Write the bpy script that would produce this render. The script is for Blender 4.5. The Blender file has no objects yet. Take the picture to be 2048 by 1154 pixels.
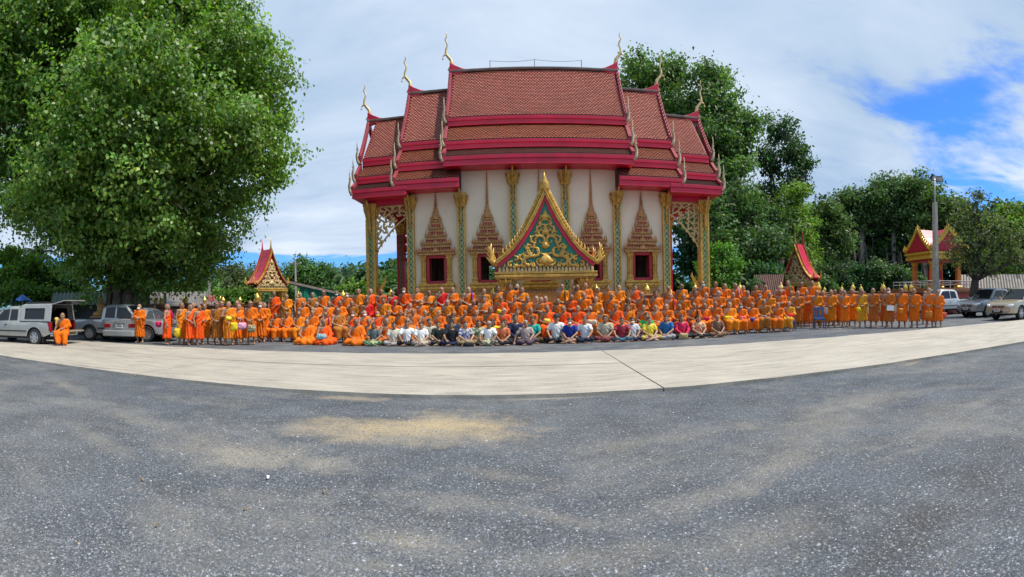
# Temple courtyard group photograph: a panorama rebuilt as a 3D place.
# World: X along the road, +Y towards the temple, metres, ground z = 0.
import bpy, bmesh, math, random, time
import numpy as np
from mathutils import Vector, Matrix
T0 = time.time()
random.seed(7); RNG = np.random.default_rng(11)
sc = bpy.context.scene; col = sc.collection
pi = math.pi; R = math.radians

# ---------------------------------------------------------------- camera (cylindrical panorama, slightly rolled)
F, CY, ROLL, YAW, HC = 988.0, 600.0, 0.0192, 0.016, 1.55     # px per radian in the 2048 px frame
cd = bpy.data.cameras.new('camera'); cam = bpy.data.objects.new('camera', cd); col.objects.link(cam); sc.camera = cam
cd.type = 'PANO'; cd.panorama_type = 'CENTRAL_CYLINDRICAL'
cd.central_cylindrical_range_u_min = -1024/F; cd.central_cylindrical_range_u_max = 1024/F
cd.central_cylindrical_range_v_min = -(1154-CY)/F; cd.central_cylindrical_range_v_max = CY/F
cd.central_cylindrical_radius = 1.0
cd.clip_start = .05; cd.clip_end = 5000
_right = Vector((math.cos(ROLL), 0, -math.sin(ROLL))); _up = Vector((math.sin(ROLL), 0, math.cos(ROLL))); _back = Vector((0, -1, 0))
MC = Matrix.Rotation(YAW, 3, 'Z') @ Matrix((_right, _up, _back)).transposed()
cam.matrix_world = Matrix.Translation((0, 0, HC)) @ MC.to_4x4()

def ray(px, py):                                   # photo pixel -> world direction
    th = (px-1024)/F; v = (CY-py)/F
    return MC @ Vector((math.sin(th), v, -math.cos(th)))
def onY(px, py, Y):                                # point on the vertical plane y = Y
    d = ray(px, py); t = Y/d.y
    return Vector((d.x*t, Y, HC+d.z*t))
def onZ(px, py, z=0.0):                            # point on a horizontal plane
    d = ray(px, py); t = (z-HC)/d.z
    return Vector((d.x*t, d.y*t, z))
def at(px, py, r):                                 # point at horizontal distance r
    d = ray(px, py); t = r/math.hypot(d.x, d.y)
    return Vector((d.x*t, d.y*t, HC+d.z*t))

# ---------------------------------------------------------------- sky and sun
SUN_AZ, SUN_EL = R(100), R(60)                     # clockwise from +Y
w = bpy.data.worlds.new('World'); sc.world = w; w.use_nodes = True
nt = w.node_tree; nt.nodes.clear()
class NT:
    def __init__(s, t): s.t = t
    def n(s, kind, **kw):
        nd = s.t.nodes.new(kind)
        for k, v in kw.items():
            if k.startswith('i_'):
                key = k[2:]; key = int(key) if key.isdigit() else key.replace('_', ' ')
                if hasattr(v, 'default_value') or isinstance(v, bpy.types.NodeSocket): s.t.links.new(v, nd.inputs[key])
                else: nd.inputs[key].default_value = v
            else: setattr(nd, k, v)
        return nd
    def math(s, op, a, b=0.0, clamp=False):
        nd = s.t.nodes.new('ShaderNodeMath'); nd.operation = op; nd.use_clamp = clamp
        for i, v in enumerate((a, b)):
            if isinstance(v, bpy.types.NodeSocket): s.t.links.new(v, nd.inputs[i])
            else: nd.inputs[i].default_value = v
        return nd.outputs[0]
    def mix(s, fac, a, b, mode='MIX'):
        nd = s.t.nodes.new('ShaderNodeMix'); nd.data_type = 'RGBA'; nd.blend_type = mode
        for i, v in ((0, fac), (6, a), (7, b)):
            if isinstance(v, bpy.types.NodeSocket): s.t.links.new(v, nd.inputs[i])
            else: nd.inputs[i].default_value = v if not isinstance(v, tuple) or len(v) == 4 else (*v, 1)
        return nd.outputs[2]
    def ramp(s, fac, stops, interp='LINEAR'):
        nd = s.t.nodes.new('ShaderNodeValToRGB'); nd.color_ramp.interpolation = interp
        el = nd.color_ramp.elements
        while len(el) < len(stops): el.new(.5)
        for e, (p, c) in zip(el, stops):
            e.position = p; e.color = (c, c, c, 1) if not isinstance(c, tuple) else (*c, 1)
        s.t.links.new(fac, nd.inputs[0]); return nd.outputs[0]
    def noise(s, vec, scale, detail=4, rough=.55, dist=0.0):
        nd = s.n('ShaderNodeTexNoise', i_Scale=scale, i_Detail=detail, i_Roughness=rough, i_Distortion=dist)
        if vec is not None: s.t.links.new(vec, nd.inputs['Vector'])
        return nd.outputs[0]
    def mapping(s, vec, loc=(0, 0, 0), rot=(0, 0, 0), scale=(1, 1, 1)):
        nd = s.n('ShaderNodeMapping', i_Location=loc, i_Rotation=rot, i_Scale=scale)
        s.t.links.new(vec, nd.inputs['Vector']); return nd.outputs[0]
g = NT(nt)
sky = g.n('ShaderNodeTexSky', sky_type='NISHITA', sun_disc=False, sun_elevation=SUN_EL, sun_rotation=SUN_AZ, altitude=50, air_density=1.0, dust_density=.6, ozone_density=3.0)
d = g.n('ShaderNodeTexCoord').outputs['Generated']
sep = g.n('ShaderNodeSeparateXYZ', i_0=d)
zc = g.math('MAXIMUM', sep.outputs[2], 0.0)
den = g.math('ADD', zc, .10)
pl = g.n('ShaderNodeCombineXYZ', i_0=g.math('DIVIDE', sep.outputs[0], den), i_1=g.math('DIVIDE', sep.outputs[1], den), i_2=zc).outputs[0]
warp = g.n('ShaderNodeTexNoise', i_Scale=.55, i_Detail=3.0); nt.links.new(pl, warp.inputs['Vector'])
plw = g.n('ShaderNodeVectorMath', operation='MULTIPLY_ADD', i_0=warp.outputs['Color'], i_1=(1.1, 1.1, 0), i_2=pl).outputs[0]
n1 = g.noise(g.mapping(plw, (3.1, 1.7, 0), (0, 0, .5), (.55, 1.15, 1)), 1.0, 9, .58)          # broad sheets
n2 = g.noise(g.mapping(plw, (7.3, 2.2, 0), (0, 0, -.35), (1.0, 1.7, 1)), 1.5, 8, .58)           # streaks
n3 = g.noise(g.mapping(pl, (1.3, 9.2, 0), (0, 0, 0), (1, 1, 1)), .5, 2, .5)                    # big tone shifts
def lobe(az, el, tight):                          # 1 towards a direction, soft fall-off
    v = (math.sin(az)*math.cos(el), math.cos(az)*math.cos(el), math.sin(el))
    dp = g.n('ShaderNodeVectorMath', operation='DOT_PRODUCT', i_0=d, i_1=v).outputs['Value']
    return g.math('POWER', g.math('MAXIMUM', dp, 0.0), tight)
cover = g.math('ADD', g.math('MULTIPLY', n1, .62), g.math('MULTIPLY', n2, .38))
n4 = g.noise(g.mapping(pl, (2.3, 4.2, 0), (0, 0, .3), (1, 1.6, 1)), 6.5, 5, .6)                  # small dapples
cover = g.math('ADD', g.math('ADD', cover, .15), g.math('MULTIPLY', n4, .09))
cover = g.math('SUBTRACT', cover, g.math('MULTIPLY', lobe(.98, .27, 34), .235))                 # the open blue gap
lowband = g.math('SUBTRACT', 1.0, g.ramp(zc, [(.084, 0.0), (.116, 1.0)], 'EASE'))
cover = g.math('SUBTRACT', cover, g.math('MULTIPLY', lowband, .36))                            # clear strip over the horizon
mask = g.ramp(cover, [(.47, 0.0), (.60, 1.0)], 'EASE')
dens = g.math('ADD', g.math('MULTIPLY', n2, .30), g.math('ADD', g.math('MULTIPLY', n1, .40), g.math('MULTIPLY', n3, .70)))
ccol = g.ramp(dens, [(.44, (1.6, 2.4, 3.55)), (.62, (2.3, 3.08, 4.15)), (.80, (3.5, 4.1, 4.95)), (.95, (4.8, 5.25, 5.8))])
blue = g.mix(1.0, sky.outputs[0], (.26, .56, 1.02), 'MULTIPLY')
skyc = g.mix(mask, blue, ccol)
bg = g.n('ShaderNodeBackground', i_Color=skyc, i_Strength=.1)
nt.links.new(bg.outputs[0], g.n('ShaderNodeOutputWorld').inputs[0])

sl = bpy.data.lights.new('sun', 'SUN'); sun = bpy.data.objects.new('sun', sl); col.objects.link(sun)
sl.energy = 2.5; sl.angle = R(1.2); sl.color = (1, .955, .88)
sv = Vector((math.sin(SUN_AZ)*math.cos(SUN_EL), math.cos(SUN_AZ)*math.cos(SUN_EL), math.sin(SUN_EL)))
sun.rotation_euler = sv.to_track_quat('Z', 'Y').to_euler()
sc.view_settings.view_transform = 'Standard'; sc.view_settings.look = 'None'
sc.view_settings.exposure = .97; sc.view_settings.gamma = 1.0
sc.render.engine = 'CYCLES'; sc.cycles.max_bounces = 6; sc.cycles.transparent_max_bounces = 8
sc.cycles.caustics_reflective = False; sc.cycles.caustics_refractive = False; sc.cycles.use_denoising = True; sc.cycles.denoising_prefilter = 'NONE'; sc.cycles.use_adaptive_sampling = False

# ---------------------------------------------------------------- materials
def srgb(r, g_, b):
    f = lambda c: (c/255/12.92 if c/255 <= .04045 else ((c/255+.055)/1.055)**2.4)
    return (f(r), f(g_), f(b))
MAT = {}
def pm(name, c=(.5, .5, .5), rough=.6, metal=0.0, var=.12, scale=2.5, bump=0.0, bscale=30., stain=None, sfac=.5, sscale=1.2,
       attr=False, objcol=False, spec=.5, coat=0.0, coord='Object', trans=0.0, det=5, sstop=(.48, .62)):
    if name in MAT: return MAT[name]
    m = bpy.data.materials.new(name); m.use_nodes = True; t = m.node_tree; t.nodes.clear(); q = NT(t)
    out = q.n('ShaderNodeOutputMaterial'); b = q.n('ShaderNodeBsdfPrincipled'); t.links.new(b.outputs[0], out.inputs[0])
    tc = q.n('ShaderNodeTexCoord').outputs['Object'] if coord == 'Object' else q.n('ShaderNodeNewGeometry').outputs['Position']
    base = q.n('ShaderNodeRGB'); base.outputs[0].default_value = (*c, 1); cc = base.outputs[0]
    if objcol: cc = q.n('ShaderNodeObjectInfo').outputs['Color']
    if attr:
        a = q.n('ShaderNodeVertexColor', layer_name='Col').outputs[0]
        cc = q.mix(1.0, cc, a, 'MULTIPLY')
    if var:
        nz = q.noise(tc, scale, det)
        k = q.ramp(nz, [(.25, 1-var*1.6), (.75, 1+var)])
        cc = q.mix(1.0, cc, k, 'MULTIPLY')
    if stain:
        ns = q.noise(tc, sscale, 6, .62, .4)
        cc = q.mix(q.math('MULTIPLY', q.ramp(ns, [(sstop[0], 0.0), (sstop[1], 1.0)]), sfac), cc, stain)
    t.links.new(cc, b.inputs['Base Color'])
    b.inputs['Roughness'].default_value = rough; b.inputs['Metallic'].default_value = metal
    b.inputs['Specular IOR Level'].default_value = spec; b.inputs['Coat Weight'].default_value = coat
    if bump:
        bp = q.n('ShaderNodeBump', i_Strength=min(1, bump), i_Distance=.02)
        t.links.new(q.noise(tc, bscale, 4, .6), bp.inputs['Height']); t.links.new(bp.outputs[0], b.inputs['Normal'])
    if trans:
        tr = q.n('ShaderNodeBsdfTranslucent'); t.links.new(cc, tr.inputs[0])
        mx = q.n('ShaderNodeMixShader', i_0=trans); t.links.new(b.outputs[0], mx.inputs[1]); t.links.new(tr.outputs[0], mx.inputs[2])
        t.links.new(mx.outputs[0], out.inputs[0])
    MAT[name] = m; return m

# ---------------------------------------------------------------- mesh helpers
class MB:
    """collects shapes; build() links them as one mesh object"""
    def __init__(s): s.v = []; s.f = []; s.c = []; s.hc = False
    def add(s, vs, fs, c=None):
        o = len(s.v); s.v += [tuple(p) for p in vs]; s.f += [tuple(i+o for i in f) for f in fs]
        if c is not None: s.hc = True
        s.c += [c or (1, 1, 1)]*len(fs); return s
    def box(s, c, d, rz=0.0, top=(1, 1), col=None, M=None):
        x, y, z = (k/2 for k in d); tx, ty = top
        vs = [(-x, -y, -z), (x, -y, -z), (x, y, -z), (-x, y, -z), (-x*tx, -y*ty, z), (x*tx, -y*ty, z), (x*tx, y*ty, z), (-x*tx, y*ty, z)]
        m = Matrix.Translation(c) @ Matrix.Rotation(rz, 4, 'Z')
        if M is not None: m = m @ M
        return s.add([m @ Vector(p) for p in vs], [(0, 3, 2, 1), (4, 5, 6, 7), (0, 1, 5, 4), (1, 2, 6, 5), (2, 3, 7, 6), (3, 0, 4, 7)], col)
    def bx(s, x0, x1, y0, y1, z0, z1, col=None): return s.box(((x0+x1)/2, (y0+y1)/2, (z0+z1)/2), (x1-x0, y1-y0, z1-z0), col=col)
    def tube(s, pts, rad, n=8, cap=True, sq=1.0, up=(0, 0, 1), col=None):
        pts = [Vector(p) for p in pts]; k = len(pts)
        if not hasattr(rad, '__len__'): rad = [rad]*k
        vs = []
        for i, p in enumerate(pts):
            t = (pts[min(i+1, k-1)]-pts[max(i-1, 0)])
            t = t.normalized() if t.length > 1e-9 else Vector((0, 0, 1))
            u = Vector(up).cross(t)
            if u.length < 1e-3: u = Vector((1, 0, 0)).cross(t)
            if u.length < 1e-3: u = Vector((0, 1, 0)).cross(t)
            u.normalize(); w_ = t.cross(u)
            for j in range(n):
                a = 2*pi*j/n; vs.append(p+u*math.cos(a)*rad[i]+w_*math.sin(a)*rad[i]*sq)
        fs = [(i*n+j, i*n+(j+1) % n, (i+1)*n+(j+1) % n, (i+1)*n+j) for i in range(k-1) for j in range(n)]
        if cap: fs += [tuple(range(n-1, -1, -1)), tuple(range((k-1)*n, k*n))]
        return s.add(vs, fs, col)
    def lathe(s, prof, c=(0, 0, 0), n=16, sx=1., sy=1., ph=0.0, axis='z', col=None, cap=True):
        vs = []
        for r, z in prof:
            for j in range(n):
                a = 2*pi*j/n+ph; x, y = r*math.cos(a)*sx, r*math.sin(a)*sy
                vs.append((c[0]+x, c[1]+y, c[2]+z) if axis == 'z' else (c[0]+x, c[1]+z, c[2]+y))
        k = len(prof)
        fs = [(i*n+j, i*n+(j+1) % n, (i+1)*n+(j+1) % n, (i+1)*n+j) for i in range(k-1) for j in range(n)]
        if cap: fs += [tuple(range(n-1, -1, -1)), tuple(range((k-1)*n, k*n))]
        return s.add(vs, fs, col)
    def sq(s, prof, c=(0, 0, 0), sx=1., sy=1., col=None):          # square lathe: half width, z
        return s.lathe([(r*math.sqrt(2), z) for r, z in prof], c, 4, sx, sy, pi/4, col=col)
    def prism(s, poly, a, b, plane='xz', col=None):               # polygon extruded along the missing axis
        def P(u, v, t): return (u, t, v) if plane == 'xz' else ((t, u, v) if plane == 'yz' else (u, v, t))
        n = len(poly); vs = [P(u, v, a) for u, v in poly]+[P(u, v, b) for u, v in poly]
        fs = [tuple(range(n)), tuple(range(2*n-1, n-1, -1))]+[(i, (i+1) % n, n+(i+1) % n, n+i) for i in range(n)]
        return s.add(vs, fs, col)
    def quad(s, a, b, c, d, col=None): return s.add([a, b, c, d], [(0, 1, 2, 3)], col)
    def mesh(s, name, mat, smooth=False, fix=True, tri=False):
        me = bpy.data.meshes.new(name); me.from_pydata(s.v, [], s.f)
        if s.hc:
            at_ = me.color_attributes.new('Col', 'FLOAT_COLOR', 'CORNER')
            lo = []
            for p, c in zip(me.polygons, s.c): lo += [c[0], c[1], c[2], 1.0]*p.loop_total
            at_.data.foreach_set('color', lo)
        if fix or tri:
            bm = bmesh.new(); bm.from_mesh(me)
            if tri: bmesh.ops.triangulate(bm, faces=[f for f in bm.faces if len(f.verts) > 4])
            if fix: bmesh.ops.recalc_face_normals(bm, faces=bm.faces)
            bm.to_mesh(me); bm.free()
        if smooth: me.shade_smooth()
        if mat: me.materials.append(MAT[mat] if isinstance(mat, str) else mat)
        return me
    def build(s, name, mat, parent=None, smooth=False, fix=True, loc=None, bevel=0.0, tri=False):
        o = bpy.data.objects.new(name, s.mesh(name, mat, smooth, fix, tri)); col.objects.link(o)
        if parent: o.parent = parent
        if loc: o.location = loc
        if bevel:
            b = o.modifiers.new('bevel', 'BEVEL'); b.width = bevel; b.segments = 2; b.limit_method = 'ANGLE'
        return o
def npmesh(name, V, Fq, mat, colr=None, smooth=False):
    """numpy verts (N,3), faces (M,k) -> mesh"""
    me = bpy.data.meshes.new(name); V = np.ascontiguousarray(V, 'f4'); Fq = np.ascontiguousarray(Fq, 'i4')
    k = Fq.shape[1]; me.vertices.add(len(V)); me.vertices.foreach_set('co', V.ravel())
    me.loops.add(Fq.size); me.loops.foreach_set('vertex_index', Fq.ravel())
    me.polygons.add(len(Fq)); me.polygons.foreach_set('loop_start', np.arange(0, Fq.size, k, dtype='i4'))
    me.polygons.foreach_set('loop_total', np.full(len(Fq), k, 'i4'))
    if smooth: me.polygons.foreach_set('use_smooth', np.ones(len(Fq), bool))
    me.update(calc_edges=True)
    if colr is not None:
        a = me.color_attributes.new('Col', 'FLOAT_COLOR', 'POINT')
        a.data.foreach_set('color', np.c_[colr, np.ones(len(V))].astype('f4').ravel())
    if mat: me.materials.append(MAT[mat] if isinstance(mat, str) else mat)
    return me
def link(name, me, parent=None, loc=None, rz=None):
    o = bpy.data.objects.new(name, me); col.objects.link(o)
    if parent: o.parent = parent
    if loc is not None: o.location = loc
    if rz is not None: o.rotation_euler = (0, 0, rz)
    return o
def empty(name, loc=(0, 0, 0), rz=0.0):
    o = bpy.data.objects.new(name, None); col.objects.link(o); o.location = loc; o.rotation_euler = (0, 0, rz); o.empty_display_size = .3
    return o
def tag(o, label=None, cat=None, group=None, kind=None):
    for k, v in (('label', label), ('category', cat), ('group', group), ('kind', kind)):
        if v: o[k] = v
    return o
def copy_tree(o, parent=None):
    c = o.copy(); col.objects.link(c); c.parent = parent
    for ch in list(o.children): copy_tree(ch, c)
    return c
# ================================================================ ground, road, gravel
def ground_mat():
    m = bpy.data.materials.new('gravel_ground'); m.use_nodes = True; t = m.node_tree; t.nodes.clear(); q = NT(t)
    out = q.n('ShaderNodeOutputMaterial'); b = q.n('ShaderNodeBsdfPrincipled'); t.links.new(b.outputs[0], out.inputs[0])
    P = q.n('ShaderNodeNewGeometry').outputs['Position']
    big = q.noise(P, .22, 6, .6, .6); mid = q.noise(P, 1.3, 7, .65); fine = q.noise(P, 38, 5, .7); grit = q.noise(P, 150, 2, .6)
    base = q.mix(q.ramp(big, [(.35, 0.0), (.65, 1.0)]), (.078, .088, .104), (.118, .123, .130))
    base = q.mix(1.0, base, q.ramp(mid, [(.3, .68), (.7, 1.30)]), 'MULTIPLY')
    base = q.mix(1.0, base, q.ramp(fine, [(.30, .38), (.5, .95), (.74, 1.9)]), 'MULTIPLY')
    base = q.mix(1.0, base, q.ramp(grit, [(.3, .55), (.52, 1.0), (.75, 1.9)]), 'MULTIPLY')
    vor = q.n('ShaderNodeTexVoronoi', i_Scale=34.0); t.links.new(P, vor.inputs['Vector'])
    vc = q.n('ShaderNodeSeparateColor', i_0=vor.outputs['Color']).outputs[0]
    chip = q.math('MULTIPLY', q.ramp(vc, [(.80, 0.0), (.86, 1.0)]), q.ramp(vor.outputs['Distance'], [(.25, 1.0), (.42, 0.0)]))
    base = q.mix(q.math('MULTIPLY', chip, .75), base, (.34, .35, .36))
    wear = q.math('ADD', q.math('MULTIPLY', q.noise(q.mapping(P, (5, 3, 0), (0, 0, .4), (.7, 1.3, 1)), .55, 8, .68, .8), .7), q.math('MULTIPLY', q.noise(P, 4.5, 6, .7), .3))
    base = q.mix(q.math('MULTIPLY', q.ramp(wear, [(.50, 0.0), (.66, 1.0)]), .55), base, q.mix(1.0, (.27, .25, .215), q.ramp(fine, [(.3, .6), (.7, 1.35)]), 'MULTIPLY'))
    # trodden sandy patches and a few darker ones, each where the photograph has it
    def patch(px, py, rx, ry, rot, s, colr, fac):
        c = onZ(px, py)
        v = q.n('ShaderNodeMapping', vector_type='TEXTURE', i_Location=(c.x, c.y, 0), i_Rotation=(0, 0, rot), i_Scale=(rx, ry, 1.0)); t.links.new(P, v.inputs['Vector'])
        ln = q.n('ShaderNodeVectorMath', operation='LENGTH', i_0=v.outputs[0]).outputs['Value']
        e = q.math('ADD', ln, q.math('MULTIPLY', q.math('SUBTRACT', q.noise(P, s*.8, 8, .72), .5), 2.6))
        return q.math('MULTIPLY', q.ramp(e, [(.0, 1.0), (1.25, 0.0)]), fac*.85), colr
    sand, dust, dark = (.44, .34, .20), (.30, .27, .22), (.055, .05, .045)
    for px, py, rx, ry, rot, s, cl, fac in [
            (770, 858, 1.4, .75, .1, 2.2, sand, 1.0), (915, 852, 1.1, .8, -.3, 2.6, sand, 1.0), (840, 875, .9, .5, 0, 2.5, dust, .7), (700, 797, .75, .22, 0, 3, sand, .7), (1100, 797, 1.0, .14, 0, 3, dust, .8),
            (390, 760, .8, .2, -.3, 3, sand, .6), (470, 905, 1.1, .7, .2, 2.5, dust, .9), (560, 925, .7, .4, .2, 2.5, dust, .7), (300, 846, 1.4, .3, -.25, 3, dust, .5), (590, 850, .25, .7, .2, 3, dust, .55),
            (830, 1085, .5, .2, -.1, 4, dust, 1.0), (760, 1130, .3, .1, 0, 5, dust, .6), (1650, 850, 1.5, .7, .3, 2, dust, .4), (1560, 930, .9, .3, .4, 3, dust, .5),
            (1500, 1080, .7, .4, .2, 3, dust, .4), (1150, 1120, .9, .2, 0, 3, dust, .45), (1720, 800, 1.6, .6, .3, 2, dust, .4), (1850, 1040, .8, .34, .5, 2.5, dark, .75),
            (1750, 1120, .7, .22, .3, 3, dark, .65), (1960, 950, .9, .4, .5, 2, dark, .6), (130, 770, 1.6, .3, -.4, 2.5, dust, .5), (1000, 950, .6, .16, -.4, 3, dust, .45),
            (1120, 1035, .45, .12, -.6, 4, dust, .5), (1840, 718, 1.4, .16, .5, 3, sand, .6), (200, 880, 1.0, .25, -.3, 2.5, dust, .45), (560, 1000, .7, .3, .3, 3, dust, .4), (1300, 880, 1.5, .3, .1, 2, dust, .4), (1400, 1000, .9, .25, .2, 3, dust, .4), (900, 1000, .7, .25, 0, 3, dust, .4), (1880, 830, 1.2, .6, .5, 2, dust, .35), (640, 930, .6, .25, -.2, 3, dust, .5)]:
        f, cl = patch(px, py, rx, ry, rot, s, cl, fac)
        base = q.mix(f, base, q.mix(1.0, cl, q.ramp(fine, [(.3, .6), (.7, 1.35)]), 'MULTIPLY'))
    t.links.new(base, b.inputs['Base Color']); b.inputs['Roughness'].default_value = .86; b.inputs['Specular IOR Level'].default_value = .3
    bp = q.n('ShaderNodeBump', i_Strength=.9, i_Distance=.012)
    hgt = q.math('ADD', q.math('MULTIPLY', fine, .8), q.math('ADD', q.math('MULTIPLY', grit, .35), q.math('MULTIPLY', mid, 1.2)))
    t.links.new(hgt, bp.inputs['Height']); t.links.new(bp.outputs[0], b.inputs['Normal'])
    return m
gmb = MB()
GX = [-900, -60, -40, -20, -10, 0, 10, 20, 40, 60, 900]; GY = [-300, -20, 0, 8, 20, 40, 70, 1200]
vs = [(x, y, 0) for y in GY for x in GX]; nx = len(GX)
gmb.add(vs, [(j*nx+i, j*nx+i+1, (j+1)*nx+i+1, (j+1)*nx+i) for j in range(len(GY)-1) for i in range(nx-1)])
tag(gmb.build('ground', ground_mat()), kind='structure')

def concrete_mat():
    m = bpy.data.materials.new('road_concrete'); m.use_nodes = True; t = m.node_tree; t.nodes.clear(); q = NT(t)
    out = q.n('ShaderNodeOutputMaterial'); b = q.n('ShaderNodeBsdfPrincipled'); t.links.new(b.outputs[0], out.inputs[0])
    P = q.n('ShaderNodeNewGeometry').outputs['Position']
    a = q.noise(P, .5, 6, .6); s = q.noise(q.mapping(P, scale=(.6, 5, 1)), 1.6, 7, .65, .3); fine = q.noise(P, 30, 5, .7)
    c = q.mix(q.ramp(a, [(.3, 0.0), (.7, 1.0)]), (.37, .332, .278), (.47, .425, .355))
    c = q.mix(1.0, c, q.ramp(s, [(.3, .72), (.62, 1.08)]), 'MULTIPLY'); c = q.mix(1.0, c, q.ramp(fine, [(.3, .82), (.7, 1.14)]), 'MULTIPLY')
    grime = q.noise(q.mapping(P, (4, 2, 0), (0, 0, .15), (.25, 1.6, 1)), 2.2, 9, .72, .8)
    c = q.mix(q.math('MULTIPLY', q.ramp(grime, [(.53, 0.0), (.68, 1.0)]), .6), c, (.13, .115, .095))
    rub = q.noise(q.mapping(P, (1, 7, 0), (0, 0, 1.45), (.22, 3.2, 1)), 2.0, 8, .7, .5)                # rubber streaks across the road
    c = q.mix(q.math('MULTIPLY', q.ramp(rub, [(.60, 0.0), (.76, 1.0)]), .4), c, (.16, .14, .12))
    t.links.new(c, b.inputs['Base Color']); b.inputs['Roughness'].default_value = .8
    wv = q.n('ShaderNodeTexWave', bands_direction='X', i_Scale=2.3, i_Distortion=7.0, i_Detail=4.0); t.links.new(P, wv.inputs['Vector'])
    bp = q.n('ShaderNodeBump', i_Strength=.5, i_Distance=.006)
    t.links.new(q.math('ADD', q.math('MULTIPLY', wv.outputs[0], .3), fine), bp.inputs['Height']); t.links.new(bp.outputs[0], b.inputs['Normal'])
    return m
MAT['road_concrete'] = concrete_mat()
pm('road_bed', (.13, .11, .085), .9, var=.3, scale=6, bump=.5)
YA, YM, YB = onZ(1024, 789.5, .06).y, onZ(1024, 732.5, .06).y, onZ(1024, 706, .06).y          # near edge, middle joint, far edge
road = MB(); road.bx(-90, 90, YA+.02, YB-.02, -.2, .030)
road = tag(road.build('road', 'road_bed'), kind='structure')
xs = [-87.7+10*i for i in range(19)]
for lane, (y0, y1) in enumerate(((YA, YM-.012), (YM+.012, YB))):
    for i in range(len(xs)-1):
        x0, x1 = xs[i]+.014, xs[i+1]-.014
        n = max(8, int((x1-x0)/.4)); pts = []
        near = [(x0+(x1-x0)*k/n, y0+(random.uniform(-.018, .018) if lane == 0 and 0 < k < n else 0)) for k in range(n+1)]
        far = [(x0+(x1-x0)*k/n, y1+(random.uniform(-.05, .05) if lane == 1 and 0 < k < n else 0)) for k in range(n, -1, -1)]
        dz = random.uniform(-.004, .004)
        s = MB(); s.prism(near+far, -.1, .062+dz, 'xy'); o = s.build('slab', 'road_concrete', road, tri=True)

# loose stones lying on the gravel, thicker on the near left as in the photograph
def scatter_stones(n):
    th = RNG.uniform(-1.2, 1.2, n*3); r = 2.35+6.2*RNG.random(n*3)**1.5
    dens = np.clip(.35+.65*(1/(1+np.exp((th+.15)*4)))+.3*np.exp(-((th-.95)/.2)**2)*(r < 4.5), 0, 1)*np.clip(1.15-(r-2.4)/8.0, .15, 1)
    k = RNG.random(n*3) < dens; th, r = th[k][:n], r[k][:n]
    X, Y = r*np.sin(th), r*np.cos(th); k = Y < YA-.15; X, Y = X[k], Y[k]; m = len(X)
    s = .0030+.0036*RNG.random(m)+.008*RNG.random(m)**12
    V = np.array([(1, 0, 0), (0, 1, 0), (-1, 0, 0), (0, -1, 0), (0, 0, 1)], float); V[:4, 2] = -.12
    Fc = np.array([(0, 1, 4), (1, 2, 4), (2, 3, 4), (3, 0, 4)])
    jit = 1+.45*RNG.standard_normal((m, 5, 1))*.5
    ang = RNG.uniform(0, 2*pi, m); ca, sa = np.cos(ang), np.sin(ang)
    el = np.stack([1+.6*RNG.random(m), np.ones(m), .45+.4*RNG.random(m)], 1)
    L = V[None]*jit*el[:, None]*s[:, None, None]
    W = np.empty_like(L); W[..., 0] = L[..., 0]*ca[:, None]-L[..., 1]*sa[:, None]+X[:, None]; W[..., 1] = L[..., 0]*sa[:, None]+L[..., 1]*ca[:, None]+Y[:, None]; W[..., 2] = L[..., 2]+.12*s[:, None]
    Fa = (Fc[None]+5*np.arange(m)[:, None, None]).reshape(-1, 3)
    tone = .085+.165*RNG.random(m)**1.4+.22*(RNG.random(m) > .955)
    c = np.stack([tone*.95, tone, tone*1.1], 1); wm = RNG.random(m) > .993; c[wm] = (.38, .30, .22)
    return npmesh('gravel', W.reshape(-1, 3), Fa, pm('stones', (1, 1, 1), .8, var=0, attr=True), np.repeat(c, 5, 0))
tag(link('gravel', scatter_stones(85000)), 'loose grey gravel stones strewn over the near yard', 'gravel', kind='stuff')
# a scrap of paper and a few fallen leaves on the gravel
pm('paper', (.8, .8, .78), .8, var=.05); pm('dry_leaf', (.24, .16, .08), .7, var=.25, scale=9)
def litter(px, py, L, Wd, mat, name, label, cat):
    c = onZ(px, py, .012); s = MB(); a = random.uniform(0, 6)
    pts = [(-L/2, -Wd/2, 0), (0, -Wd/2, .018), (L/2, -Wd/3, .004), (L/2, Wd/2, .012), (0, Wd/2, .02), (-L/2, Wd/3, 0)]
    s.add(pts+[(x, y, z+.002) for x, y, z in pts], [(0, 1, 4, 5), (1, 2, 3, 4), (6, 11, 10, 7), (7, 10, 9, 8)]+[(i, (i+1) % 6, 6+(i+1) % 6, 6+i) for i in range(6)])
    o = s.build(name, mat, loc=c); o.rotation_euler = (0, 0, a); tag(o, label, cat)
litter(536, 955, .09, .025, 'paper', 'paper_scrap', 'white crumpled scrap of paper lying on the grey gravel', 'paper scrap')
for px, py in ((285, 960), (492, 1019), (315, 1052), (648, 985)):
    litter(px, py, .035, .02, 'dry_leaf', 'fallen_leaf', 'small dry brown leaf fallen on the near gravel', 'leaf')
for o in [o for o in col.objects if o.name.startswith('fallen_leaf')]: o['group'] = 'dry leaves fallen on the gravel'
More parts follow.
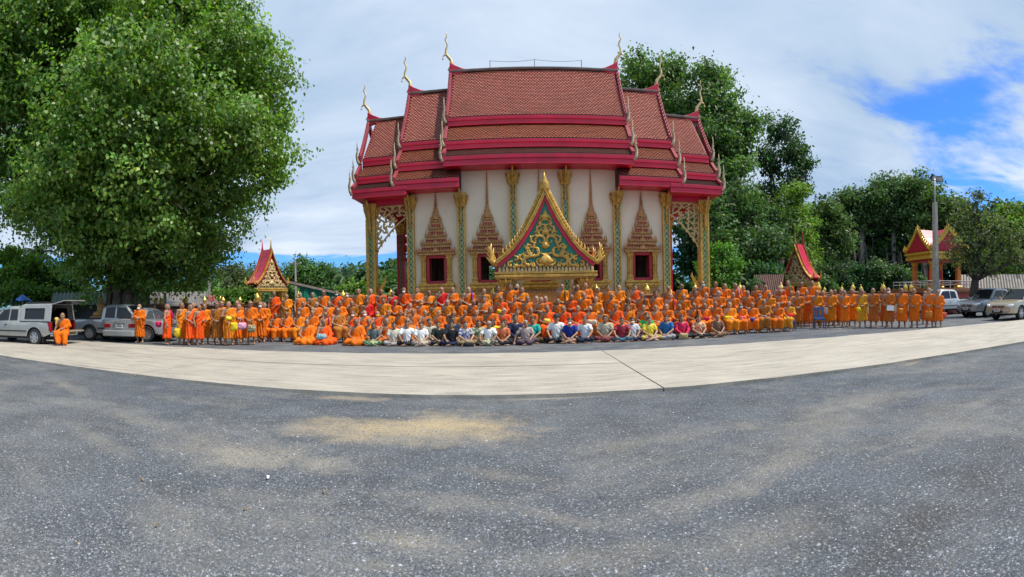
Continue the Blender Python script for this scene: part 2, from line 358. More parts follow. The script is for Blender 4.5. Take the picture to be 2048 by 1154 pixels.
# ================================================================ temple
pm('gold', (.68, .40, .075), .40, .22, var=.22, scale=5, bump=.35, bscale=26, stain=(.26, .12, .03), sfac=.4, sscale=3)
pm('gold_pale', (.74, .55, .25), .5, .15, var=.2, scale=5, stain=(.22, .17, .1), sfac=.5, sscale=4)
pm('gold_dull', (.52, .42, .26), .6, .05, var=.25, scale=5, stain=(.2, .16, .12), sfac=.5, sscale=4)
pm('gold_red', (.60, .32, .11), .5, .15, var=.3, scale=14, bump=.6, bscale=30, stain=(.33, .07, .045), sfac=.55, sscale=16)
pm('crimson', (.62, .008, .052), .42, var=.14, scale=1.2, stain=(.34, .05, .06), sfac=.3, sscale=2.5)
pm('crimson_dull', (.33, .02, .04), .55, var=.25, scale=2, stain=(.14, .06, .05), sfac=.6, sscale=2)
pm('mortar', (.075, .028, .026), .85, var=.3, scale=3)
pm('ridge_cap', (.16, .13, .12), .8, var=.3, scale=2)
pm('cream_wall', (.95, .835, .60), .75, var=.035, scale=.7, stain=(.60, .52, .42), sfac=.16, sscale=.8, bump=.08, bscale=30, sstop=(.52, .7))
pm('green_glass', (.02, .20, .085), .2, var=.3, scale=20, spec=.7)
pm('green_field', (.006, .21, .13), .35, var=.12, scale=6)
pm('inner_dark', (.02, .014, .012), .8, var=0)
pm('red_frame', (.46, .02, .035), .45, var=.12, scale=4)
pm('shutter', (.12, .035, .02), .6, var=.3, scale=8)
pm('base_cream', (.72, .60, .36), .7, var=.12, scale=3, stain=(.42, .22, .1), sfac=.5, sscale=3)
def tile_mat(name, c, c2, gl):
    m = bpy.data.materials.new(name); m.use_nodes = True; t = m.node_tree; t.nodes.clear(); q = NT(t)
    out = q.n('ShaderNodeOutputMaterial'); b = q.n('ShaderNodeBsdfPrincipled'); t.links.new(b.outputs[0], out.inputs[0])
    P = q.n('ShaderNodeTexCoord').outputs['Object']
    at_ = q.n('ShaderNodeVertexColor', layer_name='Col').outputs[0]
    k = q.mix(q.n('ShaderNodeSeparateColor', i_0=at_).outputs[0], c, c2)
    k = q.mix(1.0, k, q.ramp(q.n('ShaderNodeSeparateColor', i_0=at_).outputs[1], [(0, .85), (1, 1.18)]), 'MULTIPLY')
    n = q.noise(P, .9, 7, .65, .5); k = q.mix(q.math('MULTIPLY', q.ramp(n, [(.54, 0.0), (.74, 1.0)]), .5), k, (.12, .06, .055))
    t.links.new(k, b.inputs['Base Color']); b.inputs['Roughness'].default_value = gl; b.inputs['Specular IOR Level'].default_value = .6
    MAT[name] = m
tile_mat('roof_tile', (.51, .140, .100), (.60, .225, .165), .30)
tile_mat('roof_tile_orange', (.48, .125, .060), (.56, .18, .095), .38)

TY = 30.0; WV = -3.5                                   # roof axis, front wall plane (local v)
YW = TY+WV
TX = sum(onY(a, 480, YW).x+onY(b, 480, YW).x for a, b in ((824, 1332), (923, 1232), (1026, 1130), (745, 1408)))/8
BAY = (onY(1332, 480, YW).x-onY(824, 480, YW).x)/5
PC = 2.5*BAY                                           # end pilaster
PCOL = (onY(1408, 480, YW).x-onY(745, 480, YW).x)/2    # porch column
temple = empty('temple_hall', (TX, TY, 0))
tag(temple, 'Thai temple hall with tiered red tiled roof, cream walls and gilded windows', 'temple')
def lz(px, py, v): return onY(px, py, TY+v).z
def hx(pl, pr, py, v): return (onY(pr, py, TY+v).x-onY(pl, py, TY+v).x)/2
V1, V2, V3 = -2.8, -3.9, -4.75                         # lower edge of the three slopes
SEG = []
SEG.append(dict(top=hx(906, 1239, 140, 0), bot=hx(886, 1267, 318, V3), inner=0,
    zr=lz(1072, 139, 0), t=[(V1, lz(1072, 229, V1), lz(1072, 244, V1)), (V2, lz(1072, 276, V2), lz(1072, 291, V2)), (V3, lz(1072, 306, V3), lz(1072, 324, V3))]))
SEG.append(dict(top=hx(822, 1319, 186, 0), bot=hx(789, 1366, 370, V3), inner=1.5*BAY-.02,
    zr=lz(860, 186, 0), t=[(V1, lz(858, 281, V1), lz(858, 295, V1)), (V2, lz(848, 323, V2), lz(848, 337, V2)), (V3, lz(848, 358, V3), lz(848, 375, V3))]))
SEG.append(dict(top=hx(742, 1401, 240, 0), bot=hx(705, 1444, 380, V3), inner=PC-.03,
    zr=lz(772, 241, 0), t=[(V1, lz(765, 314, V1), lz(765, 327, V1)), (V2, lz(756, 351, V2), lz(756, 363, V2)), (V3, lz(748, 376, V3), lz(748, 392, V3))]))
def slope_lines(sg):                                   # (v0,z0)->(v1,z1) of each tiled slope
    L = []; p = (0.0, sg['zr'])
    for v, z, fz in sg['t']:
        L.append((p, (v, z), fz)); p = (v+.22, fz)
    return L
def tiles_np(x0, x1, a, b, sag, rng):
    a, b = np.array(a), np.array(b); L = np.hypot(*(b-a)); tw, tl = .190, .140
    nr, nc = max(2, int(L/tl)), max(2, int((x1-x0)/tw)); tl = L/nr; tw = (x1-x0)/nc
    nrm = np.array([a[1]-b[1], b[0]-a[0]]); nrm = nrm/np.hypot(*nrm)
    if nrm[1] < 0: nrm = -nrm
    rr, cc_ = np.meshgrid(np.arange(nr), np.arange(-1, nc), indexing='ij'); rr, cc_ = rr.ravel(), cc_.ravel()
    xo = x0+(cc_+.5*(rr % 2)+.5)*tw+.0
    ok = (xo > x0-.01) & (xo+tw < x1+.6*tw); rr, xo = rr[ok], xo[ok]; m = len(rr)
    sh = [(.02, -.1, .012), (.98, -.1, .012), (1, .45, .034), (.5, 1.02, .050), (0, .45, .034)]
    V = np.empty((m, 5, 3)); tilt = rng.uniform(-.004, .006, m)
    for j, (cx, sy, lift) in enumerate(sh):
        s = np.clip((rr+sy)/nr, 0, 1.03); p = a[None]+(b-a)[None]*s[:, None]
        p = p-nrm[None]*(sag*4*s*(1-s))[:, None]+nrm[None]*(lift+.012+tilt)[:, None]
        V[:, j, 0] = np.clip(xo+(.09+.82*cx)*tw, x0, x1); V[:, j, 1] = p[:, 0]; V[:, j, 2] = p[:, 1]
    cr = rng.random(m); cg = rng.random(m)
    C = np.repeat(np.stack([cr, cg, cr*0], 1), 5, 0)
    return V.reshape(-1, 3), np.arange(m*5).reshape(-1, 5), C
roof = empty('roof'); roof.parent = temple
def roof_segment(sg, x0, x1, sagu):
    L = slope_lines(sg)
    h = [(0, sg['zr'])]
    for (a, b, fz) in L:
        if a != (0, sg['zr']): h.append(a)
        n = 12 if a[0] == 0 else 1; nl = math.hypot(b[0]-a[0], b[1]-a[1]); nv, nz_ = -(a[1]-b[1])/nl, (a[0]-b[0])/nl
        for k in range(1, n):
            s = k/n; q_ = sagu*.65*4*s*(1-s)+.03; h.append((a[0]+(b[0]-a[0])*s-nv*q_, a[1]+(b[1]-a[1])*s-nz_*q_))
        h += [b, (b[0], fz)]
    ev, ez = h[-1]
    under = [(WV-.05, ez+.02), (WV+.1, ez+.35)]
    left = h+under; right = [(-v, z) for v, z in left[1:]]
    poly = left+right[::-1]
    s = MB(); s.prism(poly, x0, x1, 'yz'); s.build('roof_deck', 'mortar', roof, tri=True)
    for i, (a, b, fz) in enumerate(L):
        Vn, Fn, C = tiles_np(x0+.02, x1-.02, a, b, sagu*.65 if i == 0 else 0, RNG)
        o = link('tiles', npmesh('tiles', Vn, Fn, 'roof_tile' if i == 0 else 'roof_tile_orange', C), roof); o['kind'] = 'stuff'
        for sg_ in (1, -1):
            f = MB(); v = b[0]*sg_
            f.prism([(v-.07*sg_, b[1]-.03), (v-.07*sg_, b[1]-.03-(b[1]-fz)*.42), (v-.02*sg_, b[1]-.03-(b[1]-fz)*.5), (v-.05*sg_, fz-.06), (v+.12*sg_, fz-.06), (v+.12*sg_, b[1]-.05)], x0-.015, x1+.015, 'yz')
            f.build('fascia', 'crimson', roof, bevel=.008)
    for s_ in (1, -1):                                  # red soffit boards
        f = MB(); f.box(((x0+x1)/2, (V3+.12+WV-.02)/2*s_, ez-.02), (x1-x0-.02, abs(V3+.12-WV)-.06, .05)); f.build('soffit', 'crimson', roof)
c0, c1, c2 = SEG
roof_segment(c0, -c0['bot'], c0['bot'], .20)
for s_ in (-1, 1):
    for sg in (c1, c2):
        xa, xb = sorted((s_*sg['inner'], s_*sg['bot'])); roof_segment(sg, xa, xb, .17)
rc = MB(); rc.box((0, 0, c0['zr']+.05), (2*c0['top'], .34, .16)); rc.build('ridge_cap', 'ridge_cap', roof, bevel=.04)
for s_ in (-1, 1):
    for sg, inn in ((c1, c0['bot']), (c2, c1['bot'])):
        rc = MB(); rc.box((s_*(inn+sg['top'])/2, 0, sg['zr']+.05), (sg['top']-inn-.02, .34, .16)); rc.build('ridge_cap', 'ridge_cap', roof, bevel=.04)
def finial_path(scale, base, out):
    P_ = [(0, 0), (-.16, .35), (-.10, .66), (.10, .90), (.21, 1.08), (.20, 1.32), (.10, 1.56), (.14, 1.76), (.24, 1.92), (.17, 2.08), (.12, 2.18), (.19, 2.30), (.17, 2.44)]
    return [(base[0]+out*x*scale, base[1], base[2]+z*scale) for x, z in P_]
RAD = [.14, .12, .10, .088, .078, .066, .056, .05, .044, .038, .032, .024, .008]
for s_ in (-1, 1):
    for sg in SEG:
        xt, xb_ = sg['top'], sg['bot']
        gs = empty('gable_trim'); gs.parent = roof
        b = MB(); L = slope_lines(sg)
        for (a, bb, fz) in L:
            for fr in (1, -1):
                x_top = xt-(xt-xb_)*(a[0]/V3); x_bot = xt-(xt-xb_)*(bb[0]/V3)
                n = 5 if a[0] == 0 else 2; pts = []
                for k in range(n+1):
                    u = k/n; sg_k = (.2*.65*4*u*(1-u) if a[0] == 0 else 0)
                    pts.append((s_*(x_top+(x_bot-x_top)*u), (a[0]+(bb[0]-a[0])*u)*fr, a[1]+(bb[1]-a[1])*u-sg_k))
                for p, q_ in zip(pts[:-1], pts[1:]):
                    w_ = s_*.09
                    b.add([(p[0]-w_, p[1], p[2]+.20), (p[0]+w_, p[1], p[2]+.20), (p[0]+w_, p[1], p[2]-.3), (p[0]-w_, p[1], p[2]-.3),
                           (q_[0]-w_, q_[1], q_[2]+.20), (q_[0]+w_, q_[1], q_[2]+.20), (q_[0]+w_, q_[1], q_[2]-.3), (q_[0]-w_, q_[1], q_[2]-.3)],
                          [(0, 1, 5, 4), (1, 2, 6, 5), (2, 3, 7, 6), (3, 0, 4, 7), (0, 3, 2, 1), (4, 5, 6, 7)])
        b.build('bargeboard', 'crimson_dull', gs, bevel=.015)
        tm = MB(); a, bb, fz = L[0]                      # flame teeth along the upper verge, front and back
        for fr in (1, -1):
            for k in range(14):
                u = (k+.7)/14.4; x = s_*(xt-(xt-xb_)*((bb[0]*u)/V3)); v = bb[0]*u*fr; z = a[1]+(bb[1]-a[1])*u-.52*u*(1-u)
                tm.tube([(x, v, z+.12), (x, v-.05*fr, z+.26), (x, v+.02*fr, z+.42)], [.075, .055, .006], 5)
        tm.build('verge_teeth', 'crimson_dull', gs, smooth=True)
        fb = MB(); z = sg['zr']
        fb.prism([(s_*(xt+.02), z+.62), (s_*(xt+.06), z-.25), (s_*(xt-1.35), z+.06), (s_*(xt-.75), z+.20), (s_*(xt-.3), z+.42)], -.13, .13); fb.build('ridge_fin', 'crimson', gs, bevel=.03)
        ch = MB(); ch.tube(finial_path(1.0, (s_*(xt+.05), 0, z+.15), s_), RAD, 8, sq=.8, up=(0, 1, 0)); cho = ch.build('ridge_finial', 'gold_pale', gs, smooth=True)
        bk = MB(); bk.tube([(s_*(xt+.22), 0, z+1.2), (s_*(xt+.42), 0, z+1.1), (s_*(xt+.46), 0, z+1.0)], [.07, .035, .008], 6); bk.lathe([(.0, .0), (.04, -.02), (.045, -.1), (.0, -.12)], (s_*(xt+.46), 0, z+.98), 8)
        bk.build('beak', 'gold_pale', cho, smooth=True)
        for (a, bb, fz) in L:
            for fr in (1, -1):
                u = (bb[0]/V3); x = s_*(xt-(xt-xb_)*u+.02); v = bb[0]*fr; z = bb[1]
                hh = MB(); hh.tube([(x, v-.05*fr, z-.28), (x+s_*.12, v+.04*fr, z-.05), (x+s_*.16, v+.02*fr, z+.25), (x+s_*.08, v-.01*fr, z+.55), (x+s_*.12, v, z+.85), (x+s_*.1, v, z+1.18)],
                                   [.09, .095, .075, .055, .034, .008], 7, sq=.7, up=(0, 1, 0))
                for k in range(3): hh.tube([(x+s_*.1, v, z+.1+.22*k), (x+s_*.21, v, z+.22+.22*k)], [.04, .006], 5)
                hh.build('corner_finial', 'gold_dull', gs, smooth=True)
        # gable infill wall
        gw = MB(); hw = [(-sg['t'][0][0], sg['t'][0][1]-.1), (0, sg['zr']-.15), (sg['t'][0][0], sg['t'][0][1]-.1), (sg['t'][0][0], sg['t'][2][2]+.3), (-sg['t'][0][0], sg['t'][2][2]+.3)]
        gw.prism(hw, s_*(xb_-.02), s_*(xb_+.03), 'yz'); gw.build('gable_panel', 'crimson_dull', gs)
# lightning wire along the ridge
lw = MB()
for k, px in enumerate((980, 1069, 1163)):
    x = onY(px, 130, TY).x-TX; lw.tube([(x, 0, c0['zr']), (x, 0, c0['zr']+.62)], .022, 6)
xs_ = [onY(px, 130, TY).x-TX for px in (980, 1069, 1163)]
for i in (0, 1):
    lw.tube([(xs_[i]+(xs_[i+1]-xs_[i])*k/8, 0, c0['zr']+.6-.10*math.sin(pi*k/8)) for k in range(9)], .012, 4)
lw.build('lightning_conductor', 'ridge_cap', roof)

# ---- platform and walls
ZF = 1.25                                              # floor level
pl_ = MB()
for z0, z1, eu, ev_ in ((0, .22, PCOL+1.15, 5.1), (.22, .42, PCOL+1.0, 4.95), (.42, .9, PCOL+.85, 4.8), (.9, 1.05, PCOL+.95, 4.9), (1.05, ZF, PCOL+.75, 4.7)):
    pl_.bx(-eu, eu, -ev_, ev_, z0, z1)
pl_.build('platform', 'base_cream', temple, bevel=.03)
pg = MB()
for k in range(64):
    x = -PCOL-.8+(2*PCOL+1.6)*k/63; pg.tube([(x, -4.93, .86), (x, -5.0, .95), (x, -4.93, 1.03)], [.11, .13, .04], 6, sq=.4)
o = pg.build('lotus_band', 'gold_red', temple, smooth=True)
wins = [-2*BAY, -BAY, 0, BAY, 2*BAY]
WH = .42; WZ0, WZ1 = lz(875, 563, WV), lz(875, 516, WV)
ztop_c, ztop_m = c0['t'][2][2]+.05, c1['t'][2][2]+.05
def wall_side(v0, v1):
    s = MB()
    for i, u in enumerate(wins):
        top = ztop_c if abs(i-2) < 2 else ztop_m
        s.bx(u-BAY/2, u+BAY/2, v0, v1, ZF, WZ0); s.bx(u-BAY/2, u+BAY/2, v0, v1, WZ1, top)
        s.bx(u-BAY/2, u-WH, v0, v1, WZ0, WZ1); s.bx(u+WH, u+BAY/2, v0, v1, WZ0, WZ1)
    return s.build('wall', 'cream_wall', temple)
wall_side(WV, WV+.35); wall_side(-WV-.35, -WV)
for s_ in (-1, 1):                                     # end walls with a door opening
    s = MB(); x0, x1 = sorted((s_*(PC-.35), s_*PC))
    s.bx(x0, x1, WV+.352, -.9, ZF, ztop_m); s.bx(x0, x1, .9, -WV-.352, ZF, ztop_m); s.bx(x0, x1, -.9, .9, ZF+2.9, ztop_m); s.build('wall', 'cream_wall', temple)
    dr = MB(); dr.bx(s_*PC-.1, s_*PC+.06, -.9, -.02, ZF+.01, ZF+2.9); dr.bx(s_*PC-.1, s_*PC+.06, .02, .9, ZF+.01, ZF+2.9); dr.build('door', 'shutter', temple)
    dg = MB()
    for y_ in (-1.05, 1.05): dg.box((s_*(PC+.1), y_, ZF+1.5), (.3, .32, 3.0))
    for k, (w_, h_) in enumerate(((1.5, .3), (1.15, .5), (.8, .5), (.5, .5), (.28, .5))): dg.box((s_*(PC+.1), 0, ZF+3.1+.45*k), (.34, 2*w_*.9, h_), top=(.8, .75))
    dg.build('door_surround', 'gold_red', temple)
fl = MB(); fl.bx(-PC+.36, PC-.36, WV+.36, -WV-.36, ZF-.02, ZF+.01); fl.build('inner_floor', 'shutter', temple)
ce = MB(); ce.bx(-PC+.36, PC-.36, WV+.36, -WV-.36, ztop_m-.15, ztop_m-.02); ce.build('inner_ceiling', 'crimson_dull', temple)

def lotus_cap(mb, u, v, z0, hw, h):                    # flaring petals in three rows
    mb.sq([(hw*.95, 0), (hw*1.05, h*.1), (hw*.95, h*.2), (hw*1.1, h*.55), (hw*1.42, h)], (u, v, z0))
    for k in range(3):
        for a in range(8):
            an = a*pi/4+(k % 2)*pi/8; r = hw*(1.02+.18*k); zz = z0+h*(.18+.26*k)
            mb.tube([(u+r*math.cos(an), v+r*math.sin(an), zz), (u+(r+.05)*math.cos(an), v+(r+.05)*math.sin(an), zz+h*.2), (u+(r+.1)*math.cos(an), v+(r+.1)*math.sin(an), zz+h*.42)], [hw*.3, hw*.26, .012], 5)
def lozenges(mb, u, vf, z0, z1, w):                    # mosaic strip on the face y = vf
    n = int((z1-z0)/.30); st = (z1-z0)/n
    for k in range(n):
        zc_ = z0+st*(k+.5)
        mb.add([(u, vf, zc_-st*.42), (u+w*.42, vf, zc_), (u, vf, zc_+st*.42), (u-w*.42, vf, zc_), (u, vf-.012, zc_)], [(0, 1, 4), (1, 2, 4), (2, 3, 4), (3, 0, 4)])
        for s1 in (-1, 1):
            mb.add([(u+s1*w*.5, vf, zc_+st*.12), (u+s1*w*.5, vf, zc_+st*.88), (u+s1*w*.12, vf, zc_+st*.5), (u+s1*w*.4, vf-.008, zc_+st*.5)], [(0, 1, 3), (1, 2, 3), (2, 0, 3)])
def pilaster(u, ztop, fr):
    e = empty('pilaster'); e.parent = temple
    v = WV*fr*1.0; f = -fr                             # fr=1 front (v=WV), -1 back
    vf = lambda d: WV-d if fr == 1 else -WV+d
    hw = .205; s = MB(); a, b = sorted((vf(0), vf(.22)))
    s.bx(u-hw, u+hw, a, b, ZF+.5, ztop-.05)
    a, b = sorted((vf(.22), vf(.27)))
    for x in (-.165, .165): s.bx(u+x-.04, u+x+.04, a, b, ZF+.6, ztop-.9)
    s.build('shaft', 'gold', e)
    if fr == 1:
        i = MB(); i.bx(u-.118, u+.118, vf(.232), vf(.22), ZF+.6, ztop-.9); sp = i.build('mosaic_strip', 'gold_pale', e)
        i = MB(); lozenges(i, u, vf(.236), ZF+.65, ztop-.95, .22); li = i.build('mosaic', 'green_glass', sp); li['kind'] = 'stuff'
    c = MB(); lotus_cap(c, u, vf(.12), ztop-.85, .215, .62); c.sq([(.33, 0), (.33, .12)], (u, vf(.12), ztop-.23)); c.build('capital', 'gold', e, smooth=False)
    bs = MB(); bs.sq([(.34, 0), (.34, .16), (.28, .2), (.3, .3), (.23, .42), (.26, .5)], (u, vf(.12), ZF)); bs.build('pedestal', 'gold_red', e)
    br = MB(); d = -1 if fr == 1 else 1                # naga bracket reaching for the eave
    br.tube([(u, vf(.24), ztop-1.9), (u, vf(.34), ztop-1.55), (u, vf(.30), ztop-1.15), (u, vf(.46), ztop-.8), (u, vf(.56), ztop-.45), (u, vf(.86), ztop-.12), (u, vf(1.0), ztop-.02)], [.015, .07, .075, .07, .075, .06, .05], 7, sq=.8, up=(1, 0, 0))
    for k in range(4): br.tube([(u, vf(.34+.1*k), ztop-1.4+.32*k), (u, vf(.52+.1*k), ztop-1.42+.34*k)], [.05, .006], 5)
    br.build('bracket', 'gold', e, smooth=True)
for fr in (1, -1):
    for k in (-2.5, -1.5, -.5, .5, 1.5, 2.5):
        pilaster(k*BAY, (c0 if abs(k) < 1 else c1)['t'][2][2]-.08, fr)

def make_window(fr):
    e = empty('window'); e.parent = temple; y = lambda d: -d         # local: face plane y=0, outward -y
    f = MB()
    for x0, x1, z0, z1 in ((-WH-.14, -WH+.02, WZ0-.14, WZ1+.14), (WH-.02, WH+.14, WZ0-.14, WZ1+.14), (-WH+.02, WH-.02, WZ1-.02, WZ1+.14), (-WH+.02, WH-.02, WZ0-.14, WZ0+.02)):
        f.bx(x0, x1, -.13, .30, z0, z1)
    f.build('frame', 'red_frame', e, bevel=.012)
    for s1 in (-1, 1):
        p = MB(); x = s1*(WH+.285)
        p.bx(x-.125, x+.125, -.24, -.003, WZ0-.14, WZ1+.12); p.bx(x-.03, x+.03, -.28, -.24, WZ0, WZ1)
        p.sq([(.17, 0), (.17, .06), (.13, .12), (.16, .2), (.13, .24)], (x, -.15, WZ0-.14)); p.sq([(.13, 0), (.16, .08), (.14, .12), (.19, .24)], (x, -.15, WZ1-.12))
        for k in range(5):
            for s2 in (-1, 1): p.tube([(x+s2*.06, -.25, WZ0+.2+.2*k), (x+s2*.1, -.29, WZ0+.3+.2*k), (x+s2*.04, -.26, WZ0+.38+.2*k)], [.012, .04, .008], 5)
        p.build('jamb', 'gold', e)
    s = MB(); z = WZ0-.14
    for w_, h_, dpt in ((1.0, .10, .42), (.94, .07, .36), (.98, .12, .40), (.86, .10, .30)):
        s.bx(-w_, w_, -dpt, -.004, z-h_, z); z -= h_
    s.build('sill', 'gold', e, bevel=.015)
    pd = MB(); zb = z
    for w_, h_, dpt in ((.80, .10, .26), (.9, .12, .36), (1.0, .14, .44)):
        pd.bx(-w_, w_, -dpt, -.006, zb-h_, zb); zb -= h_
    for k in range(13): pd.tube([(-.9+.15*k, -.38, zb+.02), (-.9+.15*k, -.46, zb+.14), (-.9+.15*k, -.36, zb+.26)], [.05, .075, .02], 5, sq=.5)
    pd.bx(-.95, .95, -.4, -.008, max(ZF, zb-.4), zb-.002)
    pd.build('sill_base', 'gold_red', e)
    # tapering pediment: stepped cornices with flame points
    m1 = MB(); m2 = MB(); m3 = MB(); z = WZ1+.14
    tiers = ((1.00, .30, .34), (.80, .0, .08), (.74, .34, .30), (.56, .0, .06), (.50, .32, .24), (.38, .0, .05), (.335, .30, .2), (.25, .0, .04), (.22, .28, .17))
    for w_, h_, dpt in tiers:
        if h_ == 0: m3.bx(-w_, w_, -.16, -.003, z, z+.10); z += .10; continue
        m1.bx(-w_, w_, -dpt, -.004, z, z+h_*.34); m1.bx(-w_*.94, w_*.94, -dpt*.86, -.004, z+h_*.34, z+h_*.6); m1.bx(-w_*1.02, w_*1.02, -dpt*1.03, -.004, z+h_*.6, z+h_*.78)
        n = max(3, int(w_*2/.13))
        for k in range(n):
            x = -w_+2*w_*(k+.5)/n; tall = .17 if k in (0, n-1) else .11
            m2.tube([(x, -dpt*.92, z+h_*.78), (x+.012, -dpt*1.02, z+h_*.78+tall*.45), (x, -dpt*.95, z+h_*.78+tall*1.3)], [.055, .045, .005], 5, sq=.6)
            m2.tube([(x, -dpt*.9, z+h_*.3), (x, -dpt*1.05, z+h_*.42), (x, -dpt*.9, z+h_*.58)], [.02, .045, .01], 5)
        for s1 in (-1, 1): m2.tube([(s1*w_, -dpt*.8, z+h_*.3), (s1*(w_+.07), -dpt*.85, z+h_*.6), (s1*(w_+.02), -dpt*.8, z+h_+.26)], [.05, .055, .005], 5)
        m2.prism([(-w_*.26, z+h_*.5), (w_*.26, z+h_*.5), (w_*.08, z+h_*1.0), (0, z+h_*1.5), (-w_*.08, z+h_*1.0)], -dpt*1.12, -dpt*.9)
        z += h_
    m1.build('cornice', 'gold_red', e); m2.build('flame_points', 'gold_red', e); m3.build('recess_band', 'red_frame', e)
    sp = MB(); zt = ztop_m-.12 if fr[1] else ztop_c-.12
    sp.lathe([(.2, 0), (.23, .1), (.16, .3), (.18, .36), (.10, .5), (.12, .56), (.06, .7)], (0, -.12, z), 10, 1, .6)
    n = 22; zz = z+.7
    prof = []
    for k in range(n):
        r = .056*(1-k/n)+.016; zk = zz+(zt-zz)*k/n; prof += [(r, zk), (r*1.35, zk+(zt-zz)/n*.3), (r*.9, zk+(zt-zz)/n*.6)]
    prof.append((.012, zt)); sp.lathe(prof, (0, -.09, 0), 7); sp.build('spire', 'gold_red', e, smooth=False)
    for s1 in (-1, 1):                                 # shutters folded inwards
        sh = MB(); sh.bx(s1*(WH-.03)-.025, s1*(WH-.03)+.025, .36, .36+.40, WZ0+.01, WZ1-.01)
        for k in range(2): sh.bx(s1*(WH-.03)-.035, s1*(WH-.03)+.035, .42, .70, WZ0+.1+.6*k, WZ0+.55+.6*k)
        sh.build('shutter', 'shutter', e)
    return e
for rot, vv in ((0, WV), (pi, -WV)):
    w1 = make_window((1, False)); w2 = make_window((1, True))
    for i, u in enumerate(wins):
        src = w2 if i in (0, 4) else w1
        o = src if i in (0, 1) else copy_tree(src, temple)
        o.location = (u, vv, 0); o.rotation_euler = (0, 0, rot)

# ---- porches
def scrolls(mb, inside, x0, x1, z0, z1, y, step, rad, rng, sq=.6):
    k = 0; z = z0+step*.4
    while z < z1:
        x = x0+step*(.35 if k % 2 else .7)
        while x < x1:
            if inside(x, z):
                sg_ = 1 if ((x > (x0+x1)/2) ^ (k % 2 == 0)) else -1; a0 = rng.uniform(-.5, .5)+pi/2; R0 = step*.52*rng.uniform(.85, 1.1); n = 9
                pts = [(x+R0*(1-.82*t/n)*math.cos(a0+sg_*t/n*5.2), y, z+R0*(1-.82*t/n)*math.sin(a0+sg_*t/n*5.2)) for t in range(n+1)]
                mb.tube(pts, [rad*(1-.55*t/n) for t in range(n+1)], 5, sq=sq, up=(0, 1, 0))
                a1 = a0+pi*.55*sg_
                mb.tube([(x+R0*.9*math.cos(a1), y, z+R0*.9*math.sin(a1)), (x+R0*1.25*math.cos(a1+.3), y, z+R0*1.25*math.sin(a1+.3)), (x+R0*1.5*math.cos(a1-.1), y, z+R0*1.5*math.sin(a1-.1))], [rad, rad*.9, rad*.1], 5, sq=sq, up=(0, 1, 0))
            x += step
        z += step*.86; k += 1
ZE = c2['t'][2][2]-.06
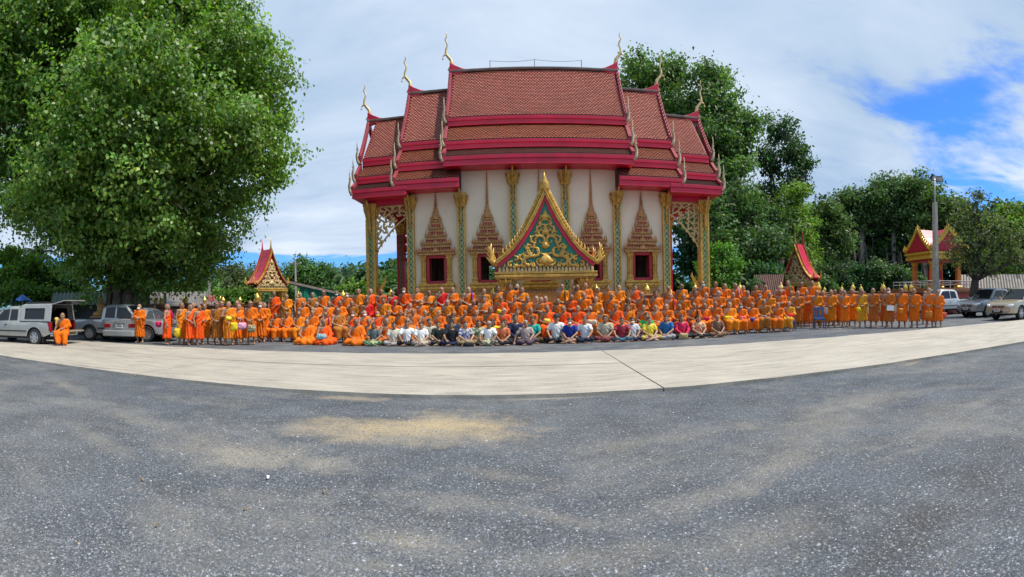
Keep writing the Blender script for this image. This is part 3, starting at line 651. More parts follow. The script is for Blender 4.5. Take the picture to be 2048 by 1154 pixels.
for s_ in (-1, 1):
    for v in (WV, -WV):
        e = empty('porch_column'); e.parent = temple; u = s_*PCOL; hw = .25
        s = MB(); s.bx(u-hw, u+hw, v-hw, v+hw, ZF+.5, ZE-.3)
        for a in (-1, 1):
            for b in (-1, 1): s.bx(u+a*(hw-.03)-.05, u+a*(hw-.03)+.05, v+b*(hw-.03)-.05, v+b*(hw-.03)+.05, ZF+.6, ZE-1.0)
        s.build('shaft', 'gold' if v < 0 else 'crimson', e)
        i = MB(); lozenges(i, u, v-hw-.004, ZF+.65, ZE-1.05, .24); li = i.build('mosaic', 'green_glass', e); li['kind'] = 'stuff'
        c = MB(); lotus_cap(c, u, v, ZE-.95, .26, .66); c.sq([(.38, 0), (.38, .14)], (u, v, ZE-.29)); c.build('capital', 'gold', e)
        bs = MB(); bs.sq([(.42, 0), (.42, .18), (.34, .22), (.36, .34), (.28, .44), (.3, .5)], (u, v, ZF)); bs.build('pedestal', 'gold_red', e)
        nb = MB(); sg_ = s_                             # naga bracket and leaf at the foot
        nb.tube([(u, v-.3, ZE-2.0), (u, v-.36, ZE-1.6), (u, v-.34, ZE-1.2), (u, v-.5, ZE-.8), (u, v-.62, ZE-.4), (u, v-.95, ZE-.06)] if v < 0 else [(u, v+.3, ZE-2.0), (u, v+.36, ZE-1.6), (u, v+.62, ZE-.4), (u, v+.95, ZE-.06)], [.015, .07, .08, .07, .07, .05][:6 if v < 0 else 4], 7, up=(1, 0, 0))
        nb.build('bracket', 'gold', e, smooth=True); nb = MB()
        nb.tube([(u-s_*.25, v, ZF+.9), (u-s_*.5, v, ZF+1.1), (u-s_*.75, v, ZF+1.5), (u-s_*.72, v, ZF+1.75)], [.12, .13, .08, .01], 6, sq=.5, up=(0, 1, 0))
        nb.build('naga_leaf', 'gold', e, smooth=True)
    for v, mt in ((WV, 'gold_pale'), (-WV, 'crimson')):  # pierced arch panels between column and wall
        ua, ub = s_*(PCOL-.27), s_*(PC+.02); lo_, hi_ = min(ua, ub), max(ua, ub); Wd = hi_-lo_; zt = ZE-.28
        def lower(x):
            t = abs(x-ua)/Wd
            return zt-(.62+1.9*(1-t)**1.5)
        fm = MB(); N = 14
        fm.tube([(lo_+Wd*k/N, v, lower(lo_+Wd*k/N)) for k in range(N+1)], .055, 6, up=(0, 1, 0)); fm.bx(lo_, hi_, v-.06, v+.06, zt-.08, zt+.02)
        fm.tube([(ua, v, zt), (ua, v, lower(ua))], .05, 6)
        scrolls(fm, lambda x, z: z > lower(x)+.12, lo_, hi_, zt-2.4, zt-.02, v, .34, .085, random.Random(5))
        for k in range(9):
            x = lo_+Wd*(k+.5)/9; fm.tube([(x, v, lower(x)), (x+s_*.03, v, lower(x)-.12), (x, v, lower(x)-.22)], [.06, .05, .006], 5)
        fm.build('pierced_panel', mt, temple, smooth=True)
        bm_ = MB(); bm_.bx(min(s_*(PCOL+.24), s_*(PC+.02)), max(s_*(PCOL+.24), s_*(PC+.02)), v-.2, v+.2, ZE-.26, ZE+.10); bm_.build('porch_beam', 'crimson', temple, bevel=.02)
    bm_ = MB(); bm_.bx(s_*PCOL-.2, s_*PCOL+.2, WV+.2, -WV-.2, ZE-.26, ZE+.10); bm_.build('porch_beam', 'crimson', temple, bevel=.02)
    bm_ = MB(); x0, x1 = sorted((s_*(PC+.05), s_*(PCOL+.8))); bm_.bx(x0, x1, V3+.35, -V3-.35, ZE+.105, ZE+.16); bm_.build('porch_ceiling', 'crimson', temple)
# ================================================================ gates, boundary wall, shrine, lamp post
def kranok(mb, x, y, z, r, a0, sg_, turns=1.15, w=.05, n=14, leaf=3):
    """a flame scroll: tapering spiral with leaf tongues on its outer side"""
    pts = []; rd = []
    for t in range(n+1):
        u = t/n; a = a0+sg_*u*turns*2*pi; rr = r*(1-.86*u)
        pts.append((x+rr*math.cos(a), y, z+rr*math.sin(a))); rd.append(w*(.55+.6*math.sin(pi*min(1, u*1.4)))*(1-.35*u))
    mb.tube(pts, rd, 6, sq=.7, up=(0, 1, 0))
    for k in range(leaf):
        u = .04+.17*k; a = a0+sg_*u*turns*2*pi; rr = r*(1-.86*u)
        p = Vector((x+rr*math.cos(a), y, z+rr*math.sin(a))); o_ = Vector((math.cos(a-sg_*.7), 0, math.sin(a-sg_*.7)))
        mb.tube([p, p+o_*r*.28+Vector((0, 0, r*.05)), p+o_*r*.5+Vector((0, 0, r*.22))], [w*.9, w*.8, w*.08], 5, sq=.7, up=(0, 1, 0))
def interp(lst, z):                                    # half width of an outline [(hw,z)...] (z falling) at height z
    for (a, za), (b, zb) in zip(lst[:-1], lst[1:]):
        if zb <= z <= za: return b+(a-b)*(z-zb)/(za-zb+1e-9)
    return 0 if z > lst[0][1] else lst[-1][0]
def make_gate(S, zpx, field_mat, roof_mat, scroll_mat, depth, rich):
    """S: metres per photo pixel at the gate, zpx(y): height of a photo row there; built facing -y about x = 0"""
    g_ = empty('gate')
    fld = [(h*S, zpx(y)) for h, y in ((0, 411), (8, 432), (18, 452), (30, 472), (43, 492), (58, 510), (75, 525), (90, 537))]
    inn = [(h*S, zpx(y)) for h, y in ((0, 400), (9, 420), (20, 442), (34, 466), (48, 487), (63, 505), (80, 520), (94, 530))]
    out = [(h*S, zpx(y)) for h, y in ((0, 387), (8, 404), (21, 430), (35, 456), (49, 479), (65, 498), (81, 512), (96, 522))]
    mir = lambda L: [(h, z) for h, z in L]+[(-h, z) for h, z in L[::-1][:-1]]
    zb0, zb1, zt = zpx(556), zpx(545), zpx(535); hw = 99*S; hd = depth/2
    b = MB()
    for w_, d_, z0, z1 in ((.97, 0, zb0-.06, zb0), (1.0, .1, zb0, zb0+(zb1-zb0)*.45), (.96, .02, zb0+(zb1-zb0)*.45, zb0+(zb1-zb0)*.62), (1.0, .08, zb0+(zb1-zb0)*.62, zb1)):
        b.bx(-hw*w_, hw*w_, -hd-d_, hd+d_, z0, z1)
    b.build('beam', 'gold', g_, bevel=.015)
    n = 26
    for fr in (-1, 1):
        t = MB()
        for k in range(n):
            x = -hw*.93+hw*1.86*(k+.5)/n
            t.tube([(x, fr*(hd+.04), zb1), (x, fr*(hd+.06), zb1+(zt-zb1)*.6), (x, fr*(hd+.02), zt+.05)], [hw*.034, hw*.030, .006], 5, sq=.5, up=(0, 1, 0))
        t.build('lotus_teeth', 'gold_pale', g_)
    for fr in (-1, 1):
        gb = empty('gable'); gb.parent = g_; yf = fr*(hd-.02)
        f = MB(); f.prism(mir([(0, fld[0][1])]+fld[1:])[:]+[], yf-.05, yf+.05) if False else f.prism([(h, z) for h, z in fld]+[(-h, z) for h, z in fld[:0:-1]], yf-.05, yf+.05)
        f.build('gable_field', field_mat, gb, tri=True)
        y1 = yf+fr*.10
        sc_ = MB(); H = fld[0][1]-fld[-1][1]; z0 = fld[-1][1]
        for s1 in (-1, 1):
            for fx, fz, rr, a0, dr in ((.13, .10, .105, 1.2, 1), (.36, .085, .085, 2.4, -1), (.58, .065, .062, 1.4, 1), (.76, .045, .04, 2.2, -1), (.24, .25, .10, .4, -1), (.42, .20, .07, 1.8, 1),
                                       (.10, .40, .085, -.6, 1), (.24, .41, .06, 2.0, -1), (.05, .58, .06, 1.0, 1), (.13, .57, .045, 2.2, -1), (.045, .73, .045, -.4, 1), (.30, .33, .045, 1.2, 1), (.50, .145, .045, 2.0, -1), (.64, .13, .035, 1.0, 1), (.36, .30, .04, 2.6, -1), (.18, .50, .035, .6, 1), (.09, .66, .03, 2.0, -1), (.48, .03, .03, 1.5, 1), (.26, .03, .03, 1.5, -1), (.68, .02, .025, 1.4, 1)):
                kranok(sc_, s1*fx*90*S, y1, z0+fz*H, rr*H*1.15, a0 if s1 > 0 else pi-a0, dr*s1, w=.022*H*(1.15 if rr > .07 else .9))
        for zz, hh, ww in ((.02, .20, .13), (.27, .16, .07), (.48, .14, .06), (.70, .17, .06)):   # central flame leaves
            zc_ = z0+zz*H
            sc_.lathe([(.001, 0), (ww*H*.75, hh*H*.18), (ww*H, hh*H*.36), (ww*H*.55, hh*H*.65), (.004, hh*H)], (0, y1, zc_), 10, 1, .35)
            sc_.lathe([(.001, 0), (ww*H*.5, hh*H*.2), (ww*H*.55, hh*H*.3), (.004, hh*H*.62)], (0, y1+fr*.03, zc_+hh*H*.08), 8, 1, .45)
        for k in range(15):
            x = (-.88+1.76*k/14)*90*S; sc_.tube([(x, y1, z0), (x, y1, z0+.03*H), (x, y1, z0+.075*H)], [.02*H, .018*H, .003], 5, up=(0, 1, 0))
        sc_.build('gilt_scrolls', scroll_mat, gb, smooth=True)
        red = MB(); gold = MB()
        for s1 in (-1, 1):
            for A, B, mb, ya, yb in ((fld, inn, red, yf-.06, yf+.12*fr), (inn, out, gold, yf-.10*fr, yf+.20*fr)):
                P_ = [(s1*h, z) for h, z in A]; Q_ = [(s1*h, z) for h, z in B]
                for i in range(len(P_)-1): mb.prism([P_[i], P_[i+1], Q_[i+1], Q_[i]], min(ya, yb), max(ya, yb))
        red.build('gable_border', 'crimson', gb)
        for s1 in (-1, 1):
            for off in (.25, .75):
                gold.tube([(s1*(a[0]+(b_[0]-a[0])*off), yf+fr*.21, a[1]+(b_[1]-a[1])*off) for a, b_ in zip(inn, out)], .028, 6, up=(0, 1, 0))
        gold.build('gable_frame', 'gold', gb)
        th = MB()
        for s1 in (-1, 1):
            for k in range(21):
                u = .06+.9*k/21; z = out[0][1]+(out[-1][1]-out[0][1])*u; x = interp(out, z)
                L_ = (15-3.5*u)*S*.72
                th.tube([(s1*(x-.03), yf, z-.05), (s1*(x+.30*L_), yf, z+.45*L_), (s1*(x+.34*L_), yf, z+.8*L_), (s1*(x+.22*L_), yf, z+1.35*L_)], [L_*.33, L_*.3, L_*.17, .006], 6, sq=.45, up=(0, 1, 0))
        th.build('flame_teeth', 'gold' if rich else 'crimson', gb, smooth=True)
        for s1 in (-1, 1):                              # upturned naga heads at the lower corners
            ng = MB()
            x0, zz = s1*97*S, zpx(525)
            ng.tube([(x0-s1*6*S, yf, zz), (x0+s1*3*S, yf, zz-3*S), (x0+s1*9*S, yf, zz+4*S), (x0+s1*7*S, yf, zz+14*S), (x0+s1*9*S, yf, zz+23*S), (x0+s1*7*S, yf, zz+36*S)], [4*S, 5.4*S, 5.6*S, 4.4*S, 2.6*S, .4*S], 8, sq=.5, up=(0, 1, 0))
            for k in range(4): ng.tube([(x0+s1*10*S, yf, zz+(2+6*k)*S), (x0+s1*(18-2*k)*S, yf, zz+(10+7*k)*S)], [3*S, .3*S], 5, sq=.6, up=(0, 1, 0))
            ng.build('naga_head', 'gold', gb, smooth=True)
        fi = MB(); zz = zpx(386)
        fi.lathe([(6*S, -6*S), (11*S, 0), (8*S, 8*S), (9*S, 11*S), (4.5*S, 16*S), (5*S, 18*S), (2*S, 24*S), (.3*S, 32*S)] if rich else [(5*S, -4*S), (7*S, 2*S), (4.5*S, 14*S), (3*S, 30*S), (.4*S, 62*S)], (0, yf, zz), 10, 1, .7)
        fi.build('finial', 'gold' if fr < 0 or rich else 'crimson', gb, smooth=True)
    for s1 in (-1, 1):                                  # curved roof slopes
        r_ = MB(); L = [(s1*h, z) for h, z in out]
        for i in range(len(L)-1): r_.prism([L[i], L[i+1], (L[i+1][0]-s1*.02, L[i+1][1]-.10), (L[i][0]-s1*.02, L[i][1]-.10)], -hd+.18, hd-.18)
        r_.build('roof_slope', roof_mat, g_)
    for x in (-78*S, 78*S):
        for y_ in (-hd+.25, hd-.25):
            c = empty('column'); c.parent = g_
            s = MB(); w_ = .19; s.bx(x-w_, x+w_, y_-w_, y_+w_, .45, zb0-.55)
            for a in (-1, 1):
                for b_ in (-1, 1): s.bx(x+a*w_-.04, x+a*w_+.04, y_+b_*w_-.04, y_+b_*w_+.04, .5, zb0-.6)
            s.build('shaft', 'gold', c); k = MB(); lotus_cap(k, x, y_, zb0-.6, .2, .5); k.build('capital', 'gold', c)
            k = MB(); k.sq([(.36, 0), (.36, .2), (.28, .26), (.3, .38), (.23, .46)], (x, y_, 0)); k.build('pedestal', 'gold_red', c)
    return g_
YG = 22.0; SG = YG/F
GXc = onY(1090, 545, YG).x
gf = make_gate(SG, lambda y: onY(1090, y, YG).z, 'green_field', 'crimson', 'gold', 1.9, True)
gf.location = (GXc, YG, 0); tag(gf, 'gilded gate with green scrollwork gable standing before the temple steps', 'gate')
# side gates: the same family, steeper, with red roofs and red gable fields
WXL, WXR = -20.0, 22.3
def side_gate(px, X, faceX, label):
    az = (px-1024)/F-YAW; Yc = X/math.tan(az); r = math.hypot(X, Yc); S2 = .0158
    yb, ya = (583, 481) if px < 1000 else (572, 470)
    k = (at(px, ya, r).z-at(px, yb, r).z)/((556-350)*S2)
    z_eave = at(px, yb, r).z
    o = make_gate(S2, lambda y: z_eave+(556-y)*S2*k*1.0, 'crimson_dull', 'crimson', 'gold_pale', 1.35, False)
    o.location = (X, Yc, 0); o.rotation_euler = (0, 0, R(62) if faceX > 0 else R(-62))
    tag(o, label, 'gate'); return o
gl = side_gate(535, WXL, 1, 'steep red-roofed side gate by the grey shed roofs with twin spike finials')
gr = side_gate(1600, WXR, -1, 'steep red-roofed side gate below the dark forest trees with gilt scroll gable')
YGs = gl.location.y

# ---- boundary wall with lotus-bud posts
pm('wall_brown', (.30, .115, .045), .6, var=.2, scale=3, stain=(.16, .07, .04), sfac=.4); pm('wall_gold', (.50, .30, .09), .5, .1, var=.2, scale=6); pm('wall_red', (.36, .09, .04), .6, var=.2, scale=3); pm('wall_cream', (.72, .60, .40), .6, var=.12, scale=4)
pm('bud_gold', (.78, .56, .12), .25, .6, var=.1, scale=8)
def boundary(p0, p1, label):
    p0, p1 = Vector((*p0, 0)), Vector((*p1, 0)); L = (p1-p0).length; a = math.atan2(p1.y-p0.y, p1.x-p0.x)
    e = empty('boundary_wall', p0, a); tag(e, label, 'wall', None)
    s = MB(); s.bx(0, L, -.17, .17, 0, .16); s.bx(0, L, -.12, .12, .16, .42); s.build('plinth', 'wall_red', e, bevel=.02)
    s = MB(); s.bx(0, L, -.15, .15, 1.36, 1.46); s.build('coping', 'wall_brown', e, bevel=.02); s = MB(); s.bx(0, L, -.19, .19, 1.462, 1.55); s.build('coping', 'wall_brown', e, bevel=.02)
    n = max(1, round(L/2.35)); st = L/n
    for k in range(n+1):
        x = st*k; s = MB(); s.bx(x-.19, x+.19, -.21, .21, 0, 1.60); s.sq([(.25, 0), (.25, .08), (.2, .1)], (x, 0, 1.60)); p = s.build('post', 'wall_brown', e, bevel=.015)
        b = MB(); b.lathe([(.10, 0), (.14, .03), (.09, .07), (.13, .12), (.155, .19), (.13, .27), (.07, .35), (.02, .42), (.004, .50)], (x, 0, 1.70), 12); b.build('bud_finial', 'bud_gold', p, smooth=True)
    bal = MB(); arch = MB()
    for k in range(n):
        m = 12; x0 = st*k+.2; w_ = st-.4
        for j in range(m):
            x = x0+w_*(j+.5)/m; bal.lathe([(.05, .42), (.05, .5), (.028, .56), (.055, .74), (.03, .98), (.045, 1.1), (.05, 1.36)], (x, 0, 0), 6)
        for j in range(4):
            x = x0+w_*(j+.5)/4; arch.tube([(x+w_*.125*math.cos(t*pi/8), -.06, .92+.36*math.sin(t*pi/8)) for t in range(9)], .03, 5, up=(0, 1, 0))
    o = bal.build('balusters', 'wall_cream', e, smooth=True); o['kind'] = 'stuff'; o = arch.build('arch_tracery', 'wall_gold', e, smooth=True); o['kind'] = 'stuff'
    return e
boundary((WXL, YG), (GXc-2.3, YG), 'brown boundary wall with gold bud posts on the parked cars side of the green gate')
boundary((GXc+2.3, YG), (WXR, YG), 'brown boundary wall with gold bud posts between green gate and shrine pavilion')
for X in (WXL, WXR):
    boundary((X, YG+.5), (X, YGs-2.0), 'short brown boundary wall with gold buds running up to the side gate %s' % ('by the grey sheds' if X < 0 else 'under the forest'))

# ---- shrine pavilion on its raised red platform
pm('orange_paint', (.62, .20, .035), .5, var=.12, scale=3, stain=(.4, .12, .03), sfac=.3); pm('yellow_gold', (.66, .40, .05), .4, .25, var=.15, scale=6); pm('platform_red', (.38, .07, .05), .6, var=.2); pm('rail_white', (.62, .62, .6), .5, var=.1); pm('deep_red', (.42, .01, .03), .5, var=.1)
RS = 40.0; sp0 = at(1873, 577, RS)
sh = empty('shrine_pavilion', (sp0.x, sp0.y, 0), -(1873-1024)/F+YAW+R(35)); tag(sh, 'orange-columned shrine pavilion with gold flame gables on a red platform', 'pavilion')
zf, zb_, zbt, zap = sp0.z, at(1850, 521, RS).z, at(1850, 507, RS).z, at(1850, 461, RS).z; hs = 1.25
s = MB(); s.bx(-2.6, 2.6, -2.6, 2.6, 0, zf-.35); s.build('platform', 'platform_red', sh, bevel=.03)
s = MB(); s.bx(-2.8, 2.8, -2.8, 2.8, zf-.35, zf-.12); s.bx(-2.65, 2.65, -2.65, 2.65, zf-.12, zf); s.build('platform_top', 'wall_brown', sh, bevel=.02)
for a in (-1, 1):
    for b in (-1, 1):
        c = empty('column'); c.parent = sh; s = MB(); s.bx(a*hs-.17, a*hs+.17, b*hs-.17, b*hs+.17, zf, zb_); s.build('shaft', 'orange_paint', c, bevel=.02)
        s = MB(); lotus_cap(s, a*hs, b*hs, zb_-.42, .19, .4); s.build('capital', 'yellow_gold', c); s = MB(); s.sq([(.26, 0), (.26, .14), (.2, .2)], (a*hs, b*hs, zf)); s.build('base', 'yellow_gold', c)
s = MB(); e_ = hs+.55
for z0, z1, k in ((zb_, zb_+(zbt-zb_)*.4, 0), (zb_+(zbt-zb_)*.4, zb_+(zbt-zb_)*.7, -.08), (zb_+(zbt-zb_)*.7, zbt, .06)): s.bx(-e_-k, e_+k, -e_-k, e_+k, z0, z1)
s.build('beam', 'yellow_gold', sh)
s = MB(); s.bx(-e_+.2, e_-.2, -e_+.2, e_-.2, zb_-.14, zb_-.01); s.build('ceiling', 'deep_red', sh)
Hh = zap-zbt
for k in range(4):
    gb = empty('gable'); gb.parent = sh; gb.rotation_euler = (0, 0, k*pi/2)
    ol = [(0, .92), (.14, .74), (.30, .54), (.50, .36), (.72, .18), (.98, .03)]
    P_ = [(h*e_, zbt+z*Hh) for h, z in ol]
    s = MB(); s.prism(P_+[(-x, z) for x, z in P_[:0:-1]], -e_+.05, -e_+.12); s.build('gable_field', 'deep_red', gb, tri=True)
    s = MB()
    for s1 in (-1, 1):
        for (x0, z0), (x1, z1) in zip(P_[:-1], P_[1:]): s.prism([(s1*x0, z0), (s1*x1, z1), (s1*(x1+.08), z1+.18), (s1*(x0+.05), z0+.22)], -e_-.04, -e_+.16)
        for q_ in range(9):
            u = (q_+.5)/9; z = P_[0][1]+(P_[-1][1]-P_[0][1])*u; x = interp(P_, z)
            s.tube([(s1*x, -e_+.05, z+.1), (s1*(x+.16), -e_+.05, z+.25), (s1*(x+.14), -e_+.05, z+.46)], [.12, .1, .01], 5, sq=.5, up=(0, 1, 0))
        s.tube([(s1*e_*.95, -e_+.05, zbt+.1), (s1*e_*1.1, -e_+.05, zbt+.25), (s1*e_*1.06, -e_+.05, zbt+.7)], [.12, .13, .01], 6, sq=.5, up=(0, 1, 0))
    s.tube([(0, -e_+.05, P_[0][1]), (0, -e_+.05, P_[0][1]+.25), (0, -e_+.05, zap+.35)], [.13, .11, .01], 6); s.build('gable_frame', 'yellow_gold', gb)
    s = MB()
    for s1 in (-1, 1):
        for (x0, z0), (x1, z1) in zip(P_[:-1], P_[1:]): s.add([(s1*x0, -e_+.12, z0+.1), (s1*x1, -e_+.12, z1+.1), (s1*x1, -.02, z1+.1), (s1*x0, -.02, z0+.1)], [(0, 1, 2, 3)])
    s.build('roof_slope', 'crimson', gb, fix=False)
s = MB()                                                # inner altar arch
s.box((.2, .5, zf+.75), (1.1, .5, 1.5)); s.build('altar', 'deep_red', sh); s = MB(); s.lathe([(.3, 0), (.34, .1), (.2, .2), (.26, .5), (.14, .75), (.12, .95), (.02, 1.15)], (.2, .1, zf+.05), 10); s.build('altar_image', 'yellow_gold', sh, smooth=True)
s = MB()
for a in (-2.55, 2.55):
    for k in range(6):
        t = -2.55+5.1*k/5; s.tube([(a, t, zf), (a, t, zf+.55)], .03, 5); s.tube([(t, a, zf), (t, a, zf+.55)], .03, 5)
    for z in (.3, .55): s.tube([(a, -2.55, zf+z), (a, 2.55, zf+z)], .025, 5); s.tube([(-2.55, a, zf+z), (2.55, a, zf+z)], .025, 5)
s.build('railing', 'rail_white', sh)

# ---- lamp post with two floodlights
pm('post_concrete', (.36, .34, .30), .8, var=.2, scale=4, bump=.3); pm('steel', (.30, .30, .30), .45, .6, var=.15); pm('lamp_black', (.03, .03, .032), .5, var=.1); pm('lamp_glass', (.55, .55, .5), .15, var=.05)
lp = at(1872, 590, 31.0); lamp = empty('lamp_post', (lp.x, lp.y, 0), 0); tag(lamp, 'tall concrete lamp post with two floodlights beside the shrine pavilion', 'lamp post')
zm, zt = at(1868, 405, 31).z, at(1867, 357, 31).z; lean = at(1867, 357, 31)-at(1867, 577, 31)
s = MB(); s.sq([(.17, 0), (.12, zm)], (0, 0, 0)); o = s.build('pole', 'post_concrete', lamp, bevel=.02)
s = MB(); s.tube([(0, 0, zm-1.2), (0, 0, zt)], .055, 8); s.tube([(-.12, 0, zm-.9), (.12, 0, zm-.9)], .05, 6); s.tube([(-.3, 0, zt-.1), (.35, -.1, zt-.15)], .035, 6); s.build('mast', 'steel', lamp, smooth=True)
for x, yaw_, til in ((-.28, .5, .5), (.36, -.9, -.2)):
    fl_ = empty('floodlight', (x, -.08, zt+.02)); fl_.parent = lamp; fl_.rotation_euler = (.5, 0, yaw_)
    s = MB(); s.box((0, 0, 0), (.46, .16, .36), top=(.9, 1)); s.build('housing', 'lamp_black', fl_, bevel=.02); s = MB(); s.box((0, -.085, 0), (.38, .02, .27)); s.build('lens', 'lamp_glass', fl_)
# ================================================================ trees, sheds and other background
def leaf_mat(name, trans=.35, rough=.42, spec=.5):
    m = bpy.data.materials.new(name); m.use_nodes = True; t = m.node_tree; t.nodes.clear(); q = NT(t)
    out = q.n('ShaderNodeOutputMaterial'); b = q.n('ShaderNodeBsdfPrincipled'); c = q.n('ShaderNodeVertexColor', layer_name='Col').outputs[0]
    t.links.new(c, b.inputs['Base Color']); b.inputs['Roughness'].default_value = rough; b.inputs['Specular IOR Level'].default_value = spec
    tr = q.n('ShaderNodeBsdfTranslucent'); t.links.new(q.mix(1.0, c, (1.5, 1.7, .55), 'MULTIPLY'), tr.inputs[0])
    mx = q.n('ShaderNodeMixShader', i_0=trans); t.links.new(b.outputs[0], mx.inputs[1]); t.links.new(tr.outputs[0], mx.inputs[2]); t.links.new(mx.outputs[0], out.inputs[0]); MAT[name] = m
leaf_mat('leaf_gloss', .36, .46, .55); leaf_mat('leaf_soft', .34, .55, .35)
pm('bark', (.17, .125, .09), .9, var=.35, scale=3, bump=.8, bscale=9, stain=(.07, .05, .04), sfac=.6, sscale=2); pm('bark_dark', (.055, .045, .038), .9, var=.3, scale=3, bump=.8, bscale=9); pm('bark_pale', (.26, .23, .19), .9, var=.3, scale=3, bump=.6, bscale=8)
def leaf_quads(C, N_, size, rng, colr, droop=.3, aspect=.62, cvar=.25):
    n = len(C); s = size*rng.uniform(.65, 1.2, n)
    nn = N_+rng.standard_normal((n, 3))*.75; nn[:, 2] += .25; nn /= np.linalg.norm(nn, axis=1)[:, None]+1e-9
    t = rng.standard_normal((n, 3)); t[:, 2] -= droop*2.2; t -= nn*(t*nn).sum(1)[:, None]; t /= np.linalg.norm(t, axis=1)[:, None]+1e-9
    b = np.cross(nn, t); V = np.empty((n, 4, 3))
    V[:, 0] = C-t*s[:, None]*.5; V[:, 1] = C+b*(s*aspect*.5)[:, None]+nn*(s*.10)[:, None]-t*(s*.08)[:, None]; V[:, 2] = C+t*s[:, None]*.55; V[:, 3] = C-b*(s*aspect*.5)[:, None]+nn*(s*.10)[:, None]-t*(s*.08)[:, None]
    k = (1+cvar*rng.standard_normal((n, 1))).clip(.45, 1.8); hue = rng.standard_normal((n, 1))*.16
    c = np.array(colr)[None]*1.4*k*np.concatenate([1+hue, np.ones((n, 1)), 1-.5*hue], 1)
    return V.reshape(-1, 3), np.arange(n*4).reshape(-1, 4), np.repeat(c.clip(.004, 1), 4, 0)
def crown(lobes, size, rng, colr, dens=49.4, droop=.3, clr=.6, per=34, keep=.88, lump=.22, aspect=.62, fill=3.0):
    """lobes (centre, radius xyz): leaf clumps over an uneven shell, thinned where lobes overlap"""
    Cs, Ns, cc = [], [], []
    L = [(np.array(c, float), np.array(r if hasattr(r, '__len__') else (r, r, r*.85), float)) for c, r in lobes]
    for i, (c, r) in enumerate(L):
        m = float(r.mean()); ns = max(7, min(26, int(5*m+4))); d0 = rng.standard_normal((ns, 3)); d0[:, 2] += .25; d0 /= np.linalg.norm(d0, axis=1)[:, None]
        for dd in d0:                                   # each lobe is a heap of smaller boughs
            sr = m*rng.uniform(.18, .50); sc_ = c+dd*r*rng.uniform(.50, .98); n = int(dens*1.15*sr*sr/size**2); k = max(4, n//per)
            dep = min([9.0]+[float((((sc_-c2)/r2)**2).sum()**.5) for j, (c2, r2) in enumerate(L) if j != i])
            if dep < .45: continue
            d = rng.standard_normal((k, 3)); d[:, 2] += .2; d += dd*.35; d /= np.linalg.norm(d, axis=1)[:, None]
            el_ = rng.uniform(.7, 1.5, 3)*np.array([1, 1, .75]); P_ = sc_+d*sr*(rng.uniform(.25, 1.35, k))[:, None]*el_; ok = rng.random(k) < keep; P_, d = P_[ok], d[ok]; k = len(P_)
            if not k: continue
            tb = rng.uniform(.80, 1.22); w_ = rng.uniform(.7, 1.3, (k, 1)); tone = tb*rng.uniform(.82, 1.2, k)
            off = rng.standard_normal((k, per, 3))*(clr*w_)[:, None]*np.array([1, 1, .75])*.58
            Cs.append((P_[:, None]+off).reshape(-1, 3)); Ns.append(np.repeat(d, per, 0)+off.reshape(-1, 3)*.6); cc.append(np.repeat(tone, per))
    fs = np.ones(sum(len(c_) for c_ in Cs))
    for i, (c, r) in enumerate(L):                      # larger inner leaves added to block light and sky, coloured darker as self-shade
        m = float(r.mean()); n = int(fill*1.7*m*m/size**2); d = rng.standard_normal((n, 3)); d /= np.linalg.norm(d, axis=1)[:, None]
        P_ = c+d*r*rng.uniform(.25, .66, (n, 1)); Cs.append(P_); Ns.append(d); cc.append(np.full(n, .85)); fs = np.concatenate([fs, np.full(n, 1.7)])
    Cs, Ns, cc = np.concatenate(Cs), np.concatenate(Ns), np.concatenate(cc); z = Cs[:, 2] > .12; Cs, Ns, cc, fs = Cs[z], Ns[z], cc[z], fs[z]
    V, Q, K = leaf_quads(Cs, Ns, size*fs, rng, colr, droop, aspect); return V, Q, (K*np.repeat(cc, 4)[:, None]).clip(.003, 1)
def limb(mb, a, b, r0, r1, rng, bend=.12, n=6):
    a, b = Vector(a), Vector(b); L = (b-a).length; o = Vector((rng.uniform(-1, 1), rng.uniform(-1, 1), rng.uniform(-.2, .8)))*L*bend
    mb.tube([a+(b-a)*t+o*math.sin(pi*t) for t in [k/n for k in range(n+1)]], [r0+(r1-r0)*k/n for k in range(n+1)], 7)
def tree(name, base, lobes, size, colr, tr, label, cat='tree', group=None, mat='leaf_soft', bark='bark', fork=.45, seed=1, trunks=None, **kw):
    rng = np.random.default_rng(seed); rr = random.Random(seed); base = Vector(base); e = empty(name, base); b = np.array(base)
    V, Q, K = crown([(np.array(c)-b, r) for c, r in lobes], size, rng, colr, **kw)
    link('crown', npmesh('crown', V, Q, mat, K), e)
    t = MB(); zc = np.mean([c[2] for c, r in lobes])-base.z; cx = Vector((np.mean([c[0] for c, r in lobes])-base.x, np.mean([c[1] for c, r in lobes])-base.y, 0))
    f = cx*.3+Vector((0, 0, max(.6, zc*fork)))
    t.tube([(0, 0, -.1), (0, 0, .25), f*.5, f], [tr*1.5, tr*1.1, tr*.9, tr*.75], 9)
    for c, r in lobes:
        c = Vector(np.array(c)-b); limb(t, f, c, tr*.5, tr*.12, rr)
        for k in range(2): limb(t, f+(c-f)*.6, c+Vector((rr.uniform(-1, 1), rr.uniform(-1, 1), rr.uniform(-.3, 1)))*(r if not hasattr(r, '__len__') else r[0])*.7, tr*.22, tr*.05, rr)
    t.build('trunk', bark, e, smooth=True); tag(e, label, cat, group); return e
def LB(lst): return [((at(px, py, r)), R_) for px, py, r, R_ in lst]
def ground_of(px, r): p = at(px, 600, r); return (p.x, p.y, 0)
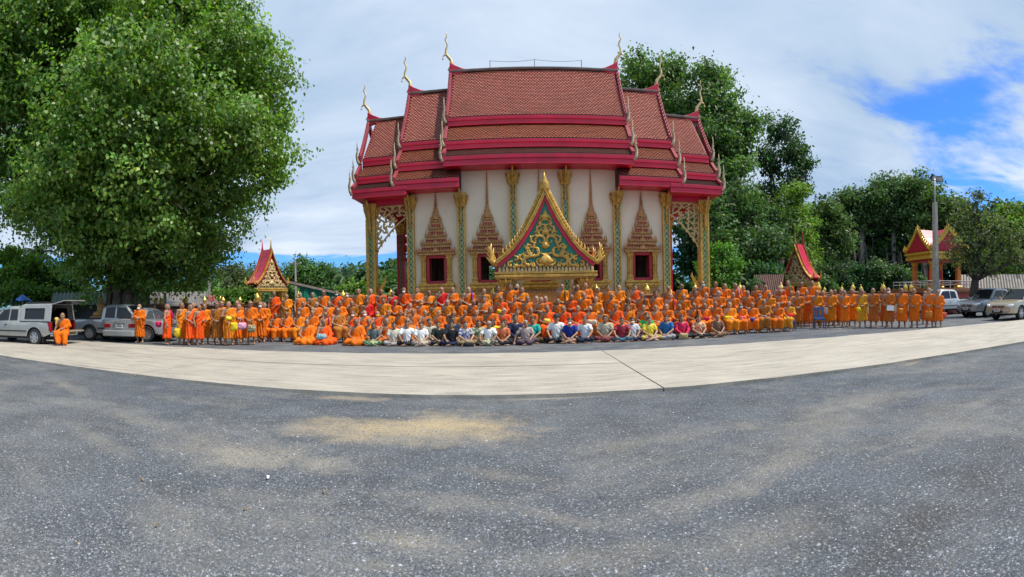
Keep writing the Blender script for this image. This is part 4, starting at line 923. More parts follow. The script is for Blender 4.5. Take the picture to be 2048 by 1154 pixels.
# the great bodhi tree
BO = LB([(60, 70, 24, 4.0), (200, 10, 25, 4.4), (350, 40, 25, 3.6), (395, 170, 25, 3.9), (435, 290, 25, 3.5), (250, 200, 22.5, 4.2), (80, 225, 24, 4.0), (340, 370, 24, 3.9), (420, 410, 26, 2.6), (200, 380, 23, 4.0), (45, 345, 25, 2.5),
         (250, 480, 25, 3.3), (150, 455, 25, 2.2), (330, 500, 26.5, 2.6), (390, 490, 27, 1.7), (310, -130, 27, 4.6), (120, -150, 27, 5.5), (300, 180, 31, 5.0), (140, 300, 31, 5.0), (440, 150, 29, 2.5), (505, 330, 25.5, 1.4), (520, 230, 26, 1.5), (470, 60, 26, 1.8), (330, 540, 27, 1.9), (220, 535, 26, 1.6), (400, 525, 28, 1.6), (160, 535, 27, 1.4), (270, 560, 26, 1.3), (545, 365, 25.5, .8), (545, 260, 26, .9), (-60, 180, 25, 3.8)])
bt = ground_of(255, 27)
bo = tree('bodhi_tree', bt, BO, .195, (.105, .185, .032), .01, 'huge leafy bodhi tree with fluted trunk behind the parked cars', mat='leaf_gloss', seed=4, dens=20.5, fill=1.5, clr=.5, per=36, lump=.3, droop=.7, aspect=.75, keep=.9)
for ch_ in list(bo.children):
    if ch_.name.startswith('trunk'): bpy.data.objects.remove(ch_)
t = MB(); rr = random.Random(3); b_ = Vector(bt)
for k in range(26):                                     # fluted trunk of fused stems and aerial roots
    a = 2*pi*k/26+rr.uniform(-.1, .1); r0 = rr.uniform(.85, 1.25); h = rr.uniform(3.5, 6); r1 = rr.uniform(.12, .24)
    t.tube([(r0*1.15*math.cos(a), r0*math.sin(a), -.1), (r0*.95*math.cos(a), r0*.85*math.sin(a), h*.35), (r0*.85*math.cos(a+.1), r0*.75*math.sin(a+.1), h*.7), (r0*.8*math.cos(a), r0*.7*math.sin(a), h)], [r1*1.3, r1, r1*.9, r1*.7], 7)
t.tube([(0, 0, -.1), (0, 0, 3), (0, 0, 6.5)], [.95, .85, .6], 12)
for c, r in BO:
    c = Vector(c)-b_; limb(t, (c.x*.08, c.y*.08, 4.5), c, .38, .08, rr, .1)
    for k in range(4): limb(t, Vector((0, 0, 4.5))+(c-Vector((0, 0, 4.5)))*.6, c+Vector((rr.uniform(-1, 1), rr.uniform(-1, 1), rr.uniform(-.6, .8)))*r*.8, .10, .02, rr)
t.build('trunk', 'bark', bo, smooth=True)
G1, G2, G3, G4 = (.085, .150, .038), (.056, .108, .036), (.115, .190, .036), (.040, .080, .034)
FG = 'tall trees behind the temple'
tree('tall_tree', ground_of(1310, 50), LB([(1290, 150, 50, 2.7), (1335, 170, 50, 2.4), (1262, 215, 50, 2.6), (1325, 240, 49, 3.0), (1290, 300, 49, 3.2), (1370, 230, 51, 2.0)]), .36, G1, .45, 'tall loose-crowned tree rising just behind the temple roof', seed=11, dens=28.5, clr=.8, per=26, keep=.8)
tree('tall_tree', ground_of(1440, 47), LB([(1420, 165, 48, 2.2), (1400, 215, 48, 2.4), (1455, 230, 48, 2.7), (1480, 290, 48, 2.6), (1415, 290, 47, 3.0), (1455, 350, 47, 3.0), (1500, 250, 48, 1.6), (1400, 370, 46, 2.6)]), .36, (.072, .132, .038), .5, 'tall tree with open upper boughs next to the porch finials', seed=12, dens=28.5, clr=.8, per=26, keep=.78)
tree('tall_tree', ground_of(1560, 52), LB([(1555, 265, 52, 2.0), (1590, 310, 52, 1.9), (1540, 330, 52, 2.2), (1590, 370, 52, 1.8), (1610, 330, 52, 1.0), (1560, 400, 52, 2.2), (1525, 390, 52, 1.8)]), .34, G4, .45, 'tall feathery dark tree with tiered boughs between bright trees', seed=13, dens=24.7, clr=.7, per=26, keep=.75)
tree('vine_clad_tree', ground_of(1585, 45), LB([(1585, 410, 45, 1.8), (1600, 460, 45, 2.0), (1570, 480, 45, 2.1), (1610, 520, 45, 2.0)]), .3, G3, .35, 'bright green vine-draped tree behind the forest-side red gate', seed=14, dens=32.3, clr=.6)
tree('dense_tree', ground_of(1470, 41), LB([(1450, 430, 42, 2.9), (1510, 430, 44, 2.6), (1480, 490, 40, 2.8), (1520, 520, 40, 2.4), (1540, 470, 43, 2.0)]), .3, G2, .5, 'dense dark tree mass beside the forest-side porch', seed=15, dens=32.3, clr=.7)
tree('round_bush', ground_of(1442, 33), LB([(1440, 515, 33, 1.25), (1420, 545, 33, 1.1), (1460, 545, 33, 1.2), (1445, 575, 33, 1.2)]), .2, (.075, .175, .030), .12, 'rounded bright bush beside the forest-side porch column', 'bush', seed=16, dens=34.2, clr=.4)
tree('tall_tree', ground_of(1655, 52), LB([(1660, 430, 52, 1.7), (1645, 460, 52, 1.9), (1675, 480, 52, 2.0), (1650, 510, 52, 2.2)]), .34, (.068, .115, .036), .4, 'upright mid-green tree behind the bud posts at the forest edge', seed=17, dens=30.4, clr=.7)
for i, (px, lob) in enumerate(((1725, [(1715, 415, 60, 2.6), (1745, 395, 60, 2.4), (1700, 440, 60, 2.0), (1750, 440, 60, 2.4)]), (1790, [(1775, 392, 61, 2.6), (1805, 395, 61, 2.5), (1790, 430, 60, 2.6), (1760, 420, 61, 2.0)]), (1850, [(1840, 388, 60, 2.6), (1870, 405, 60, 2.5), (1855, 440, 60, 2.6), (1825, 420, 61, 2.2), (1895, 430, 60, 2.0)]))):
    tree('umbrella_tree', ground_of(px, 60), LB(lob), .4, [(.062, .115, .036), (.054, .100, .034), (.070, .120, .036)][i], .32, ['flat-topped tall tree on bare trunks, nearest the forest-side gate', 'flat-topped tall tree on bare trunks, between two like it', 'flat-topped tall tree on bare trunks behind the shrine pavilion'][i], group='flat-topped forest trees', seed=20+i, dens=40.6, clr=.85, fork=.8, bark='bark_pale', keep=.85)
tree('gnarled_tree', ground_of(1942, 32.5), LB([(1955, 415, 32.5, 1.0), (1935, 450, 32.5, 1.2), (1980, 455, 32.5, 1.4), (1945, 490, 32, 1.5), (2010, 480, 32.5, 1.2), (1995, 515, 32.5, 1.3), (1920, 525, 32.5, 1.2), (2030, 520, 32.5, 1.0), (1965, 535, 32.5, 1.0)]), .2, (.085, .110, .045), .34, 'gnarled grey-green tree with dark trunk standing behind the pickups', seed=30, dens=11, clr=.40, per=22, keep=.70, fill=.8, bark='bark_dark', fork=.5)
tree('leafy_tree', ground_of(2040, 48), LB([(2035, 440, 48, 2.0), (2060, 480, 48, 2.4), (2030, 510, 48, 2.2), (2010, 540, 48, 1.8)]), .34, G3, .35, 'bright leafy tree at the far end beyond the pickups', seed=31, dens=30.4, clr=.7)
# dark understorey under the forest: shrubs one by one at the edge, the rest one mass
for i, (px, py, r, R_) in enumerate(((1640, 555, 44, 1.3), (1675, 550, 46, 1.6), (1712, 556, 47, 1.5), (1750, 550, 48, 1.7), (1790, 556, 49, 1.5), (1530, 545, 36, 1.0), (1820, 560, 50, 1.5))):
    tree('forest_shrub', ground_of(px, r), LB([(px, py, r, R_), (px+14, py+12, r-.5, R_*.8), (px-12, py+15, r-.3, R_*.85)]), .28, [G2, G4, (.03, .08, .03)][i % 3], .1, 'dark leafy shrub at the foot of the forest trees', 'shrub', 'shrubs along the forest edge', seed=40+i, dens=28.5, clr=.5)
rng = np.random.default_rng(5); lob = []
for k in range(110):
    px = rng.uniform(1400, 2150); r = rng.uniform(62, 75); lob.append((at(px, rng.uniform(430, 590), r), rng.uniform(2.2, 3.6)))
V, Q, K = crown(lob, .7, rng, (.020, .055, .020), dens=8, fill=1.2, clr=1.1, per=24); tag(link('far_wood', npmesh('far_wood', V, Q, 'leaf_soft', K)), 'dark wood filling in behind the separate forest trees', 'wood', kind='stuff')
for i in range(22):                                     # bare trunks standing in the shade
    px = 1650+11*i+random.uniform(-5, 5); r = random.uniform(54, 62); g_ = ground_of(px, r); s = MB(); lx = random.uniform(-.8, .8); h = random.uniform(4.5, 7.5)
    s.tube([(0, 0, 0), (lx*.3, 0, h*.4), (lx, .3, h)], [.16, .13, .08], 6); limb(s, (lx*.6, .1, h*.6), (lx+random.uniform(-1, 1), 0, h+.5), .07, .03, random)
    o = s.build('slender_tree', 'bark' if i % 3 == 0 else 'bark_dark', loc=g_, smooth=True); tag(o, 'slender bare trunk in the shade below the flat-topped trees', 'tree', 'bare trunks under the forest crowns')
# left background
for i, (lob, px, r, c, lb) in enumerate((
        ([(20, 525, 36, 1.6), (60, 540, 35, 1.5), (5, 560, 34, 1.6)], 25, 36, (.085, .160, .020), 'bright yellow-green tree beyond the canopied pickup'),
        ([(105, 560, 36, 1.4), (140, 575, 36, 1.2), (85, 580, 35, 1.2)], 110, 36, (.055, .120, .022), 'mid-green bushy tree between pickup canopy and green-roofed shelter'),
        ([(30, 590, 31, .9), (70, 598, 31, .8), (110, 602, 31, .8)], 65, 31, (.070, .145, .020), 'low leafy hedge bush right behind the canopied pickup'),
        ([(385, 585, 50, 1.6), (420, 590, 50, 1.3)], 400, 50, (.05, .12, .025), 'green bush behind the brown wall by the red sign'),
        ([(455, 560, 62, 2.2), (440, 580, 60, 2.0), (480, 575, 60, 1.9)], 458, 62, (.060, .085, .030), 'dull olive tree behind the low grey shed roof'),
        ([(515, 560, 66, 2.2), (500, 585, 60, 1.8)], 512, 66, (.055, .095, .028), 'olive tree behind the shed-side red gate'),
        ([(585, 555, 76, 2.4), (605, 545, 76, 2.2), (575, 575, 74, 2.4)], 592, 76, (.060, .125, .028), 'far green tree above the grey shed ridge'),
        ([(640, 548, 78, 2.5), (660, 560, 78, 2.2), (625, 570, 76, 2.2)], 642, 78, (.050, .110, .026), 'far tree above the green tarpaulin'),
        ([(705, 560, 70, 2.0), (730, 570, 70, 1.8), (690, 580, 68, 1.8)], 708, 70, (.045, .100, .028), 'far dark tree beside the shed-side porch column'),
        ([(470, 598, 40, .9), (440, 600, 40, .9), (495, 597, 40, .8)], 468, 40, (.075, .145, .022), 'low bright bush behind the brown wall below the shed roof'),
        ([(715, 590, 55, 1.2), (690, 592, 55, 1.0)], 702, 55, (.085, .150, .022), 'bright grass-green bush beyond the shed end'),
        ([(815, 570, 48, 1.7), (790, 585, 48, 1.3), (770, 580, 52, 1.5)], 800, 48, (.05, .115, .025), 'green bush seen through the shed-side porch'))):
    tree('tree' if 'tree' in lb else 'bush', ground_of(px, r), LB(lob), .28 if r < 45 else .42, c, .22, lb, 'tree' if 'tree' in lb else 'bush', seed=60+i, dens=30.4, clr=.5 if r < 45 else .8)
lob = []
for k in range(80):
    px = rng.uniform(-200, 1420); r = rng.uniform(95, 120); lob.append((at(px, rng.uniform(588, 604), r), rng.uniform(1.8, 3.4)))
for px in range(740, 1340, 26): lob.append((at(px, rng.uniform(560, 585), 62), rng.uniform(2, 3)))
V, Q, K = crown(lob, .8, rng, (.042, .090, .030), dens=8, fill=1.2, clr=1.2, per=22); tag(link('far_wood', npmesh('far_wood', V, Q, 'leaf_soft', K)), 'distant green tree line beyond the temple and sheds', 'wood', kind='stuff')
# coconut palms and banana plants
pm('frond', (.055, .115, .025), .5, var=.25, scale=2)
def palm(px, r, py, label, n=17, L=3.2, banana=False, seed=1):
    g_ = ground_of(px, r); zt = at(px, py, r).z; rr = random.Random(seed); e = empty('banana_plant' if banana else 'coconut_palm', g_)
    s = MB(); s.tube([(0, 0, 0), (.2, 0, zt*.5), (.1, 0, zt)], [.22, .16, .12], 8); s.build('trunk', 'bark_pale', e, smooth=True)
    for k in range(n):
        a = 2*pi*k/n+rr.uniform(-.2, .2); el = rr.uniform(.1, 1.15); f = MB(); l_ = L*rr.uniform(.8, 1.1); m = 8 if not banana else 5
        sp = [Vector((.1+math.cos(a)*math.cos(el)*l_*u, math.sin(a)*math.cos(el)*l_*u, zt+math.sin(el)*l_*u-1.05*l_*u*u*math.cos(el)*.8)) for u in [j/m for j in range(m+1)]]
        side = Vector((-math.sin(a), math.cos(a), 0))
        if banana:
            wd = [.05, .26, .32, .3, .2, .02]
            f.add([p_+side*w_ for p_, w_ in zip(sp, wd)]+[p_-side*w_ for p_, w_ in zip(sp, wd)]+[p_+Vector((0, 0, .05)) for p_ in sp], [(i, i+1, 2*(m+1)+i+1, 2*(m+1)+i) for i in range(m)]+[(m+1+i, 2*(m+1)+i, 2*(m+1)+i+1, m+2+i) for i in range(m)])
        else:
            f.tube(sp, [.03]*m+[.006], 4)
            for i in range(1, m+1):
                for s1 in (-1, 1):
                    for h in (0, .5):
                        p_ = sp[i-1].lerp(sp[i], h); q_ = p_+side*s1*.55*math.sin(pi*min(1, (i+h)/m*.85+.12))+Vector((0, 0, -.28)); d_ = (sp[i]-sp[i-1]).normalized()
                        f.add([p_-d_*.05, p_+d_*.06, q_+d_*.22], [(0, 1, 2)])
        f.build('frond', 'frond', e, fix=False)
    tag(e, label, 'palm' if not banana else 'plant')
palm(650, 80, 553, 'far coconut palm above the green tarpaulin shed', seed=2); palm(692, 66, 552, 'coconut palm by the shed-side porch column', L=2.6, seed=3); palm(78, 40, 508, 'pale coconut palm under the bodhi boughs', L=2.4, seed=4); palm(632, 84, 565, 'shorter far coconut palm beside a taller one', seed=5)
palm(803, 40, 575, 'banana plant seen through the shed-side porch', 8, 1.9, True, 6); palm(772, 38, 590, 'low banana plant between the porch columns', 8, 1.5, True, 7); palm(1497, 33, 572, 'palm clump behind the monks by the tiled hut', 12, 1.6, False, 8)

# ---- sheds and huts
pm('corrugated', (.18, .165, .148), .6, .1, var=.25, scale=1.5, stain=(.18, .12, .08), sfac=.5, sscale=1.2); pm('tarp_green', (.004, .20, .13), .55, var=.2, scale=2); pm('tarp_blue', (.04, .20, .70), .5, var=.2, scale=2); pm('roof_green', (.008, .09, .065), .5, var=.2); pm('plank_grey', (.30, .27, .23), .8, var=.25, scale=3); pm('timber', (.13, .09, .06), .8, var=.3); pm('tile_brown', (.13, .055, .04), .7, var=.25, scale=4, bump=.6, bscale=8); pm('wall_pale', (.55, .52, .46), .8, var=.12); pm('sheet_teal', (.05, .38, .36), .5, var=.12)
def sheet(mb, a, b, c, d, waves, amp=.035):             # corrugated sheet a-b (top edge) to d-c (bottom edge)
    a, b, c, d = map(Vector, (a, b, c, d)); n = waves*2; nr = (b-a).cross(d-a).normalized(); vs = []
    for k in range(n+1):
        u = k/n; o = nr*(amp if k % 2 else -amp); vs += [a.lerp(b, u)+o, d.lerp(c, u)+o]
    mb.add(vs, [(2*k, 2*k+2, 2*k+3, 2*k+1) for k in range(n)])
def shed(name, label, c, rz, L, Wd, he, hr, roof_mat, wall=None, side=None, posts=4, cat='shed', waves=24, over=.4, one=False):
    """gabled (or lean-to) shed: ridge along local x"""
    e = empty(name, (c[0], c[1], 0), rz); tag(e, label, cat)
    for s1 in ((-1, 1) if not one else (-1,)):
        r_ = MB(); yb = s1*(Wd/2+over); yt = 0 if not one else Wd/2; sheet(r_, (-L/2-over, yt, hr), (L/2+over, yt, hr), (L/2+over, yb, he-.15), (-L/2-over, yb, he-.15), waves); r_.build('roof_sheet', roof_mat, e, fix=False)
    for k in range(posts):
        for s1 in (-1, 1):
            s = MB(); x = -L/2+L*k/(posts-1); s.bx(x-.07, x+.07, s1*Wd/2-.07, s1*Wd/2+.07, 0, he if not (one and s1 > 0) else hr-.1); s.build('post', 'plank_grey', e)
    s = MB(); s.bx(-L/2, L/2, -Wd/2-.04, -Wd/2+.04, he-.2, he-.03); s.build('eave_beam', 'timber', e)
    if wall:
        s = MB(); s.bx(-L/2, L/2, Wd/2-.06, Wd/2+.02, 0, he-.1); s.build('back_wall', wall, e)
        for s1 in (-1, 1): s = MB(); s.prism([(-Wd/2, 0), (Wd/2, 0), (Wd/2, he-.1), (0, hr-.15), (-Wd/2, he-.1)], s1*L/2-.03, s1*L/2+.03, 'yz'); s.build('end_wall', wall, e)
    if side:
        n = 18; s = MB(); top = [(-L/2+L*k/n, -Wd/2-.10+.07*math.sin(k*1.9), he-.14-.05*math.sin(k*.9)) for k in range(n+1)]; bot = [(x, y-.05*math.sin(k*2.3), .35+.12*math.sin(k*1.1)) for k, (x, y, z) in enumerate(top)]
        s.add(top+bot, [(k, k+1, n+2+k, n+1+k) for k in range(n)]); s.build('tarpaulin', side, e, fix=False)
    return e
c = at(562, 600, 46); zl, zh = at(712, 593, 46).z, at(567, 561, 46).z; sw = 2*150*46/F          # its gable end faces the yard
o = shed('open_shed', 'broad grey roofed shed, its gable end hung with a green tarpaulin', (c.x, c.y), pi/2+.46, 7, sw, zl, zh, 'corrugated', None, None, 4, waves=30, over=.25)
s = MB(); n = 20; tp = [(-3.62+.06*math.sin(k*1.9), sw/2*(.24+.62*k/n)*-1, zl+(zh-zl)*(1-(.24+.62*k/n))-.16) for k in range(n+1)]; bo_ = [(x-.1*math.sin(k*1.3), y, .5+.1*math.sin(k)) for k, (x, y, z) in enumerate(tp)]
s.add(tp+bo_, [(k, k+1, n+2+k, n+1+k) for k in range(n)]); s.build('tarpaulin', 'tarp_green', o, fix=False)
s = MB(); s.prism([(-sw/2-.2, zl-.16), (0, zh-.03), (sw/2+.2, zl-.16), (sw/2+.2, zl-.34), (0, zh-.24), (-sw/2-.2, zl-.34)], -3.76, -3.68, 'yz'); s.build('bargeboard', 'plank_grey', o)
c = at(468, 600, 52); shed('open_shed', 'low shed with a grey corrugated roof behind the shed-side red gate', (c.x, c.y), .45, 4.6, 3, 2.2, 2.75, 'corrugated', 'plank_grey', None, 3)
c = at(352, 600, 42); shed('house', 'low house with brownish grey roof behind the wall by the bodhi tree', (c.x, c.y), .62, 5.0, 4, 1.9, 2.75, 'corrugated', 'wall_pale', None, 3, 'house')
c = at(385, 600, 37); shed('lean_to', 'lean-to with pale sheet roof just behind the brown wall', (c.x, c.y), .6, 3.6, 2.4, 1.55, 2.0, 'corrugated', None, None, 3, one=True)
c = at(160, 600, 29.5); shed('green_shelter', 'small open shelter with a dark green roof under the bodhi tree', (c.x, c.y), .85, 2.4, 2.6, 1.85, 2.45, 'roof_green', None, None, 2, 'shelter', 14)
c = at(185, 600, 32.5); shed('plank_hut', 'pale plank hut behind the green-roofed shelter', (c.x, c.y), .8, 3.0, 2.0, 1.9, 2.2, 'corrugated', 'wall_pale', None, 2, 'hut', 14)
c = at(1540, 600, 33.5); shed('tiled_hut', 'hut with a steep brown tiled roof beside the forest-side porch', (c.x, c.y), -.7, 1.3, 2.2, 1.5, 2.95, 'tile_brown', 'timber', None, 2, 'hut', 16)
c = at(1985, 600, 43); shed('long_shed', 'grey corrugated shed behind the parked pickups with a turquoise sheet', (c.x, c.y), -.9, 5.5, 3.2, 2.0, 3.1, 'corrugated', 'timber', 'sheet_teal', 3, waves=26)
c = at(1780, 600, 52); shed('long_shed', 'low grey shed roof at the forest foot beside the shrine railing', (c.x, c.y), -.8, 4.5, 3.0, 1.9, 2.5, 'corrugated', 'timber', None, 3)
p = at(45, 598, 29); e = empty('blue_tarp', (p.x, p.y, 0)); s = MB(); n = 8  # crumpled blue tarp, built as a small peaked canopy on a pole
top = p.z+.28; s.add([(0, 0, top)]+[((.5+.12*(k%2))*math.cos(2*pi*k/n), (.5+.12*(k%2))*math.sin(2*pi*k/n), top-.32-.1*(k%3)) for k in range(n)], [(0, 1+k, 1+(k+1) % n) for k in range(n)]); s.build('canopy', 'tarp_blue', e, fix=False); s = MB(); s.tube([(0, 0, 0), (0, 0, top)], .03, 6); s.build('pole', 'steel', e); tag(e, 'blue parasol above the canopied pickup\'s cab', 'tarp')
p = at(423, 597, 36); e = empty('red_sign', (p.x, p.y, 0), .6); s = MB(); s.bx(-.24, .24, -.02, .02, p.z-.24, p.z+.24); s.build('board', pm('sign_red', (.48, .05, .04), .5, var=.2, scale=9, stain=(.75, .7, .65), sfac=.7, sscale=7), e); s = MB(); s.tube([(0, .04, 0), (0, .04, p.z)], .03, 6); s.build('post', 'steel', e); tag(e, 'small red notice board on a post behind the brown wall', 'sign')
for px, r, top, lb in ((592, 62, 520, 'concrete utility pole rising behind the grey shed roof'), (419, 40, 548, 'pale utility pole beside the red notice board'), (330, 34, 585, 'short pale post beside the house behind the brown wall')):
    g_ = ground_of(px, r); zt = at(px, top, r).z; e = empty('utility_pole', g_, .6); s = MB(); s.sq([(.14, 0), (.09, zt)]); s.build('pole', 'post_concrete', e); s = MB(); s.bx(-.8, .8, -.05, .05, zt-.5, zt-.38); s.build('crossarm', 'steel', e) if r > 50 else None
    for k in ((-.7, 0, .7) if r > 50 else ()): s = MB(); s.lathe([(.05, 0), (.07, .06), (.03, .14)], (k, 0, zt-.38), 8); s.build('insulator', 'rail_white', e)
    tag(e, lb, 'utility pole')
a, b = at(592, 526, 62), at(-60, 556, 40)
for k in range(3):
    s = MB(); s.tube([a.lerp(b, u)+Vector((0, 0, -.25*k-2.2*4*u*(1-u)*.25)) for u in [j/14 for j in range(15)]], .012, 4); o = s.build('power_line', 'lamp_black'); tag(o, 'thin power line sagging away from the pole behind the shed', 'cable', 'power lines behind the bodhi tree')
# golden seated image on its plinth under the bodhi tree
p = ground_of(203, 27); e = empty('seated_statue', p, .9); s = MB(); s.box((0, 0, .45), (1.1, .9, .9)); s.box((0, 0, .98), (1.25, 1.05, .16)); s.build('plinth', 'wall_gold', e, bevel=.03)
s = MB(); s.lathe([(.46, 0), (.5, .08), (.42, .2), (.24, .28), (.25, .5), (.29, .62), (.12, .72), (.08, .78), (.12, .86), (.11, .98), (.03, 1.08), (.02, 1.16)], (0, 0, 1.06), 14, 1, .7); s.build('figure', 'gold_red', e, smooth=True); tag(e, 'small gilded seated statue on a yellow plinth beside the bodhi trunk', 'statue')
# ================================================================ people (bodies and clothes grown as smooth distance-field surfaces)
class Field:
    def __init__(s, lo, hi, h):
        s.lo, s.h = np.array(lo, float), h; s.n = np.ceil((np.array(hi)-s.lo)/h).astype(int)+1
        s.ax = [(s.lo[i]+h*np.arange(s.n[i])).astype('f4') for i in range(3)]; s.D = np.full(s.n, .5, 'f4')
    def sub(s, lo, hi, pad):
        sl = []
        for i in range(3):
            a = int(np.clip((lo[i]-pad-s.lo[i])/s.h, 0, s.n[i]-1)); b = int(np.clip((hi[i]+pad-s.lo[i])/s.h+2, a+1, s.n[i])); sl.append(slice(a, b))
        return tuple(sl), [s.ax[i][sl[i]].reshape([-1 if j == i else 1 for j in range(3)]) for i in range(3)]
    def put(s, sl, d, k, op):
        A = s.D[sl]
        if op == 'u':
            if k > 0: hh = np.clip(.5+.5*(A-d)/k, 0, 1); s.D[sl] = A*(1-hh)+d*hh-k*hh*(1-hh)
            else: s.D[sl] = np.minimum(A, d)
        else:
            hh = np.clip(.5-.5*(A+d)/k, 0, 1); s.D[sl] = A*(1-hh)-d*hh+k*hh*(1-hh)
    def cone(s, a, b, ra, rb, k=.02, op='u'):
        a, b = np.array(a, float), np.array(b, float); r = max(ra, rb)
        sl, (x, y, z) = s.sub(np.minimum(a, b)-r, np.maximum(a, b)+r, .06); ab = b-a; L = (ab@ab)+1e-9
        t = np.clip(((x-a[0])*ab[0]+(y-a[1])*ab[1]+(z-a[2])*ab[2])/L, 0, 1)
        d = np.sqrt((x-a[0]-t*ab[0])**2+(y-a[1]-t*ab[1])**2+(z-a[2]-t*ab[2])**2)-(ra+(rb-ra)*t); s.put(sl, d, k, op)
    def chain(s, pts, rad, k=.02):
        for i in range(len(pts)-1): s.cone(pts[i], pts[i+1], rad[i], rad[i+1], k)
    def ell(s, c, r, k=.02, op='u', M=None):
        c, r = np.array(c, float), np.array(r, float); m = r.max(); sl, (x, y, z) = s.sub(c-m, c+m, .06)
        x, y, z = x-c[0], y-c[1], z-c[2]
        k0 = np.sqrt((x/r[0])**2+(y/r[1])**2+(z/r[2])**2); k1 = np.sqrt((x/r[0]**2)**2+(y/r[1]**2)**2+(z/r[2]**2)**2)+1e-6
        s.put(sl, k0*(k0-1)/k1, k, op)
    def grid(s): return [s.ax[i].reshape([-1 if j == i else 1 for j in range(3)]) for i in range(3)]
    def nets(s):
        D = s.D; n = s.n; I = D < 0; m = n-1; tot = int(np.prod(m)); quads = []; cid = []; cp = []
        st = np.array([m[1]*m[2], m[2], 1])
        for a in range(3):
            o = [i for i in range(3) if i != a]
            s0 = [slice(None)]*3; s1 = [slice(None)]*3; s0[a] = slice(0, -1); s1[a] = slice(1, None); s0, s1 = tuple(s0), tuple(s1)
            J = np.nonzero(I[s0] != I[s1]); ok = (J[o[0]] > 0) & (J[o[0]] < n[o[0]]-1) & (J[o[1]] > 0) & (J[o[1]] < n[o[1]]-1); J = tuple(j[ok] for j in J)
            d0, d1 = D[s0][J], D[s1][J]; pt = np.stack(J, 1).astype('f4'); pt[:, a] += d0/(d0-d1)
            base = J[0]*st[0]+J[1]*st[1]+J[2]*st[2]; u, v = st[o[0]], st[o[1]]
            q = np.stack([base-u-v, base-v, base, base-u], 1)
            for k in range(4): cid.append(q[:, k]); cp.append(pt)
            fl = I[s0][J]
            if a == 1: fl = ~fl
            q[~fl] = q[~fl][:, ::-1]; quads.append(q)
        cid = np.concatenate(cid); cp = np.concatenate(cp); uq, inv = np.unique(cid, return_inverse=True); cnt = np.bincount(inv)
        V = np.stack([np.bincount(inv, cp[:, i])/cnt for i in range(3)], 1)*s.h+s.lo
        Q = np.searchsorted(uq, np.concatenate(quads)); return V, Q
JK = ('pe', 'ch', 'ne', 'he', 'sh', 'el', 'wr', 'hp', 'kn', 'an')
def hand(f, w, d, nrm, side):
    w, d, nrm = Vector(w), Vector(d).normalized(), Vector(nrm).normalized(); sd = d.cross(nrm).normalized()*side
    f.cone(w, w+d*.075, .024, .034, .01); f.cone(w+d*.02+sd*.012, w+d*.08+sd*.024, .018, .018, .01); f.cone(w+d*.02-sd*.012, w+d*.08-sd*.024, .018, .018, .01)
    for k, L in enumerate((.066, .078, .072, .055)):
        b = w+d*.085+sd*(.030-.020*k); m = b+d*L*.55+nrm*.008; e = m+d*L*.35+nrm*L*.42
        f.cone(b, m, .0098, .0092, .004); f.cone(m, e, .0092, .008, .004)
    b = w+d*.03+sd*.03; f.cone(b, b+d*.035+sd*.028, .0125, .011, .006); f.cone(b+d*.035+sd*.028, b+d*.065+sd*.026+nrm*.012, .011, .009, .004)
def rot(v, a): return (v[0]*math.cos(a)-v[1]*math.sin(a), v[0]*math.sin(a)+v[1]*math.cos(a), v[2])
